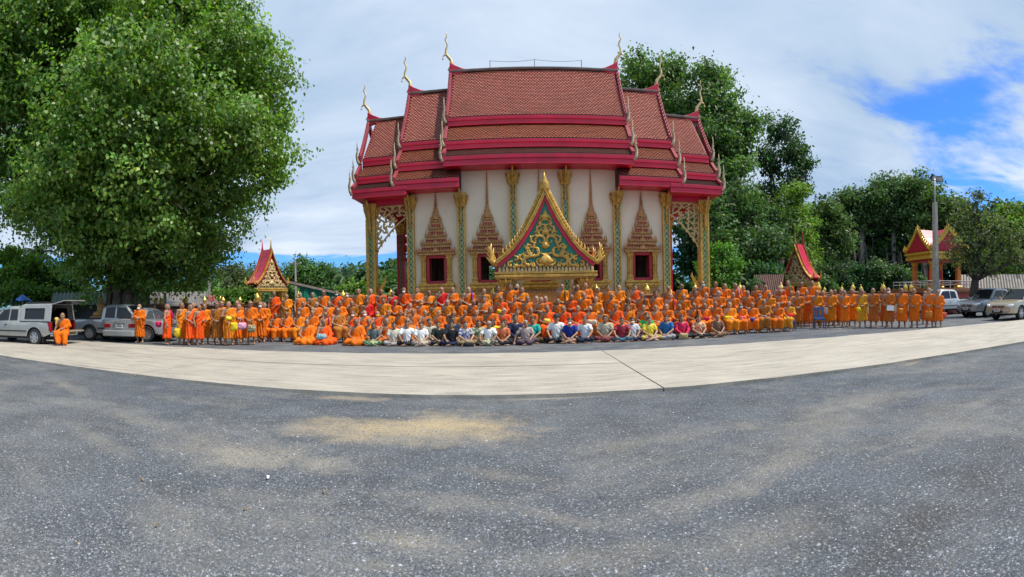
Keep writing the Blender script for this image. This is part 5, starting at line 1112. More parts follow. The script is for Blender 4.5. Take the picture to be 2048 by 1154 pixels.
def make_body(P, yaw=0.0, h=.0138):
    """P: joints; one continuous skin from crown to toes"""
    allp = np.array([P[k] for k in P if k[:2] in JK and k != 'hem']); lo, hi = allp.min(0)-.17, allp.max(0)+.17; lo[2] = max(lo[2], -.02)
    f = Field(lo, hi, h); H = Vector(P['head']); HS = 1.13; hd = lambda x, y, z: tuple(H+Vector(rot((x*HS, y*HS, z*HS), yaw)))
    pel, ch, nk = Vector(P['pel']), Vector(P['chest']), Vector(P['neck'])
    f.ell(pel, (.155, .112, .12), .04); f.ell((pel+ch)/2, (.142, .108, .15), .05); f.ell(ch, (.158, .108, .17), .05)
    f.cone(ch+Vector((0, .01, .10)), nk, .09, .052, .05); f.cone(nk, H+Vector((0, .012, -.05)), .052, .05, .02)
    for s1, q in ((-1, 'R'), (1, 'L')):
        sh, el, wr = P['sh'+q], P['el'+q], P['wr'+q]
        f.cone(ch+Vector((s1*.06, 0, .11)), sh, .07, .058, .04); f.cone(sh, el, .054, .041, .03); f.cone(el, wr, .040, .026, .02)
        d = Vector(P['hd'+q]) if 'hd'+q in P else Vector(wr)-Vector(el); hand(f, wr, d, P.get('hn'+q, (-s1, -.2, 0)), 1 if q == 'R' else -1)
        hp, kn, an = P['hp'+q], P['kn'+q], P['an'+q]
        f.cone(hp, kn, .088, .056, .04); f.cone(kn, an, .054, .034, .03); k2 = Vector(kn)*.65+Vector(an)*.35+Vector((0, .02, 0)); f.ell(k2, (.05, .05, .09), .03)
        ft = P.get('ft'+q, (0, -1, 0)); ft = Vector(ft).normalized(); a = Vector(an)
        f.cone(a+Vector((0, 0, -.035))-ft*.03, a+ft*.07+Vector((0, 0, -.045)), .036, .034, .02); f.cone(a+ft*.07+Vector((0, 0, -.045)), a+ft*.15+Vector((0, 0, -.055)), .034, .024, .02)
    f.ell(hd(0, .008, .018), (0.0859, 0.1062, 0.1107), .0); f.ell(hd(0, -.018, -.045), (0.0655, 0.0746, 0.0768), .03); f.cone(hd(0, -.07, -.085), hd(0, -.055, -.095), .022, .022, .02)
    f.cone(hd(0, -.088, .008), hd(0, -.103, -.026), .009, .0145, .008); f.ell(hd(0, -.083, -.058), (0.0271, 0.0136, 0.0113), .008)
    for s1 in (-1, 1):
        f.ell(hd(s1*.077, .008, -.008), (0.0136, 0.0271, 0.0407), .008); f.ell(hd(s1*.031, -.096, .010), (0.0192, 0.0158, 0.0113), .01, 's'); f.ell(hd(s1*.031, -.083, .027), (0.0271, 0.0113, 0.0090), .01)
    V, Q = f.nets()
    # colour: eyes, brows, lips, shaven scalp
    L = (V-np.array(H))/HS; c_, s_ = math.cos(-yaw), math.sin(-yaw); L = np.stack([L[:, 0]*c_-L[:, 1]*s_, L[:, 0]*s_+L[:, 1]*c_, L[:, 2]], 1)
    C = np.ones((len(V), 3)); ishead = (np.abs(L) < .14).all(1)
    def spot(m, c): C[m & ishead] = c
    spot((L[:, 2] > .045+.35*(L[:, 1]+.08)*-1) & (L[:, 2] > -.02+.0*L[:, 1]) & ((L[:, 1] > -.02) | (L[:, 2] > .068)), (.70, .72, .76))
    for s1 in (-1, 1):
        spot(((L[:, 0]-s1*.031)**2/.019**2+(L[:, 2]-.010)**2/.0085**2 < 1) & (L[:, 1] < -.05), (.10, .08, .08))
        spot(((L[:, 0]-s1*.033)**2/.024**2+(L[:, 2]-.031)**2/.006**2 < 1) & (L[:, 1] < -.05), (.35, .30, .28))
    spot(((L[:, 0])**2/.026**2+(L[:, 2]+.058)**2/.011**2 < 1) & (L[:, 1] < -.05), (.72, .48, .46))
    return npmesh('person', V, Q, 'skin', C, True)
def folds(f, mode, seed, amp=.0145):
    x, y, z = f.grid(); r_ = np.random.default_rng(seed); p1, p2, p3 = r_.uniform(0, 6.28, 3); T = mode
    an = np.arctan2(y+.02, x); sx_, sz_ = T['sh']
    phi = np.arctan2(z-sz_, x-sx_+.001*y); dist = np.sqrt((x-sx_)**2+(z-sz_)**2)
    up = np.sin(phi*15+p1+2.2*np.sin(7*dist+p2))*np.clip(dist*3, .2, 1)
    lo = np.sin(an*9+p2+1.6*np.sin(4*z+p3)+5*z*T.get('tw', .5))
    w_ = 1/(1+np.exp((z-T['waist'])*30)); f.D += (amp*(up*(1-w_)*.9+lo*w_*1.25)).astype('f4')
    f.D += (.004*np.sin(31*x+9*z+p3)*np.sin(27*z+p1+11*y)).astype('f4')
def robe_mesh(P, kind, seed, both=False, h=.0168):
    pel, ch, nk = Vector(P['pel']), Vector(P['chest']), Vector(P['neck'])
    allp = np.array([P[k] for k in P if k[:2] in JK and k != 'hem']); lo, hi = allp.min(0)-.22, allp.max(0)+.2; lo[2] = max(lo[2], -.02); hi[2] = P['head'][2]
    f = Field(lo, hi, h)
    f.ell(pel, (.178, .142, .15), .05); f.ell((pel+ch)/2, (.172, .138, .18), .06); f.ell(ch, (.182, .134, .20), .06); f.cone(ch+Vector((0, .01, .10)), nk+Vector((.01, .01, -.02)), .115, .085, .05)
    arms = ('L', 'R') if both else ('L',)
    for q in arms:
        s1 = 1 if q == 'L' else -1
        sh, el, wr = Vector(P['sh'+q]), Vector(P['el'+q]), Vector(P['wr'+q]); mid = el*.35+wr*.65
        f.cone(ch+Vector((s1*.06, 0, .12)), sh, .10, .082, .05); f.cone(sh, el, .076, .070, .05); f.cone(el, mid, .068, .054, .04)
        dz = .42 if kind == 'stand' else .16
        f.cone(el+Vector((-s1*.02, 0, 0)), el+Vector((-s1*.07, -.02, -dz)), .058, .036, .08); f.cone(mid, mid+Vector((0, .02, -dz*.7)), .05, .03, .06)
    if kind == 'stand':
        x, y, z = f.grid(); hem = P.get('hem', .27); t = np.clip((pel[2]+.05-z)/(pel[2]-hem), 0, 1)
        a = .178+.028*t-.03*t*(1-t); b = .142+.025*t; d = (np.sqrt((x-pel[0])**2/a**2+(y-pel[1])**2/b**2)-1)*.15
        d = np.maximum(d, z-pel[2]-.02); k = .05; hh = np.clip(.5+.5*(f.D-d)/k, 0, 1); f.D = (f.D*(1-hh)+d*hh-k*hh*(1-hh)).astype('f4')
        f.D = np.maximum(f.D, (hem+.05*x+.025*np.sin(9*x+seed)-z)).astype('f4')
    else:
        r0 = .118 if kind == 'floor' else .108
        for q in ('L', 'R'):
            hp, kn, an = Vector(P['hp'+q]), Vector(P['kn'+q]), Vector(P['an'+q]); e2 = kn*.25+an*.75 if kind == 'sit' else an
            f.cone(hp, kn, r0+.03, r0, .05); f.cone(kn, e2, r0, r0*.95, .05)
        kL, kR = Vector(P['knL']), Vector(P['knR']); m = (kL+kR)/2
        f.cone(pel, m+Vector((0, .06, -.02)), .15, .10, .08)
        if kind == 'sit':
            f.cone(m+Vector((-.07, .03, -.02)), m+Vector((-.06, .05, -.26)), .085, .07, .08); f.cone(m+Vector((.07, .03, -.02)), m+Vector((.06, .05, -.24)), .085, .07, .08)
            x, y, z = f.grid(); f.D = np.maximum(f.D, P.get('hem', .15)+.04*np.sin(11*x+seed)-z).astype('f4')
        else: f.cone(Vector(P['knR'])*.7, Vector(P['knL'])*.7, .1, .1, .1)
    folds(f, dict(sh=(P['shL'][0]-.06, P['shL'][2]+.02), waist=pel[2]-.02), seed)
    x, y, z = f.grid(); z0 = P['shR'][2]-.150
    if both: f.D = np.maximum(f.D, z-(nk[2]-.005)-.25*(y+.02)).astype('f4')
    else:
        ln = np.minimum(z0+(x-P['shR'][0]-.03)*1.12+.35*np.maximum(y, 0), nk[2]+.012-.22*np.maximum(x-.07, 0))      # neckline from right armpit to left shoulder
        f.D = np.maximum(f.D, (z-ln)*.68).astype('f4')
    V, Q = f.nets(); return npmesh('robe', V, Q, 'cloth', None, True)
def shirt_mesh(P, seed, sleeve=.62, h=.0142, long=.12):
    pel, ch, nk = Vector(P['pel']), Vector(P['chest']), Vector(P['neck'])
    allp = np.array([P[k] for k in P if k[:2] in JK and k != 'hem']); lo, hi = allp.min(0)-.2, allp.max(0)+.2; lo[2] = max(lo[2], -.02); hi[2] = P['head'][2]
    f = Field(lo, hi, h); f.ell(pel+Vector((0, 0, .03)), (.178, .140, .13), .05); f.ell((pel+ch)/2, (.17, .135, .17), .06); f.ell(ch, (.18, .132, .19), .06); f.cone(ch+Vector((0, .01, .10)), nk, .10, .066, .05)
    for q, s1 in (('L', 1), ('R', -1)):
        sh, el, wr = Vector(P['sh'+q]), Vector(P['el'+q]), Vector(P['wr'+q])
        f.cone(ch+Vector((s1*.06, 0, .12)), sh, .09, .074, .04)
        if sleeve <= 1: f.cone(sh, sh+(el-sh)*sleeve, .074, .070, .03)
        else: f.cone(sh, el, .074, .06, .03); f.cone(el, el+(wr-el)*(sleeve-1), .06, .045, .03)
    x, y, z = f.grid(); f.D = np.maximum(f.D, (z-(nk[2]-.02)-.5*(y+.03))).astype('f4')
    f.D = np.maximum(f.D, pel[2]-long-z).astype('f4'); folds(f, dict(sh=(0, nk[2]), waist=pel[2]+.1), seed, .006)
    V, Q = f.nets(); return npmesh('shirt', V, Q, 'cloth', None, True)
def legwear_mesh(P, seed, skirt, h=.015, cut=.9):
    pel = Vector(P['pel']); allp = np.array([P[k] for k in P if k[:2] in JK and k != 'hem']); lo, hi = allp.min(0)-.2, allp.max(0)+.2; lo[2] = max(lo[2], -.01); hi[2] = pel[2]+.25
    f = Field(lo, hi, h); f.ell(pel, (.175, .14, .13), .04)
    for q in ('L', 'R'):
        hp, kn, an = Vector(P['hp'+q]), Vector(P['kn'+q]), Vector(P['an'+q]); f.cone(hp, kn, .105, .078, .04); f.cone(kn, kn+(an-kn)*cut, .076, .06 if not skirt else .085, .03)
    if skirt: f.cone(pel, (Vector(P['knL'])+Vector(P['knR']))/2+Vector((0, -.04, -.03)), .13, .09, .1)
    folds(f, dict(sh=(0, pel[2]+.3), waist=pel[2]+.6, tw=2), seed, .006)
    V, Q = f.nets(); return npmesh('skirt' if skirt else 'trousers', V, Q, 'cloth', None, True)
pm('skin', (1, 1, 1), .5, var=.06, scale=12, attr=True, objcol=True, spec=.35)
pm('cloth', (1, 1, 1), .72, var=.10, scale=9, objcol=True, spec=.25, bump=.25, bscale=45)
def batik():
    m = MAT['cloth'].copy(); m.name = 'patterned_cloth'; q = NT(m.node_tree)
    b = next(n for n in m.node_tree.nodes if n.type == 'BSDF_PRINCIPLED'); src = b.inputs['Base Color'].links[0].from_socket
    tc = q.n('ShaderNodeTexCoord').outputs['Object']; n = q.noise(tc, 17, 3, .6, 1.2)
    k = q.mix(q.ramp(n, [(.50, 0.0), (.54, 1.0)]), src, (.55, .52, .30)); m.node_tree.links.new(k, b.inputs['Base Color']); MAT['batik'] = m
    m = MAT['cloth'].copy(); m.name = 'checked_cloth'; q = NT(m.node_tree)
    b = next(n for n in m.node_tree.nodes if n.type == 'BSDF_PRINCIPLED'); src = b.inputs['Base Color'].links[0].from_socket
    tc = q.n('ShaderNodeTexCoord').outputs['Object']; w1 = q.n('ShaderNodeTexWave', bands_direction='X', i_Scale=7.0); w2 = q.n('ShaderNodeTexWave', bands_direction='Z', i_Scale=7.0)
    for w_ in (w1, w2): m.node_tree.links.new(tc, w_.inputs['Vector'])
    mx = q.math('MAXIMUM', q.ramp(w1.outputs[0], [(.72, 0.0), (.85, 1.0)]), q.ramp(w2.outputs[0], [(.72, 0.0), (.85, 1.0)]))
    k = q.mix(q.math('MULTIPLY', mx, .6), src, (.12, .11, .10)); m.node_tree.links.new(k, b.inputs['Base Color']); MAT['check'] = m
batik()
def base_pose(z=0.0):
    return dict(pel=(0, .01, .90), chest=(0, .0, 1.22), neck=(0, .012, 1.405), head=(0, -.012, 1.535), shR=(-.174, .01, 1.330), shL=(.174, .01, 1.330),
                elR=(-.238, .02, 1.08), elL=(.238, .02, 1.08), wrR=(-.07, -.19, .93), wrL=(.06, -.19, .93), hdR=(1, -.25, -.5), hdL=(-1, -.25, -.5), hnR=(0, 1, -.1), hnL=(0, 1, -.1),
                hpR=(-.088, .01, .86), hpL=(.088, .01, .86), knR=(-.105, -.02, .47), knL=(.105, -.02, .47), anR=(-.115, .02, .09), anL=(.115, .02, .09), ftR=(-.25, -1, 0), ftL=(.25, -1, 0))
def move(P, keys, d): 
    for k in keys: P[k] = tuple(a+b for a, b in zip(P[k], d))
UP = ['chest', 'neck', 'head', 'shR', 'shL', 'elR', 'elL', 'wrR', 'wrL', 'pel']
def seated(seat):
    P = base_pose(); move(P, UP, (0, 0, seat+.10-.90)); z = seat+.07
    P.update(hpR=(-.09, .0, z), hpL=(.09, .0, z), knR=(-.155, -.42, z-.01), knL=(.155, -.42, z-.01), anR=(-.14, -.40, .09), anL=(.14, -.40, .09),
             wrR=(-.06, -.30, z+.13), wrL=(.06, -.30, z+.12), elR=(-.25, -.06, seat+.30), elL=(.25, -.06, seat+.30)); return P
def crossed():
    P = base_pose(); move(P, UP, (0, 0, .135-.90)); 
    P.update(hpR=(-.10, 0, .12), hpL=(.10, 0, .12), knR=(-.31, -.26, .13), knL=(.31, -.26, .13), anR=(.10, -.36, .07), anL=(-.10, -.42, .09), ftR=(1, .1, 0), ftL=(-1, 0, 0),
             wrR=(-.08, -.34, .20), wrL=(.08, -.34, .19), elR=(-.25, -.10, .35), elL=(.25, -.10, .35)); return P
POSE = {}
P = base_pose(); POSE['stand'] = P
P = base_pose(); P.update(elR=(-.26, .03, 1.07), wrR=(-.25, -.06, .84), hdR=(0, -.2, -1), hnR=(1, 0, 0), elL=(.25, .0, 1.08), wrL=(.13, -.2, 1.03), anR=(-.10, .05, .09)); POSE['side'] = P
P = base_pose(); P.update(elR=(-.245, -.03, 1.09), elL=(.245, -.03, 1.09), wrR=(-.05, -.22, 1.10), wrL=(.05, -.22, 1.08)); POSE['belly'] = P
POSE['sit'] = seated(.44); POSE['gate_sit'] = seated(.56); move(POSE['gate_sit'], ['chest', 'shR', 'shL'], (0, -.06, -.03)); move(POSE['gate_sit'], ['neck', 'head'], (0, -.12, -.06)); POSE['gate_sit'].update(elR=(-.30, .0, .84), wrR=(-.36, -.08, .64), hdR=(-.1, -.5, -1), knR=(-.16, -.40, .56), knL=(.20, -.38, .54), anR=(-.10, -.46, .09), anL=(.16, -.52, .09))
POSE['floor'] = crossed()
P = crossed(); P.update(elR=(-.30, -.16, .38), elL=(.30, -.16, .38), wrR=(-.24, -.33, .24), wrL=(.24, -.33, .24), hdR=(.3, -.7, -.5), hdL=(-.3, -.7, -.5)); POSE['lay2'] = P
P = crossed(); P.update(elR=(-.36, .0, .33), wrR=(-.42, -.06, .10), hdR=(-.2, -.5, -.6), knL=(.30, -.28, .20), anL=(-.02, -.46, .08)); POSE['lean'] = P
POSE['bent'] = base_pose(); move(POSE['bent'], ['chest', 'shR', 'shL'], (.0, -.16, -.05)); move(POSE['bent'], ['neck'], (0, -.25, -.09)); move(POSE['bent'], ['head'], (0, -.36, -.13)); move(POSE['bent'], ['elR', 'elL', 'wrR', 'wrL'], (0, -.18, -.10))
BODY = {}; ROBE = {}; SHIRT = {}; LEGS = {}
for k, yaws in (('stand', (0, .32, -.32)), ('side', (.5,)), ('belly', (-.2,)), ('sit', (0, .3)), ('gate_sit', (.55,)), ('floor', (0, .25)), ('lay2', (-.1,)), ('lean', (.1,)), ('bent', (0,))):
    for i, y_ in enumerate(yaws): BODY[k, i] = (make_body(POSE[k], y_), y_)
for k, seeds in (('stand', (1, 2, 3)), ('side', (4,)), ('belly', (5,)), ('bent', (6,))): ROBE[k] = [robe_mesh(POSE[k], 'stand', s) for s in seeds]
ROBE['both'] = [robe_mesh(POSE['belly'], 'stand', 9, True)]
ROBE['sit'] = [robe_mesh(POSE['sit'], 'sit', s) for s in (1, 2)]; ROBE['gate_sit'] = [robe_mesh(POSE['gate_sit'], 'sit', 3)]; ROBE['floor'] = [robe_mesh(POSE['floor'], 'floor', s) for s in (1, 2)]
for k in ('floor', 'lay2', 'lean'): SHIRT[k] = shirt_mesh(POSE[k], 3); LEGS[k, 0] = legwear_mesh(POSE[k], 2, False); LEGS[k, 1] = legwear_mesh(POSE[k], 4, True)
SHIRT['long'] = shirt_mesh(POSE['floor'], 5, 1.85); LEGS['short'] = legwear_mesh(POSE['floor'], 2, False, cut=.12)
def hair_mesh(kind):
    f = Field((-.15, -.16, -.24), (.15, .17, .17), .009); f.ell((0, .012, .026), (.086, .103, .104), 0)
    if kind == 'bob': f.ell((0, .045, -.05), (.092, .07, .12), .04)
    if kind == 'bun': f.ell((0, .11, .03), (.04, .035, .04), .02)
    x, y, z = f.grid(); cut = np.minimum(.03-y-.0*z, .068-z-.5*np.maximum(np.abs(x)-.04, 0))        # face opening
    f.D = np.maximum(f.D, cut+0*f.D).astype('f4')
    if kind != 'bob': f.D = np.maximum(f.D, (-.045-.3*y-z)).astype('f4')
    f.D += (.003*np.sin(90*x)*np.sin(60*z+30*y)).astype('f4'); V, Q = f.nets(); return npmesh('hair', V, Q, 'hair', None, True)
pm('hair', (1, 1, 1), .45, var=.2, scale=40, objcol=True)
HAIR = {k: hair_mesh(k) for k in ('short', 'bob', 'bun')}
def small(fn, name, mat):
    s = MB(); fn(s); return s.mesh(name, mat, smooth=True)
pm('mask_cloth', (1, 1, 1), .8, var=.05, objcol=True); pm('dark_lens', (.012, .012, .014), .12, var=0)
MASK = small(lambda s: s.lathe([(.002, -.046), (.034, -.040), (.055, -.018), (.058, .006), (.046, .030), (.016, .040), (.002, .041)], (0, -.062, -.050), 12, 1, .92), 'face_mask', 'mask_cloth')
def gl_(s):
    for a in (-1, 1): s.lathe([(.002, -.018), (.022, -.014), (.027, 0), (.022, .014), (.002, .018)], (a*.032, -.098, .010), 10, 1, .35); s.tube([(a*.056, -.092, .014), (a*.08, -.02, .012)], .004, 4)
    s.tube([(-.02, -.102, .014), (.02, -.102, .014)], .004, 4)
GLASSES = small(gl_, 'sunglasses', 'dark_lens')
CAP = small(lambda s: (s.lathe([(.094, .0), (.096, .03), (.085, .075), (.05, .105), (.002, .115)], (0, .012, .035), 14, .95, 1.1), s.box((0, -.13, .04), (.13, .10, .012))), 'cap', 'cloth')
def sash_mesh(P):
    s = MB(); sh = Vector(P['shL']); ch = Vector(P['chest'])
    s.tube([ch+Vector((.13, .17, -.12)), sh+Vector((-.07, .13, .04)), sh+Vector((-.06, .02, .105)), sh+Vector((-.06, -.12, .03)), ch+Vector((.11, -.165, -.05)), ch+Vector((.10, -.18, -.28))], [.05, .06, .062, .06, .06, .05], 8, sq=.42, up=(1, 0, 0))
    return s.mesh('shoulder_sash', 'cloth', smooth=True)
SASH = {k: sash_mesh(POSE[k]) for k in ('stand', 'sit', 'belly', 'side')}
SKIN = [(.40, .225, .14), (.34, .185, .11), (.47, .285, .19), (.27, .14, .085), (.37, .205, .125)]
TONE = {'orange': (.80, .165, .004), 'amber': (.76, .215, .006), 'red-orange': (.84, .095, .005), 'crimson': (.68, .012, .012), 'rust': (.50, .125, .014), 'brown': (.42, .145, .020), 'golden': (.72, .33, .022), 'burnt orange': (.66, .135, .008)}
COLS = dict(white=(.78, .78, .77), yellow=(.80, .56, .02), purple=(.13, .03, .40), green=(.01, .16, .05), dark=(.025, .035, .045), magenta=(.40, .01, .12), pink=(.75, .30, .42), blue=(.02, .06, .30), maroon=(.22, .02, .02), teal=(.01, .30, .26))
def setcol(o, c, jit=.0): k = 1+random.uniform(-jit, jit); o.color = (c[0]*k, c[1]*k, c[2]*k, 1); return o
BENCH = .45
def add_part(me, par, name, c=None, loc=(0, 0, 0), yaw=0.0, jit=0.0, mat=None):
    o = link(name, me, par, loc, yaw)
    if loc != (0, 0, 0): o.scale = (1.13, 1.13, 1.13)
    if c: setcol(o, c, jit*1.4)
    if mat: o.material_slots[0].link = 'OBJECT'; o.material_slots[0].material = MAT[mat]
    return o
def figure(px, py, Y, pose, var=0, zb=0.0, face=None, smin=.90, smax=1.09, skin=None, name='person'):
    p = onY(px, py, Y); me, yaw = BODY[pose, var]; hz = POSE[pose]['head'][2]
    s = min(smax, max(smin, (p.z-zb)/hz)); hx_, hy_ = POSE[pose]['head'][:2]
    rz = math.atan2(-p.x, p.y) if face is None else face
    rz += random.uniform(-.30, .30) if face is None else 0
    o = link(name, me, None, (p.x, p.y, zb), rz); wd = random.uniform(.97, 1.08); o.scale = (s*wd, s*wd, s)
    setcol(o, skin or random.choice(SKIN), .10); o['_h'] = 0; del o['_h']
    return o, POSE[pose]['head'], yaw
LABELS = {}
def finish(o, label, cat='person', group=None):
    tag(o, label, cat, group); LABELS.setdefault(label, []).append(o)
def zone(px):
    for lim, t in ((345, 'beside the silver sedan'), (420, 'near the silver sedan'), (525, 'before the shed-side brown wall'), (620, 'below the shed-side red gate'), (725, 'before the green tarpaulin shed'), (830, 'below the shed-side temple porch'),
                   (930, 'under the shed-side end window'), (1010, 'by the green gate, shed side'), (1100, 'before the green gable gate'), (1190, 'by the green gate, forest side'), (1335, 'under the forest-side end window'),
                   (1425, 'below the forest-side temple porch'), (1560, 'before the dark forest'), (1640, 'below the forest-side red gate'), (1760, 'before the forest-side brown wall'), (3000, 'near the shrine pavilion')):
        if px < lim: return t
def monk(px, py, Y, row, tone='orange', ex='', pose=None, var=None, zb=0.0, face=None, label=None, lift=0):
    """ex: m white mask, b blue mask, o orange mask, y yellow mask, k black mask, g sunglasses, h dark hair stubble, S<colour> shoulder sash"""
    pose = pose or {'back': 'stand', 'stand': 'stand', 'sit': 'sit', 'floor': 'floor'}[row]
    keys = [k for k in BODY if k[0] == pose]; var = random.randrange(len(keys)) if var is None else var
    o, hd, yaw = figure(px, py, Y, pose, var, zb, face)
    rk = 'both' if 'B' in ex else pose
    r = add_part(random.choice(ROBE[rk]), o, 'robe', TONE[tone], jit=.10)
    words = ''
    for ch_, c, wd in (('m', COLS['white'], 'in white mask'), ('b', (.35, .60, .68), 'in blue mask'), ('o', (.75, .25, .02), 'in orange mask'), ('y', COLS['yellow'], 'in yellow mask'), ('k', (.02, .02, .02), 'in black mask')):
        if ch_ in ex.split('S')[0]: add_part(MASK, o, 'face_mask', c, hd, yaw); words = ' '+wd
    if 'g' in ex.split('S')[0]: add_part(GLASSES, o, 'sunglasses', None, hd, yaw); words += ' in sunglasses'
    if 'h' in ex.split('S')[0]: add_part(HAIR['short'], o, 'hair', (.02, .018, .016), hd, yaw); words += ' with short dark hair'
    if 'S' in ex:
        sc_ = ex.split('S')[1]; add_part(SASH[pose if pose in SASH else 'stand'], o, 'shoulder_sash', COLS[sc_]); words += ' with %s sash' % sc_
    rw = {'back': 'standing in back row', 'stand': 'standing', 'sit': 'seated', 'floor': 'sitting on the ground'}[row]
    finish(o, label or '%s-robed monk %s%s %s' % (tone.replace(' ', '-'), rw, words, zone(px)))
    return o
# pixel positions of the heads, row by row: (x, y, robe tone, extras)
BACK = [(548, 588, 'red-orange', ''), (573, 593, 'amber', ''), (600, 590, 'orange', ''), (625, 590, 'brown', ''), (647, 586, 'orange', 'g'), (673, 587, 'red-orange', 'b'), (693, 590, 'orange', 'm'), (717, 583, 'amber', ''), (741, 583, 'red-orange', ''),
        (762, 584, 'red-orange', ''), (785, 587, 'crimson', ''), (808, 581, 'red-orange', 'm'), (834, 580, 'orange', 'h'), (858, 586, 'amber', ''), (883, 580, 'crimson', ''), (905, 580, 'orange', ''), (937, 579.5, 'orange', 'Spurple'), (968, 583, 'amber', ''),
        (996, 578, 'amber', 'h'), (1020, 574, 'orange', 'h'), (1034, 574, 'rust', 'k'), (1044, 580, 'amber', ''), (1124, 574, 'amber', 'Sgreen'), (1148, 578, 'orange', ''), (1155, 575, 'amber', ''), (1171, 572, 'orange', ''), (1196, 579.5, 'amber', ''), (1216, 576, 'amber', 'h'),
        (1238, 575.6, 'amber', ''), (1270, 575, 'red-orange', 'h'), (1337, 577, 'orange', 'Syellow'), (1363, 573, 'amber', ''), (1389, 577, 'burnt orange', ''), (1405, 568, 'burnt orange', 'b'), (1431, 568.6, 'orange', ''), (1450, 572.5, 'orange', ''), (1471, 572, 'burnt orange', 'Spink'),
        (1487, 576, 'orange', ''), (1512, 575.6, 'burnt orange', ''), (1531, 575, 'orange', ''), (1576, 565, 'burnt orange', 'Sgreen'), (1603, 569, 'orange', ''), (1624.5, 565.5, 'orange', '')]
STAND = [(606, 608, 'orange', ''), (633, 609, 'orange', ''), (658, 608, 'orange', ''), (680, 607, 'orange', ''), (704, 607, 'brown', ''), (734, 603, 'crimson', 'h'), (767, 601, 'amber', 'h'), (791, 605, 'orange', 'g'), (820, 611, 'rust', ''), (843, 605, 'orange', 'o'), (870, 608, 'amber', 'h'),
         (895, 605, 'amber', ''), (921, 604, 'orange', ''), (947, 605, 'burnt orange', ''), (968, 599, 'orange', 'h'), (1001.5, 597.5, 'red-orange', ''), (1030, 597.5, 'orange', 'h'), (1055, 598, 'orange', ''), (1073, 598, 'orange', ''), (1082, 600, 'rust', ''), (1091, 598, 'red-orange', ''), (1116, 603, 'orange', ''),
         (1143, 595, 'red-orange', ''), (1168, 591, 'orange', ''), (1192, 599, 'amber', ''), (1223, 592, 'orange', ''), (1258.6, 601, 'rust', ''), (1283.6, 590, 'burnt orange', 'Sdark'), (1311, 584, 'orange', 'h'), (1341, 592, 'orange', 'Smagenta'), (1367, 593.6, 'orange', ''), (1390.6, 588, 'orange', 'h'), (1412.5, 591, 'orange', ''),
         (1437, 586.6, 'orange', ''), (1466, 590, 'orange', ''), (1495, 587, 'burnt orange', ''), (1519, 592, 'amber', 'b'), (1539, 590, 'amber', ''), (1560.5, 584, 'burnt orange', ''), (1582, 587, 'amber', ''), (1595.6, 587, 'rust', ''), (1613, 585, 'burnt orange', '')]
SIT = [(526, 630, 'orange', ''), (551, 631, 'orange', ''), (573, 629, 'orange', ''), (598, 628, 'amber', 'g'), (625, 626, 'orange', ''), (651, 630, 'orange', 'gSmagenta'), (676, 622, 'brown', 'g'), (705, 628, 'red-orange', 'm'), (729, 627, 'orange', 'm'), (755, 628, 'red-orange', 'y'), (777, 626, 'amber', ''), (801, 626, 'orange', ''), (826, 624, 'burnt orange', ''),
       (850, 626, 'rust', ''), (878, 626, 'burnt orange', ''), (907, 629, 'amber', ''), (930, 626, 'burnt orange', ''), (953, 626, 'burnt orange', ''), (981, 620, 'burnt orange', ''), (1008, 622, 'red-orange', 'g'), (1034, 624, 'orange', 'h'), (1062, 621, 'burnt orange', ''), (1094.5, 617, 'red-orange', ''), (1127, 618, 'red-orange', ''), (1156, 617, 'red-orange', ''),
       (1180, 618, 'orange', 'k'), (1204, 622, 'amber', ''), (1231, 614, 'red-orange', ''), (1256, 616, 'amber', 'h'), (1287, 616, 'burnt orange', ''), (1311, 616, 'burnt orange', ''), (1333, 614, 'orange', ''), (1358.6, 614, 'burnt orange', ''), (1387.5, 611.6, 'orange', 'Sdark'), (1409, 612, 'orange', ''), (1431, 609, 'burnt orange', ''), (1459, 610, 'amber', ''),
       (1481, 611.6, 'orange', 'b'), (1504, 610, 'orange', ''), (1528, 604, 'brown', ''), (1556, 610, 'orange', ''), (1578, 608, 'golden', '')]
random.seed(21)
for i, (px, py, tn, ex) in enumerate(BACK): monk(px, py, 20.75+random.uniform(-.14, .14), 'back', tn, ex, zb=BENCH, pose=random.choice(['stand', 'stand', 'belly', 'side']) if 'S' not in ex else 'stand')
monk(1561, 577, 20.75, 'back', 'red-orange', '', pose='bent', zb=BENCH, label='red-orange-robed monk bending forward in the raised back row')
for i, (px, py, tn, ex) in enumerate(STAND):
    nm = {1001.5: 'stout red-orange-robed monk holding a yellow cloth bundle in the standing row'}.get(px)
    monk(px, py, 19.7+random.uniform(-.38, .32), 'stand', tn, ex, pose=random.choice(['stand', 'stand', 'side', 'belly']) if 'S' not in ex else 'stand', label=nm)
seat_spots = []
for i, (px, py, tn, ex) in enumerate(SIT):
    Y = 18.5+random.uniform(-.25, .15)
    if px in (676, 1094.5, 1231): Y -= .25
    o = monk(px, py, Y, 'sit', tn, ex); seat_spots.append((o, px))
for px, py, tn, ex in ((614, 640, 'orange', ''), (647, 640, 'red-orange', ''), (712, 643, 'orange', ''), (738, 637, 'amber', ''), (773, 638, 'burnt orange', ''), (815, 635, 'amber', 'm')):
    monk(px, py, 17.35 if px < 730 else 17.7, 'floor', tn, ex)
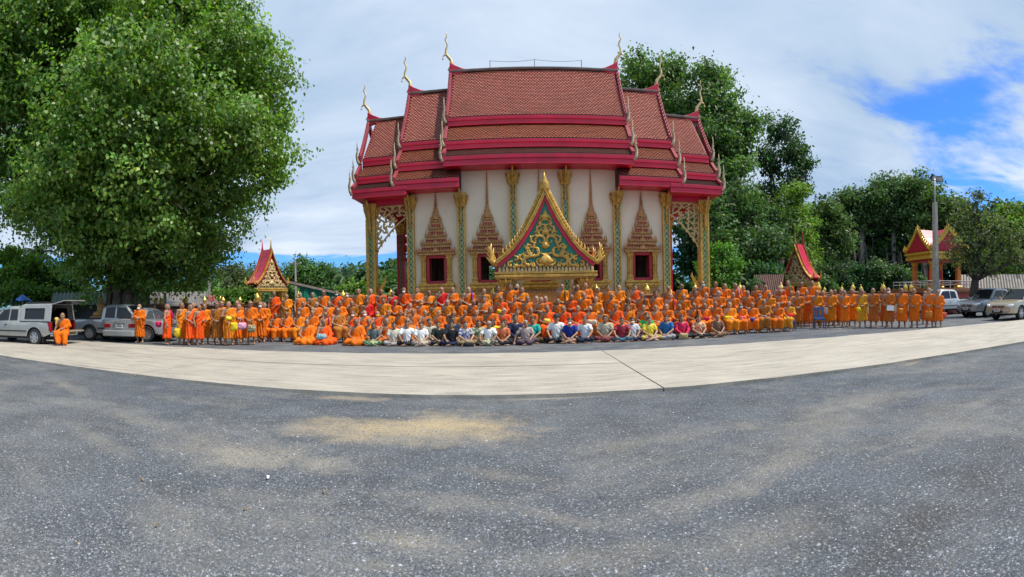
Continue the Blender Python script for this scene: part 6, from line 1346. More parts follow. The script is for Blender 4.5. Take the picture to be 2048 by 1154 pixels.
# the two wings of the group, standing on the yard
LEFT = [(363, 611, 15.3, 'amber', '', 'side', -.9), (380, 615, 15.2, 'red-orange', '', 'stand', -1.0), (386, 611, 16.3, 'orange', '', 'stand', None), (398, 615, 15.4, 'red-orange', '', 'side', -.8), (409, 613, 16.0, 'amber', '', 'stand', None), (434, 610, 15.9, 'brown', '', 'stand', None), (443, 608, 17.0, 'orange', '', 'stand', None),
        (457, 609, 15.9, 'amber', '', 'belly', None), (474, 607, 17.2, 'orange', '', 'stand', None), (478, 614, 16.3, 'orange', '', 'belly', None), (501, 608, 16.4, 'orange', 'g', 'stand', None), (521, 610, 17.6, 'orange', 'm', 'stand', None), (529, 611, 18.6, 'amber', '', 'stand', None)]
for px, py, Y, tn, ex, ps, dy in LEFT:
    p = onY(px, py, Y); fz = None if dy is None else math.atan2(-p.x, p.y)+dy*-.75
    monk(px, py, Y, 'stand', tn, ex, pose=ps, face=fz)
monk(334, 614, 15.0, 'stand', 'red-orange', 'Smagenta', pose='side', face=2.0, label='red-orange-robed monk with a magenta sash turned away beside the silver sedan')
monk(279, 614, 15.1, 'stand', 'orange', 'mB', pose='belly', face=.35, label='masked orange-robed monk with both shoulders covered standing behind the silver sedan')
monk(309, 615, 19.5, 'stand', 'crimson', '', label='crimson-robed monk half hidden on the far side of the silver sedan')
RIGHT = [(1633, 586, 19.0, 'amber', ''), (1646, 586, 20.0, 'burnt orange', ''), (1662, 585, 18.8, 'amber', ''), (1670, 584, 20.0, 'rust', ''), (1683, 583, 19.6, 'burnt orange', ''), (1688.6, 586, 18.2, 'orange', ''), (1703.5, 582, 18.5, 'amber', ''), (1724, 583.5, 17.6, 'golden', ''), (1746, 582, 17.0, 'rust', ''),
         (1769, 582, 17.2, 'rust', ''), (1777, 581.5, 16.4, 'rust', 'm'), (1803, 582, 16.0, 'orange', ''), (1828, 583, 15.5, 'orange', ''), (1850, 587, 16.6, 'rust', ''), (1858, 581.5, 15.1, 'burnt orange', ''), (1875.6, 585, 14.75, 'burnt orange', '')]
for px, py, Y, tn, ex in RIGHT: monk(px, py, Y, 'stand', tn, ex, pose='stand', zb=0.0 if Y > YB else .062)
# ---- villagers seated cross-legged in front
def villager(px, py, Y, pose, shirt, legs, hair, label, mat=None, skirt=0, ex='', skin=None, hcol=(.018, .015, .014), both=None):
    var = random.randrange(len([k for k in BODY if k[0] == pose])); o, hd, yaw = figure(px, py, Y, pose, var, 0.0, None, .92, 1.14, skin)
    add_part(SHIRT['long'] if 'L' in ex and pose == 'floor' else SHIRT[pose], o, 'shirt', shirt, mat=mat)
    add_part(LEGS['short'] if 'T' in ex else LEGS[pose, skirt], o, 'skirt' if skirt else 'trousers', legs, mat='batik' if skirt == 1 and random.random() < .4 else None)
    if hair: add_part(HAIR[hair], o, 'hair', hcol, hd, yaw)
    if 'c' in ex: add_part(CAP, o, 'cap', (.05, .05, .055), hd, yaw)
    if 'm' in ex: add_part(MASK, o, 'face_mask', (.80, .76, .78), hd, yaw)
    if 'w' in ex: add_part(MASK, o, 'face_mask', (.78, .78, .76), (hd[0], hd[1], hd[2]), yaw)  # white beard, built from the mask shape
    finish(o, label)
BK = (.018, .018, .022); GR = (.30, .30, .31); NV = (.015, .022, .06); WT = (.74, .74, .73); GREY = (.35, .34, .33)
for a in [
    (748, 654.5, 17.15, 'floor', (.10, .13, .13), (.01, .16, .07), 'bob', 'woman in a grey-green blouse and green skirt at the row end', None, 1),
    (772, 650, 17.75, 'floor', (.015, .09, .05), NV, 'bun', 'person in a dark green shirt behind the grey-bloused woman', None, 0),
    (788, 655, 17.15, 'floor', (.62, .60, .60), GREY, 'short', 'person in a pale grey patterned blouse sitting cross-legged on gravel', 'batik', 0),
    (814, 649, 17.2, 'lay2', WT, BK, 'short', 'person in a white tee and black trousers sitting cross-legged', None, 0),
    (821, 646, 17.9, 'floor', (.16, .24, .42), BK, 'short', 'person in a blue checked shirt half hidden behind the white tee', 'check', 0),
    (842, 651, 17.15, 'floor', (.80, .79, .77), (.24, .14, .18), 'short', 'person in a loose white blouse and mauve skirt sitting on gravel', None, 1),
    (859, 645, 17.8, 'floor', (.42, .39, .31), BK, 'short', 'older person in a beige open-collared shirt behind the front row', None, 0),
    (876, 650, 17.3, 'floor', (.012, .02, .018), BK, 'bun', 'woman in a black top with hands clasped between white and black blouses', None, 0),
    (903, 654, 17.15, 'lay2', (.015, .015, .02), NV, 'bun', 'woman in a black collared shirt and navy trousers sitting cross-legged', None, 0),
    (905, 640, 17.95, 'floor', (.02, .035, .06), BK, 'short', 'person in a navy shirt kneeling behind the black-shirted woman', None, 0),
    (931, 652, 17.15, 'floor', (.03, .08, .40), (.22, .16, .08), 'short', 'woman in a bright blue batik blouse with a black bag', 'batik', 1),
    (957, 647.5, 17.5, 'floor', (.03, .10, .09), (.24, .12, .03), 'bob', 'woman in a dark teal batik blouse and brown skirt', 'batik', 1),
    (978, 652, 17.1, 'lay2', (.82, .81, .79), (.06, .08, .09), 'short', 'grey-haired person in a white blouse sitting cross-legged', None, 1),
    (985, 645, 17.8, 'floor', (.75, .62, .03), BK, 'bob', 'woman in a yellow shirt mostly hidden behind the white blouse', None, 0),
    (1005.5, 650, 17.15, 'floor', (.55, .14, .05), BK, 'bun', 'woman in a rust-orange blouse with a dark bag strap', None, 0),
    (1010, 645, 17.85, 'floor', (.60, .45, .05), BK, 'bob', 'woman half hidden behind the rust-orange blouse', None, 0),
    (1030.5, 637, 17.7, 'floor', (.02, .025, .07), BK, 'short', 'tall person in a long-sleeved navy sweater', None, 0, 'L'),
    (1051.5, 647.5, 17.15, 'lean', (.48, .38, .34), (.09, .06, .08), 'short', 'grey-haired person in a striped shirt leaning on one arm', 'check', 1),
    (1065.6, 641, 17.75, 'floor', (.01, .38, .30), (.10, .06, .03), 'short', 'person in a turquoise shirt behind the leaning person', None, 0),
    (1112.5, 637, 17.6, 'lay2', (.72, .72, .72), BK, 'short', 'person in a white tee and dark cap', None, 0, 'c'),
    (1140, 643, 17.3, 'floor', (.012, .03, .22), BK, 'short', 'masked young person in a blue tee and black shorts', None, 0, 'mT'),
    (1169.5, 640.5, 17.35, 'lay2', (.74, .75, .76), NV, 'short', 'young person in a white polo with dark collar', None, 0),
    (1210, 638, 17.5, 'floor', (.60, .54, .38), (.17, .04, .04), 'short', 'person in a pale checked shirt and maroon sarong', 'check', 1),
    (1244, 642, 17.3, 'lay2', (.35, .03, .05), (.06, .14, .20), 'short', 'person in a maroon top and blue jeans', None, 0),
    (1264, 641, 17.4, 'floor', (.55, .56, .60), NV, 'short', 'white-bearded person in a pale grey tee', None, 0, 'w'),
    (1293, 633, 17.9, 'floor', (.02, .45, .08), BK, 'short', 'person in a bright green shirt behind the yellow tee', None, 0),
    (1298.5, 641, 17.3, 'floor', (.74, .56, .05), (.55, .38, .06), 'short', 'person in a yellow tee and shorts sitting cross-legged', None, 0, 'T'),
    (1333, 637, 17.4, 'floor', (.02, .13, .36), GREY, 'bob', 'woman in a blue blouse and grey trousers', None, 0),
    (1363, 637, 17.4, 'floor', (.58, .02, .08), BK, 'bob', 'woman in a pinkish red top holding a straw bag', None, 0, 'L'),
    (1397, 643, 17.4, 'floor', (.75, .14, .08), BK, 'bob', 'person in an orange and red sports shirt with dark sleeves', 'batik', 0),
    (1434, 635, 17.4, 'floor', (.20, .10, .06), (.16, .085, .05), None, 'shaven-headed person in brown shirt and brown trousers', None, 0)]:
    if a[7].startswith('grey-haired'): villager(*a, hcol=(.30, .29, .28))
    else: villager(*a)
for a in LABELS.values():
    if len(a) > 1:
        for o in a: o['group'] = 'look-alike monks in the assembled group'

# ---- chairs and benches
pm('blue_plastic', (.012, .085, .24), .4, var=.08, scale=5); pm('bench_wood', (.20, .11, .05), .7, var=.3, scale=6)
def make_chair():
    e = empty('plastic_chair'); 
    s = MB(); s.box((0, -.02, .425), (.42, .42, .03)); s.box((0, -.215, .405), (.42, .03, .06)); s.box((.205, -.02, .405), (.02, .40, .06)); s.box((-.205, -.02, .405), (.02, .40, .06)); s.build('seat', 'blue_plastic', e, bevel=.012)
    b = MB(); th = .16
    for x0, x1, z0, z1 in ((-.21, -.15, .44, .86), (.15, .21, .44, .86), (-.15, .15, .78, .86), (-.15, .15, .46, .52), (-.06, .06, .52, .78)):
        b.add([(x, .19+(z-.44)*th+d_, z) for d_ in (0, .025) for x, z in ((x0, z0), (x1, z0), (x1, z1), (x0, z1))], [(0, 1, 2, 3), (7, 6, 5, 4), (0, 4, 5, 1), (1, 5, 6, 2), (2, 6, 7, 3), (3, 7, 4, 0)])
    b.build('backrest', 'blue_plastic', e, bevel=.006)
    for x in (-1, 1):
        for y in (-1, 1):
            l = MB(); l.tube([(x*.19, y*.18-.02, .41), (x*.225, y*.225-.02, .0)], [.028, .020], 6); l.build('leg', 'blue_plastic', e)
    return e
ch0 = make_chair(); first = True
for o, px in seat_spots:
    c = ch0 if first else copy_tree(ch0); first = False
    f_ = o.rotation_euler.z; c.location = (o.location.x-math.sin(f_)*.03, o.location.y+math.cos(f_)*.03, 0); c.rotation_euler = (0, 0, f_)
    tag(c, 'blue plastic chair under a seated monk %s' % zone(px), 'chair', 'blue plastic chairs in the seated row')
c = copy_tree(ch0); p = onZ(1607, 655); c.location = (p.x, 18.3, 0); c.rotation_euler = (0, 0, math.atan2(-p.x, p.y)+.15); c.scale = (1.08, 1.08, 1.12); tag(c, 'empty blue plastic chair at the end of the seated row', 'chair', 'blue plastic chairs in the seated row')
bx0, bx1 = onY(535, 600, 20.75).x, onY(1640, 600, 20.75).x; nb = 9
for k in range(nb):
    L = (bx1-bx0)/nb; e = empty('bench', (bx0+L*(k+.5), 20.78, 0))
    for y in (-.14, .14):
        s = MB(); s.bx(-L/2+.03, L/2-.03, y-.13, y+.13, BENCH-.045, BENCH-.002); s.build('plank', 'bench_wood', e, bevel=.005)
    for x in (-L*.42, 0, L*.42):
        for y in (-.2, .2): s = MB(); s.bx(x-.035, x+.035, y-.03, y+.03, 0, BENCH-.046); s.build('leg', 'bench_wood', e)
    tag(e, 'low wooden bench under the raised back row of monks', 'bench', 'benches under the back row')

# ---- bags, cloths and other things held
pm('cane_wood', (.55, .42, .25), .5, var=.1); pm('straw', (.50, .36, .16), .8, var=.3, scale=40, bump=.6, bscale=80)
def bag(px, py, Y, w_, h_, c, label, strap=.0, mat='cloth', name='cloth_bag', dy=-.30, cat='bag', dz=None):
    p = onY(px, py, Y+dy); e = empty(name, p, math.atan2(-p.x, p.y)+random.uniform(-.3, .3))
    f = Field((-w_, -.12, -h_*.75), (w_, .12, h_*.75), .018); f.ell((0, 0, -h_*.12), (w_*.55, .07, h_*.40), 0); f.cone((-w_*.3, 0, h_*.2), (w_*.3, 0, h_*.2), .045, .045, .09)
    x, y, z = f.grid(); f.D += (.008*np.sin(26*x+8*z)*np.sin(18*z)).astype('f4'); V, Q = f.nets(); o = link('pouch', npmesh('pouch', V, Q, mat, None, True), e); setcol(o, c)
    if strap:
        s = MB()
        for k in (-1, 1): s.tube([(k*w_*.34, 0, h_*.2), (k*w_*.20, .0, h_*.2+strap*.6), (k*w_*.04, .02, h_*.2+strap)], .014, 5, sq=.4)
        o = s.build('strap', mat, e); setcol(o, c)
    tag(e, label, cat)
YEL = (.80, .55, .02)
bag(355, 664, 15.3, .26, .42, YEL, 'yellow cloth bag hanging from a monk\'s hand beside the silver sedan', .25)
bag(468, 652, 15.9, .26, .40, YEL, 'yellow cloth bag hanging beside the walking stick', .35)
bag(457, 637, 15.9, .20, .14, (.75, .62, .04), 'yellow folded cloth held at the waist above the walking stick', name='folded_cloth', cat='cloth')
bag(484, 651, 16.3, .34, .30, (.72, .36, .50), 'pale pink bag held before a monk at the brown wall', .2)
bag(503, 656, 16.4, .32, .34, (.20, .13, .07), 'brown patterned bag held by the monk in sunglasses', .18, 'batik')
bag(518, 655, 18.2, .2, .30, (.68, .50, .26), 'cream shoulder bag beside the end seated monk', .3)
bag(317, 648, 15.0, .22, .28, (.55, .02, .10), 'magenta shoulder bag carried by the monk turned away', .3, dy=-.12)
bag(643, 673, 17.35, .40, .24, (.02, .32, .50), 'turquoise blue bag in the lap of a monk on the ground', 0, 'batik', dy=-.42)
bag(1000, 624, 19.75, .24, .30, YEL, 'yellow cloth bundle held by the stout monk in the standing row', 0, name='cloth_bundle', cat='bundle')
bag(1456, 637, 18.55, .36, .24, (.75, .60, .02), 'bright yellow bag on the lap of a seated monk before the forest', .1, dy=-.36)
bag(1094, 642, 18.3, .22, .18, (.75, .62, .10), 'yellow and white box bag on a seated monk\'s lap by the green gate', 0, dy=-.42)
bag(1183, 645, 18.55, .40, .26, (.70, .55, .38), 'cream and yellow bundle on the lap of the black-masked monk', 0, name='cloth_bundle', dy=-.4, cat='bundle')
bag(1391, 635, 18.55, .36, .34, (.015, .025, .022), 'black shoulder bag on a seated monk\'s lap', .35, dy=-.36)
bag(1413, 638, 18.55, .22, .16, (.40, .01, .06), 'dark red pouch in a seated monk\'s hands', 0, name='pouch_bag', dy=-.42)
bag(1484, 636, 18.55, .24, .16, (.70, .08, .10), 'red and white pouch in the hands of the seated monk in a blue mask', 0, name='pouch_bag', dy=-.42)
bag(1506, 640, 18.55, .26, .20, (.04, .04, .22), 'dark blue pouch on a seated monk\'s lap', 0, name='pouch_bag', dy=-.42)
bag(1532, 636, 18.55, .28, .20, (.05, .04, .20), 'navy pouch on the lap of the brown-robed seated monk', 0, name='pouch_bag', dy=-.42)
bag(1582, 631, 18.55, .28, .18, (.75, .04, .03), 'bright red pouch on the lap of the golden-robed end monk', 0, name='pouch_bag', dy=-.42)
bag(1559, 636, 18.55, .26, .12, (.22, .13, .06), 'brown pouch on the lap of a seated monk next to the end', 0, name='pouch_bag', dy=-.42)
bag(1653, 620, 19.2, .24, .42, (.78, .62, .52), 'pale pinkish bag hanging among the standing monks before the brown wall', .3)
bag(1802, 622, 16.0, .18, .36, (.70, .22, .02), 'orange cloth hanging from a monk\'s clasped hands', 0, name='folded_cloth', cat='cloth')
bag(1857, 628, 15.1, .32, .40, (.62, .20, .03), 'orange cloth bag held low by a monk near the shrine pavilion', .2)
bag(1888, 630, 14.75, .24, .34, (.80, .12, .05), 'red and white striped bag held by the end monk by the parked pickups', .15, 'check', dy=-.1)
bag(1717, 619, 17.6, .16, .26, (.80, .58, .02), 'small yellow bag beside the golden-robed monk', .15)
bag(1367, 672, 17.4, .30, .26, (.50, .36, .16), 'woven straw bag held by the woman in the pinkish red top', .06, 'straw', 'straw_bag', dy=-.40)
bag(937, 690, 17.15, .36, .20, (.02, .02, .022), 'black handbag on the gravel before the blue batik blouse', .06, name='handbag', dy=-.50)
p = onY(1781, 616, 16.15); s = MB(); s.box((0, 0, 0), (.33, .012, .24)); o = s.build('paper_sheet', 'paper', loc=p); o.rotation_euler = (-.2, .06, math.atan2(-p.x, p.y)); tag(o, 'white sheet of paper held by the masked rust-robed monk', 'paper')
p = onY(458, 650, 15.5); g0 = onZ(457, 689); s = MB(); s.tube([(0, 0, 0), (0, .03, .86), (0, .03, .90)], [.016, .016, .022], 7); s.tube([(0, .03, .89), (-.06, .03, .92), (-.12, .03, .88)], .018, 6); o = s.build('walking_stick', 'cane_wood', loc=(p.x, 15.5, 0), smooth=True); tag(o, 'pale wooden walking stick held by an amber-robed monk', 'stick')
# ================================================================ vehicles
def paint(name, c, metal=.55, rough=.32): return pm(name, c, rough, metal, var=.04, scale=2, coat=.5, stain=(c[0]*.75, c[1]*.7, c[2]*.62), sfac=.35, sscale=1.6)
paint('paint_silver', (.50, .51, .51)); paint('paint_dusty', (.40, .40, .37), .4); paint('paint_grey', (.42, .44, .46)); paint('paint_white', (.66, .68, .68), .25); paint('paint_gold', (.50, .43, .31)); paint('paint_steel', (.36, .38, .40))
pm('auto_glass', (.012, .015, .017), .05, var=0, spec=.45); pm('tyre', (.022, .022, .023), .85, var=.15, scale=6); pm('alloy', (.50, .50, .50), .32, .8, var=.1); pm('black_trim', (.02, .02, .021), .55, var=.1); pm('chrome', (.65, .65, .66), .15, 1.0, var=.05)
pm('lamp_red', (.30, .01, .014), .18, var=.1); pm('lamp_clear', (.72, .74, .76), .10, var=.05, spec=.8); pm('plate', (.72, .72, .70), .5, var=.05); pm('plate_text', (.05, .05, .06), .5, var=0); pm('bed_dark', (.06, .062, .066), .8, var=.2, scale=4); pm('dust', (.26, .21, .15), .8, var=.2)
def vehicle(cfg, label, loc_px, wheel, az, zoff=0.0):
    """cfg in metres, x forward; placed so that the named wheel touches the ground pixel"""
    L, W = cfg['L'], cfg['W']; xf, xr, R_w = cfg['xf'], cfg['xr'], cfg.get('rw', .36); P = cfg['paint']
    e = empty('parked_car' if cfg.get('sedan') else 'pickup_truck'); rz = pi/2-az
    wx, wy = (xf if wheel[0] == 'f' else xr), (1 if wheel[1] == 'l' else -1)*(W/2-.12)
    p = onZ(*loc_px, zoff); e.location = (p.x-(wx*math.cos(rz)-wy*math.sin(rz)), p.y-(wx*math.sin(rz)+wy*math.cos(rz)), zoff); e.rotation_euler = (0, 0, rz); tag(e, label, 'car' if cfg.get('sedan') else 'pickup truck')
    zt = lambda x: float(np.interp(x, *zip(*cfg['top']))); sill = cfg.get('sill', .36); ra = R_w+.075
    def zb(x):
        z = float(np.interp(x, [-L/2, -L/2+.3, L/2-.45, L/2], [sill+.14, sill+.02, sill, sill+.06]))
        for a in (xf, xr):
            if abs(x-a) < ra: z = max(z, R_w+math.sqrt(max(0, ra*ra-(x-a)**2)))
        return z
    def hw(x):
        s = max(0, (abs(x)-(L/2-.55))/.55); return W/2*(1-(.17 if x > 0 else .06)*s*s)
    def ys(x, z): u = (z-.68)/.5; return hw(x)*(1-.055*u*u)
    xs = sorted(set([round(-L/2+L*k/72, 4) for k in range(73)]+[a+ra*math.cos(t*pi/10)*s1 for a in (xf, xr) for t in range(6) for s1 in (-1, 1)])); m = 7; rings = []
    for x in xs:
        b, t = zb(x), zt(x); r = [(x, ys(x, b+(t-b)*k/m)-(0 if k < m else .035), b+(t-b)*k/m-(0 if k < m else 0)) for k in range(m+1)]
        y1 = r[-1][1]; deck = [(x, y1*f, t+.022*(1-f*f)) for f in (.7, .3, -.3, -.7)]
        rings.append(r+deck+[(x, -y, z) for x_, y, z in r[::-1]])
    K = len(rings[0]); bm_ = MB(); open_bed = cfg.get('bed'); fs = []
    for i in range(len(rings)-1):
        for k in range(K-1):
            if open_bed and open_bed[0] < xs[i] < open_bed[1]-.02 and m <= k <= m+4: continue
            fs.append((i*K+k, i*K+k+1, (i+1)*K+k+1, (i+1)*K+k))
    fs.append(tuple(range((len(rings)-1)*K, len(rings)*K)))
    if not cfg.get('tail_open'): fs.append(tuple(range(K-1, -1, -1)))
    bm_.add([q for r in rings for q in r], fs); body = bm_.build('body', P, e, smooth=True, tri=True); body.data.shade_smooth()
    md = body.modifiers.new('edge', 'EDGE_SPLIT'); md.split_angle = R(38)
    u = MB(); u.bx(-L/2+.25, L/2-.3, -W/2+.22, W/2-.22, sill-.10, sill+.25); u.bx(xf-ra, xf+ra, -W/2+.25, W/2-.25, sill, R_w+ra+.02); u.bx(xr-ra, xr+ra, -W/2+.25, W/2-.25, sill, R_w+ra+.02); u.build('underbody', 'black_trim', e)
    if open_bed:
        x0, x1 = open_bed; i_ = MB(); zf_ = .62; yi = W/2-.09; x0 = x0 if not cfg.get('tail_open') else -L/2
        i_.quad((x0, -yi, zf_), (x1, -yi, zf_), (x1, yi, zf_), (x0, yi, zf_))
        for s1 in (-1, 1): i_.quad((x0, s1*yi, zf_), (x1, s1*yi, zf_), (x1, s1*yi, zt(x1)+.01), (x0, s1*yi, zt(x0)+.01)); i_.box(((x0+x1)/2, s1*(W/2-.07), zt(x0)+.01), (x1-x0, .09, .03)); i_.box((xr, s1*(yi-.12), zf_+.1), (.9, .24, .2))
        i_.quad((x1, -yi, zf_), (x1, yi, zf_), (x1, yi, zt(x1)), (x1, -yi, zt(x1)))
        if not cfg.get('tail_open'): i_.quad((x0, -yi, zf_), (x0, yi, zf_), (x0, yi, zt(x0)), (x0, -yi, zt(x0)))
        i_.build('cargo_bed', 'bed_dark', e, fix=False)
    # cabin
    cb = cfg['cab']; zmax = max(z for x, z in cb); zbelt = zt(cb[len(cb)//2][0]); yr = W/2-.07; yt = W/2-cfg.get('tumble', .23)
    ycab = lambda z: yr+(yt-yr)*max(0, min(1, (z-zbelt)/(zmax-zbelt)))
    zr_ = lambda x: float(np.interp(x, *zip(*cb)))
    x0, x1 = cb[0][0], cb[-1][0]; cx = sorted(set([x0+(x1-x0)*k/40 for k in range(41)]+[q[0] for q in cb])); c_ = MB(); rg = []
    for x in cx:
        z0 = min(zt(x), zr_(x))-.02; z = zr_(x); r = [(x, ycab(z0+(z-z0)*f), z0+(z-z0)*f) for f in (0, .3, .6, .86)]+[(x, ycab(z)-.05, z-.012*(z > zmax-.05))]
        tp = [(x, (ycab(z)-.05)*f, z+.035*(1-f*f)) for f in (.6, 0, -.6)]
        rg.append(r+tp+[(q[0], -q[1], q[2]) for q in r[::-1]])
    K2 = len(rg[0]); c_.add([q for r in rg for q in r], [(i*K2+k, i*K2+k+1, (i+1)*K2+k+1, (i+1)*K2+k) for i in range(len(rg)-1) for k in range(K2-1)]+[tuple(range(K2-1, -1, -1)), tuple(range((len(rg)-1)*K2, len(rg)*K2))])
    cab = c_.build('cabin', P, e, smooth=True, tri=True); md = cab.modifiers.new('edge', 'EDGE_SPLIT'); md.split_angle = R(40)
    for poly in cfg['side_windows']:
        for s1 in (-1, 1):
            w_ = MB(); n = len(poly); A = [(x, s1*(ycab(z)+.012), z) for x, z in poly]; B = [(x, s1*(ycab(z)-.03), z) for x, z in poly]
            w_.add(A+B, [tuple(range(n)), tuple(range(2*n-1, n-1, -1))]+[(k, (k+1) % n, n+(k+1) % n, n+k) for k in range(n)]); w_.build('side_window', 'auto_glass', e)
    def slanted(a, b, ins, name):                       # glass on a sloping face a (low) to b (high), both (x, z)
        a, b = Vector((a[0], 0, a[1])), Vector((b[0], 0, b[1])); d = (b-a); nr = Vector((-d.z, 0, d.x)).normalized()
        if (nr.x > 0) != (a.x > b.x): nr = -nr
        a2, b2 = a+d*.07+nr*.035, b-d*.08+nr*.035; w_ = MB(); ya, yb = ycab(a2.z)-ins, ycab(b2.z)-ins
        vs = [(a2.x, -ya, a2.z), (a2.x, ya, a2.z), (b2.x, yb, b2.z), (b2.x, -yb, b2.z)]; mid = [((a2.x)+nr.x*.012, 0, a2.z+nr.z*.012), (b2.x+nr.x*.012, 0, b2.z+nr.z*.012)]
        w_.add(vs+mid+[(x-nr.x*.05, y, z-nr.z*.05) for x, y, z in vs], [(0, 4, 5, 3), (4, 1, 2, 5), (0, 6, 7, 1), (1, 7, 8, 2), (2, 8, 9, 3), (3, 9, 6, 0)]); w_.build(name, 'auto_glass', e)
    slanted(cb[-1], cb[-2], .12, 'windshield'); slanted(cb[0], cb[1], .14, 'rear_window')
    for s1 in (-1, 1):
        for (d0, d1) in cfg['doors']:
            d_ = MB(); nx_, nz_ = 8, 5; zlo, ztop_ = sill+.09, zt((d0+d1)/2)-.02; vs = []
            for i in range(nx_+1):
                for j in range(nz_+1): x = d0+(d1-d0)*i/nx_; z = zlo+(ztop_-zlo)*j/nz_; vs.append((x, s1*(ys(x, z)+.007), z))
            d_.add(vs, [(i*(nz_+1)+j, (i+1)*(nz_+1)+j, (i+1)*(nz_+1)+j+1, i*(nz_+1)+j+1) for i in range(nx_) for j in range(nz_)]); nv = len(vs)
            edge = [i*(nz_+1) for i in range(nx_+1)]+[nx_*(nz_+1)+j for j in range(1, nz_+1)]+[i*(nz_+1)+nz_ for i in range(nx_-1, -1, -1)]+[j for j in range(nz_-1, 0, -1)]
            rim = [(d_.v[k][0], d_.v[k][1]-s1*.03, d_.v[k][2]) for k in edge]; d_.v += rim
            for k in range(len(edge)): k2 = (k+1) % len(edge); d_.f.append((edge[k], edge[k2], nv+k2, nv+k)); d_.c.append((1, 1, 1))
            dr = d_.build('door', P, e, smooth=True); md = dr.modifiers.new('edge', 'EDGE_SPLIT'); md.split_angle = R(40)
            h_ = MB(); z = ztop_-.11; x = d0+.13; h_.box((x, s1*(ys(x, z)+.028), z), (.16, .03, .035)); h_.build('handle', 'black_trim' if cfg.get('plain') else P, dr, bevel=.008)
        mr = MB(); mx = cfg['doors'][0][1]-.12; mz = zt(mx)+.10; mr.box((mx, s1*(W/2+.07), mz), (.10, .20, .15)); mr.build('mirror', P if not cfg.get('plain') else 'black_trim', e, bevel=.03)
        st_ = MB(); st_.bx(xr+ra+.02, xf-ra-.02, s1*(ys(0, sill+.24)+.004)-.012, s1*(ys(0, sill+.24)+.004)+.012, sill+.20, sill+.25); st_.build('side_trim', 'black_trim', e)
        for x, w0 in ((xf, 'f'), (xr, 'r')):
            wh = empty('wheel', (x, s1*(W/2-.11), R_w)); wh.parent = e; ty = MB(); w2 = .11
            ty.lathe([(R_w*.66, -w2), (R_w*.93, -w2), (R_w, -w2*.7), (R_w, w2*.7), (R_w*.93, w2), (R_w*.66, w2), (R_w*.64, 0), (R_w*.66, -w2)], (0, 0, 0), 28, axis='y', cap=False); ty.build('tyre', 'tyre', wh, smooth=False)
            rm = MB(); o_ = s1*w2; rm.lathe([(.02, o_*.2), (R_w*.60, o_*.15), (R_w*.66, o_*.95), (R_w*.60, o_*.97), (R_w*.56, o_*.45), (.02, o_*.45)], (0, 0, 0), 24, axis='y')
            for k in range(6):
                a = k*pi/3; rm.box((math.cos(a)*R_w*.32, o_*.62, math.sin(a)*R_w*.32), (R_w*.56, .05, .075), M=Matrix.Rotation(-a, 4, 'Y'))
            rm.lathe([(.05, o_*.4), (.07, o_*.85), (.03, o_*.92)], (0, 0, 0), 12, axis='y'); rm.build('rim', 'alloy', wh)
        if cfg.get('flaps'):
            f_ = MB(); f_.box((xr-ra-.03, s1*(W/2-.13), .30), (.02, .24, .32)); f_.build('mud_flap', 'black_trim', e)
        # lamps
        hl = MB(); zz = zt(L/2-.12)-.10; hl.lathe([(.01, -.09), (.8, -.06), (1.0, .0), (.8, .06), (.01, .09)], (0, 0, 0), 14, .22, .13); ho = hl.build('headlight', 'lamp_clear', e, smooth=True, loc=(L/2-.13, s1*(hw(L/2-.13)-.12), zz)); ho.rotation_euler = (0, .25, -s1*.75)
        tl = MB(); tz = zt(-L/2)-.20; tw = cfg.get('tail_w', .14); th_ = cfg.get('tail_h', .36); tl.box((-L/2+.06, s1*(hw(-L/2)-tw/2+.012), tz), (.16, tw, th_)); tl.build('tail_light', 'lamp_red', e, bevel=.02)
        fg = MB(); fg.lathe([(.05, -.02), (.055, .02), (.04, .03)], (0, 0, 0), 12, axis='y'); fo = fg.build('fog_lamp', 'lamp_clear', e, loc=(L/2-.005, s1*hw(L/2)*.72, sill+.17)); fo.rotation_euler = (0, 0, -pi/2)
    # front: grille, bumper; rear: bumper, plate
    zz = zt(L/2-.08)+.02
    gr_ = empty('grille'); gr_.parent = e; s = MB(); s.box((L/2+.008, 0, zz-.17), (.05, hw(L/2)*1.0, .20)); s.build('grille_mesh', 'black_trim', gr_, bevel=.01)
    for k in range(3): s = MB(); s.box((L/2+.03, 0, zz-.24+.075*k), (.03, hw(L/2)*1.02, .022)); s.build('grille_bar', 'chrome', gr_, bevel=.006)
    s = MB(); s.lathe([(.05, -.01), (.05, .012), (.03, .016)], (0, 0, 0), 14, axis='y', sx=1.3); em = s.build('emblem', 'chrome', gr_, loc=(L/2+.05, 0, zz-.16)); em.rotation_euler = (0, 0, pi/2)
    bf = MB()
    for (x, k) in ((L/2+.03, 1),):
        pts = [(L/2-.42, W/2+.0), (L/2-.2, W/2-.03), (L/2+.02, hw(L/2)*.86), (L/2+.10, hw(L/2)*.5), (L/2+.12, 0)]; pts = pts+[(a, -b) for a, b in pts[-2::-1]]
        n = len(pts); vs = [(a, b, z) for z in (sill-.02, sill+.10, sill+.26) for a, b in pts]; vs = [((v[0]-.03, v[1], v[2]) if i < n else v) for i, v in enumerate(vs)]
        bf.add(vs, [(j*n+i, j*n+i+1, (j+1)*n+i+1, (j+1)*n+i) for j in range(2) for i in range(n-1)]+[tuple(2*n+i for i in range(n)), tuple(range(n-1, -1, -1))])
    bf.build('front_bumper', P, e, smooth=False, tri=True)
    s = MB(); s.box((L/2+.128, 0, sill+.07), (.02, hw(L/2)*.9, .12)); s.build('air_intake', 'black_trim', e, bevel=.01)
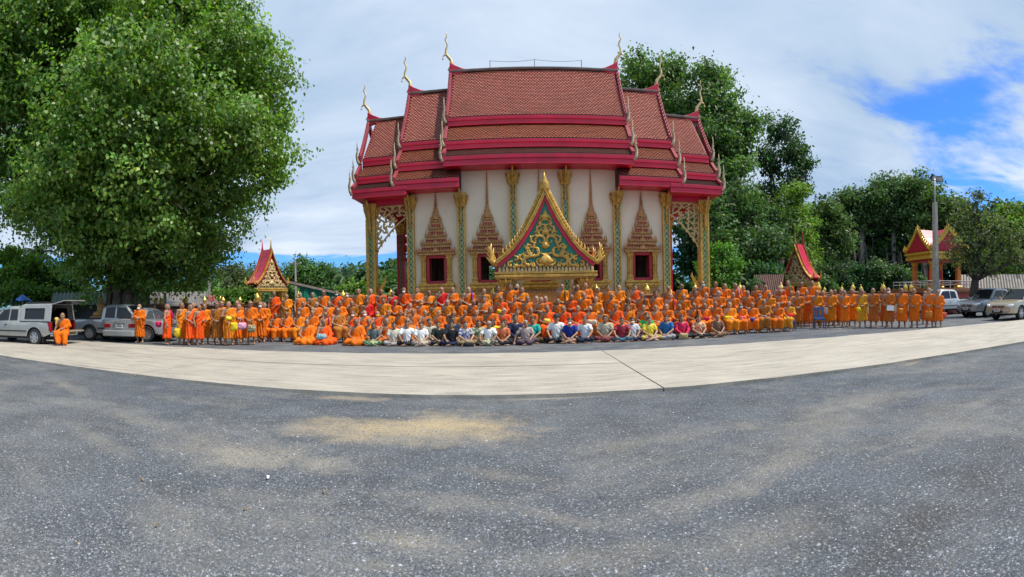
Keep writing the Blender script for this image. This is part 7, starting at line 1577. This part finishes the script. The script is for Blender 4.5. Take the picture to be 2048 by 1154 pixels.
    def plate(x, z, f):
        pl = MB(); pl.box((x, 0, z), (.02, .36, .16)); po = pl.build('number_plate', 'plate', e); tx = MB()
        for k in range(6): tx.box((x+f*.012, -.13+.052*k, z-.01), (.006, .03, .07))
        tx.box((x+f*.012, 0, z+.055), (.006, .2, .022)); tx.build('plate_marks', 'plate_text', po)
    plate(L/2+.145, sill+.16, 1)
    rb = MB(); rb.box((-L/2-.06, 0, sill+.12), (.18, W*.94, .16 if not cfg.get('sedan') else .26)); rb.build('rear_bumper', P if cfg.get('sedan') else 'chrome', e, bevel=.04)
    if cfg.get('sedan'): plate(-L/2-.012, zt(-L/2)-.22, -1); s = MB(); s.box((-L/2-.02, 0, zt(-L/2)-.10), (.03, .6, .03)); s.build('boot_trim', 'chrome', e, bevel=.008)
    if cfg.get('tail_open'):
        tg = MB(); tg.box((-L/2-.27, 0, .585), (.52, W*.86, .055)); tg.build('tailgate', 'dust', e, bevel=.015)
        for k in range(5): pass
        s = MB(); s.box((-L/2-.10, 0, .48), (.22, W*.7, .10)); s.build('step_bar', 'dust', e, bevel=.01)
    if cfg.get('canopy'):
        x0, x1, zc_ = -L/2+.04, cb[0][0]-.02, cfg['canopy']; zb0 = zt(-L/2); cn = empty('canopy'); cn.parent = e
        yb_, yt_ = W/2-.05, W/2-.17; yc = lambda z: yb_+(yt_-yb_)*(z-zb0)/(zc_-zb0)
        for s1 in (-1, 1):
            wl = MB(); wz0, wz1, wx0, wx1 = zb0+.12, zc_-.14, x0+.30, x1-.25
            def q4(xa, xb, za, zb_): wl.add([(xa, s1*yc(za), za), (xb, s1*yc(za), za), (xb, s1*yc(zb_), zb_), (xa, s1*yc(zb_), zb_)], [(0, 1, 2, 3)]); wl.add([(xa, s1*(yc(za)-.04), za), (xb, s1*(yc(za)-.04), za), (xb, s1*(yc(zb_)-.04), zb_), (xa, s1*(yc(zb_)-.04), zb_)], [(0, 1, 2, 3)])
            q4(x0, x1, zb0, wz0); q4(x0, x1, wz1, zc_); q4(x0, wx0, wz0, wz1); q4(wx1, x1, wz0, wz1); wl.build('side_wall', P, cn, fix=False)
            g_ = MB(); g_.add([(wx0, s1*(yc(wz0)-.02), wz0), (wx1, s1*(yc(wz0)-.02), wz0), (wx1, s1*(yc(wz1)-.02), wz1), (wx0, s1*(yc(wz1)-.02), wz1)], [(0, 1, 2, 3)]); g_.build('window', cfg.get('cwin', 'auto_glass'), cn, fix=False)
            fr = MB(); fr.tube([(wx0, s1*yc(wz0), wz0), (wx1, s1*yc(wz0), wz0), (wx1, s1*yc(wz1), wz1), (wx0, s1*yc(wz1), wz1), (wx0, s1*yc(wz0), wz0)], .018, 5); fr.build('window_seal', 'black_trim', cn)
            ps = MB(); ps.tube([(x0, s1*(yc(zb0)-.03), zb0), (x0, s1*(yc(zc_)-.03), zc_)], .04, 6); ps.build('rear_post', P, cn)
        rf = MB(); n = 8; vs = []
        for x in (x0, x1): vs += [(x, yt_*f, zc_+.07*(1-abs(f)**3)) for f in [1-2*k/n for k in range(n+1)]]
        vs += [(x, y, z-.035) for x, y, z in vs]; M_ = n+1
        rf.add(vs, [(k, k+1, M_+k+1, M_+k) for k in range(n)]+[(2*M_+k, 3*M_+k, 3*M_+k+1, 2*M_+k+1) for k in range(n)]+[(k, 2*M_+k, 2*M_+k+1, k+1) for k in range(n)]+[(M_+k, M_+k+1, 3*M_+k+1, 3*M_+k) for k in range(n)]); rf.build('roof', P, cn, smooth=False)
        for s1 in (-1, 1): s = MB(); s.tube([(x0+.2, s1*(yt_-.12), zc_+.11), (x1-.15, s1*(yt_-.12), zc_+.11)], .025, 6); s.build('roof_rail', 'black_trim', cn)
        fw = MB(); fw.bx(x1-.03, x1, -yt_, yt_, zb0, zc_); fw.build('front_wall', 'bed_dark', cn)
        ht = empty('hatch', (x0-.02, 0, zc_+.02)); ht.parent = cn; ht.rotation_euler = (0, R(12), 0)   # raised glass hatch
        s = MB()
        for a in ((-.35, yt_-.04, .70, .07), (-.35, -yt_+.04, .70, .07), (-.03, 0, .06, 2*yt_), (-.67, 0, .06, 2*yt_)): s.box((a[0], a[1], 0), (a[2], a[3], .04))
        s.build('hatch_frame', P, ht, bevel=.01); s = MB(); s.box((-.35, 0, 0), (.58, 2*yt_-.2, .012)); s.build('hatch_glass', 'auto_glass', ht)
        for s1 in (-1, 1): s = MB(); s.tube([(x0+.05, s1*(yt_-.1), zc_-.3), (x0-.55, s1*(yt_-.1), zc_+.13)], .012, 5); s.build('gas_strut', 'black_trim', cn)
        s = MB(); s.lathe([(.16, 0), (.2, .2), (.19, .22), (.01, .22)], (x0+.5, -.35, .665), 12); s.build('bucket', pm('bucket_blue', (.02, .06, .35), .4, var=.05), e)
    return e
PK = dict(L=5.0, W=1.72, xf=1.50, xr=-1.42, rw=.345)
ext = dict(PK, L=4.72, xf=1.42, xr=-1.52, paint='paint_dusty', plain=True, flaps=True, top=[(-2.36, .98), (-.5, .98), (1.0, .97), (1.35, .96), (2.15, .90), (2.36, .78)], cab=[(-.66, .97), (-.60, 1.52), (-.42, 1.60), (.28, 1.61), (.42, 1.57), (1.08, .95)],
           side_windows=[[(-.48, 1.04), (-.02, 1.03), (-.02, 1.50), (-.44, 1.50)], [(.06, 1.03), (.93, 1.01), (.42, 1.48), (.06, 1.51)]], doors=[(.02, 1.02)], bed=(-2.36, -.68), tail_open=True, canopy=1.66)
v1 = vehicle(ext, 'dusty silver pickup with a canopy, its hatch and tailgate open', (72, 691), 'rl', R(-103), .0)
e2 = dict(PK, paint='paint_grey', top=[(-2.5, 1.0), (-.6, 1.0), (1.0, .99), (1.35, .98), (2.3, .9), (2.5, .8)], cab=[(-.80, .99), (-.74, 1.54), (-.55, 1.63), (.28, 1.64), (.42, 1.60), (1.08, .97)],
          side_windows=[[(-.62, 1.06), (-.1, 1.05), (-.1, 1.54), (-.58, 1.53)], [(-.02, 1.05), (.93, 1.03), (.42, 1.51), (-.02, 1.54)]], doors=[(-.04, 1.02), (-.72, -.06)], bed=(-2.42, -.85))
v2 = vehicle(e2, 'plain grey pickup parked between the canopied pickup and the sedan', (181, 681), 'rr', 1.25)
sd = dict(L=4.35, W=1.70, xf=1.30, xr=-1.25, rw=.305, sill=.28, sedan=True, paint='paint_silver', tumble=.27, tail_w=.34, tail_h=.17, top=[(-2.17, .93), (-1.5, .97), (.9, .92), (1.3, .90), (2.0, .80), (2.17, .66)], cab=[(-1.62, .96), (-.88, 1.38), (-.55, 1.455), (.05, 1.465), (.30, 1.42), (1.15, .90)],
          side_windows=[[(-1.22, 1.01), (-.42, .99), (-.42, 1.38), (-.78, 1.34)], [(-.34, .99), (.86, .97), (.22, 1.36), (-.34, 1.39)]], doors=[(-.36, .92), (-1.15, -.40)])
v3 = vehicle(sd, 'silver sedan parked tail outwards behind the masked monk', (290, 683), 'rr', -.22)
r1 = dict(L=5.15, W=1.80, xf=1.58, xr=-1.48, rw=.385, sill=.42, paint='paint_white', tumble=.25, top=[(-2.58, 1.10), (-1.4, 1.10), (.9, 1.09), (1.3, 1.10), (2.1, 1.04), (2.40, .96), (2.52, .86), (2.58, .72)], cab=[(-1.25, 1.09), (-1.18, 1.66), (-1.0, 1.76), (.15, 1.79), (.34, 1.75), (1.12, 1.08)],
          side_windows=[[(-1.05, 1.16), (-.42, 1.15), (-.42, 1.67), (-.95, 1.64)], [(-.34, 1.15), (.94, 1.13), (.36, 1.65), (-.34, 1.68)]], doors=[(-.36, 1.02), (-1.2, -.38)], bed=(-2.50, -1.3))
v4 = vehicle(r1, 'white double-cab pickup behind the last standing monk', (1921, 628), 'rl', R(-90))
v5 = vehicle(dict(r1, paint='paint_steel'), 'steel grey pickup facing the temple beside the gold one', (1973, 634.5), 'fl', R(-92))
v6 = vehicle(dict(r1, paint='paint_gold'), 'pale gold pickup nearest the road facing the temple', (2040, 640), 'fl', R(-92))

M1 = Matrix.Translation(v1.location) @ Matrix.Rotation(v1.rotation_euler.z, 4, 'Z')
ps = M1 @ Vector((-2.36-.46, .50, 0)); mk = monk(150, 630, 12.35, 'stand', 'orange', '', pose='gate_sit', face=.62, label='orange-robed monk sitting on the open tailgate of the silver pickup')
mk.location = (ps.x, ps.y, -.02); mk.scale = (1, 1, 1)
hp_ = mk.location+Vector((-.30, -.10, 1.02)); bag(0, 0, 12, .16, .5, (.80, .50, .12), 'long yellow-orange folded cloth on the arm of the monk at the tailgate', 0, name='folded_cloth', cat='cloth'); lastbag = [o for o in col.objects if o.name.startswith('folded_cloth')][-1]; lastbag.location = hp_
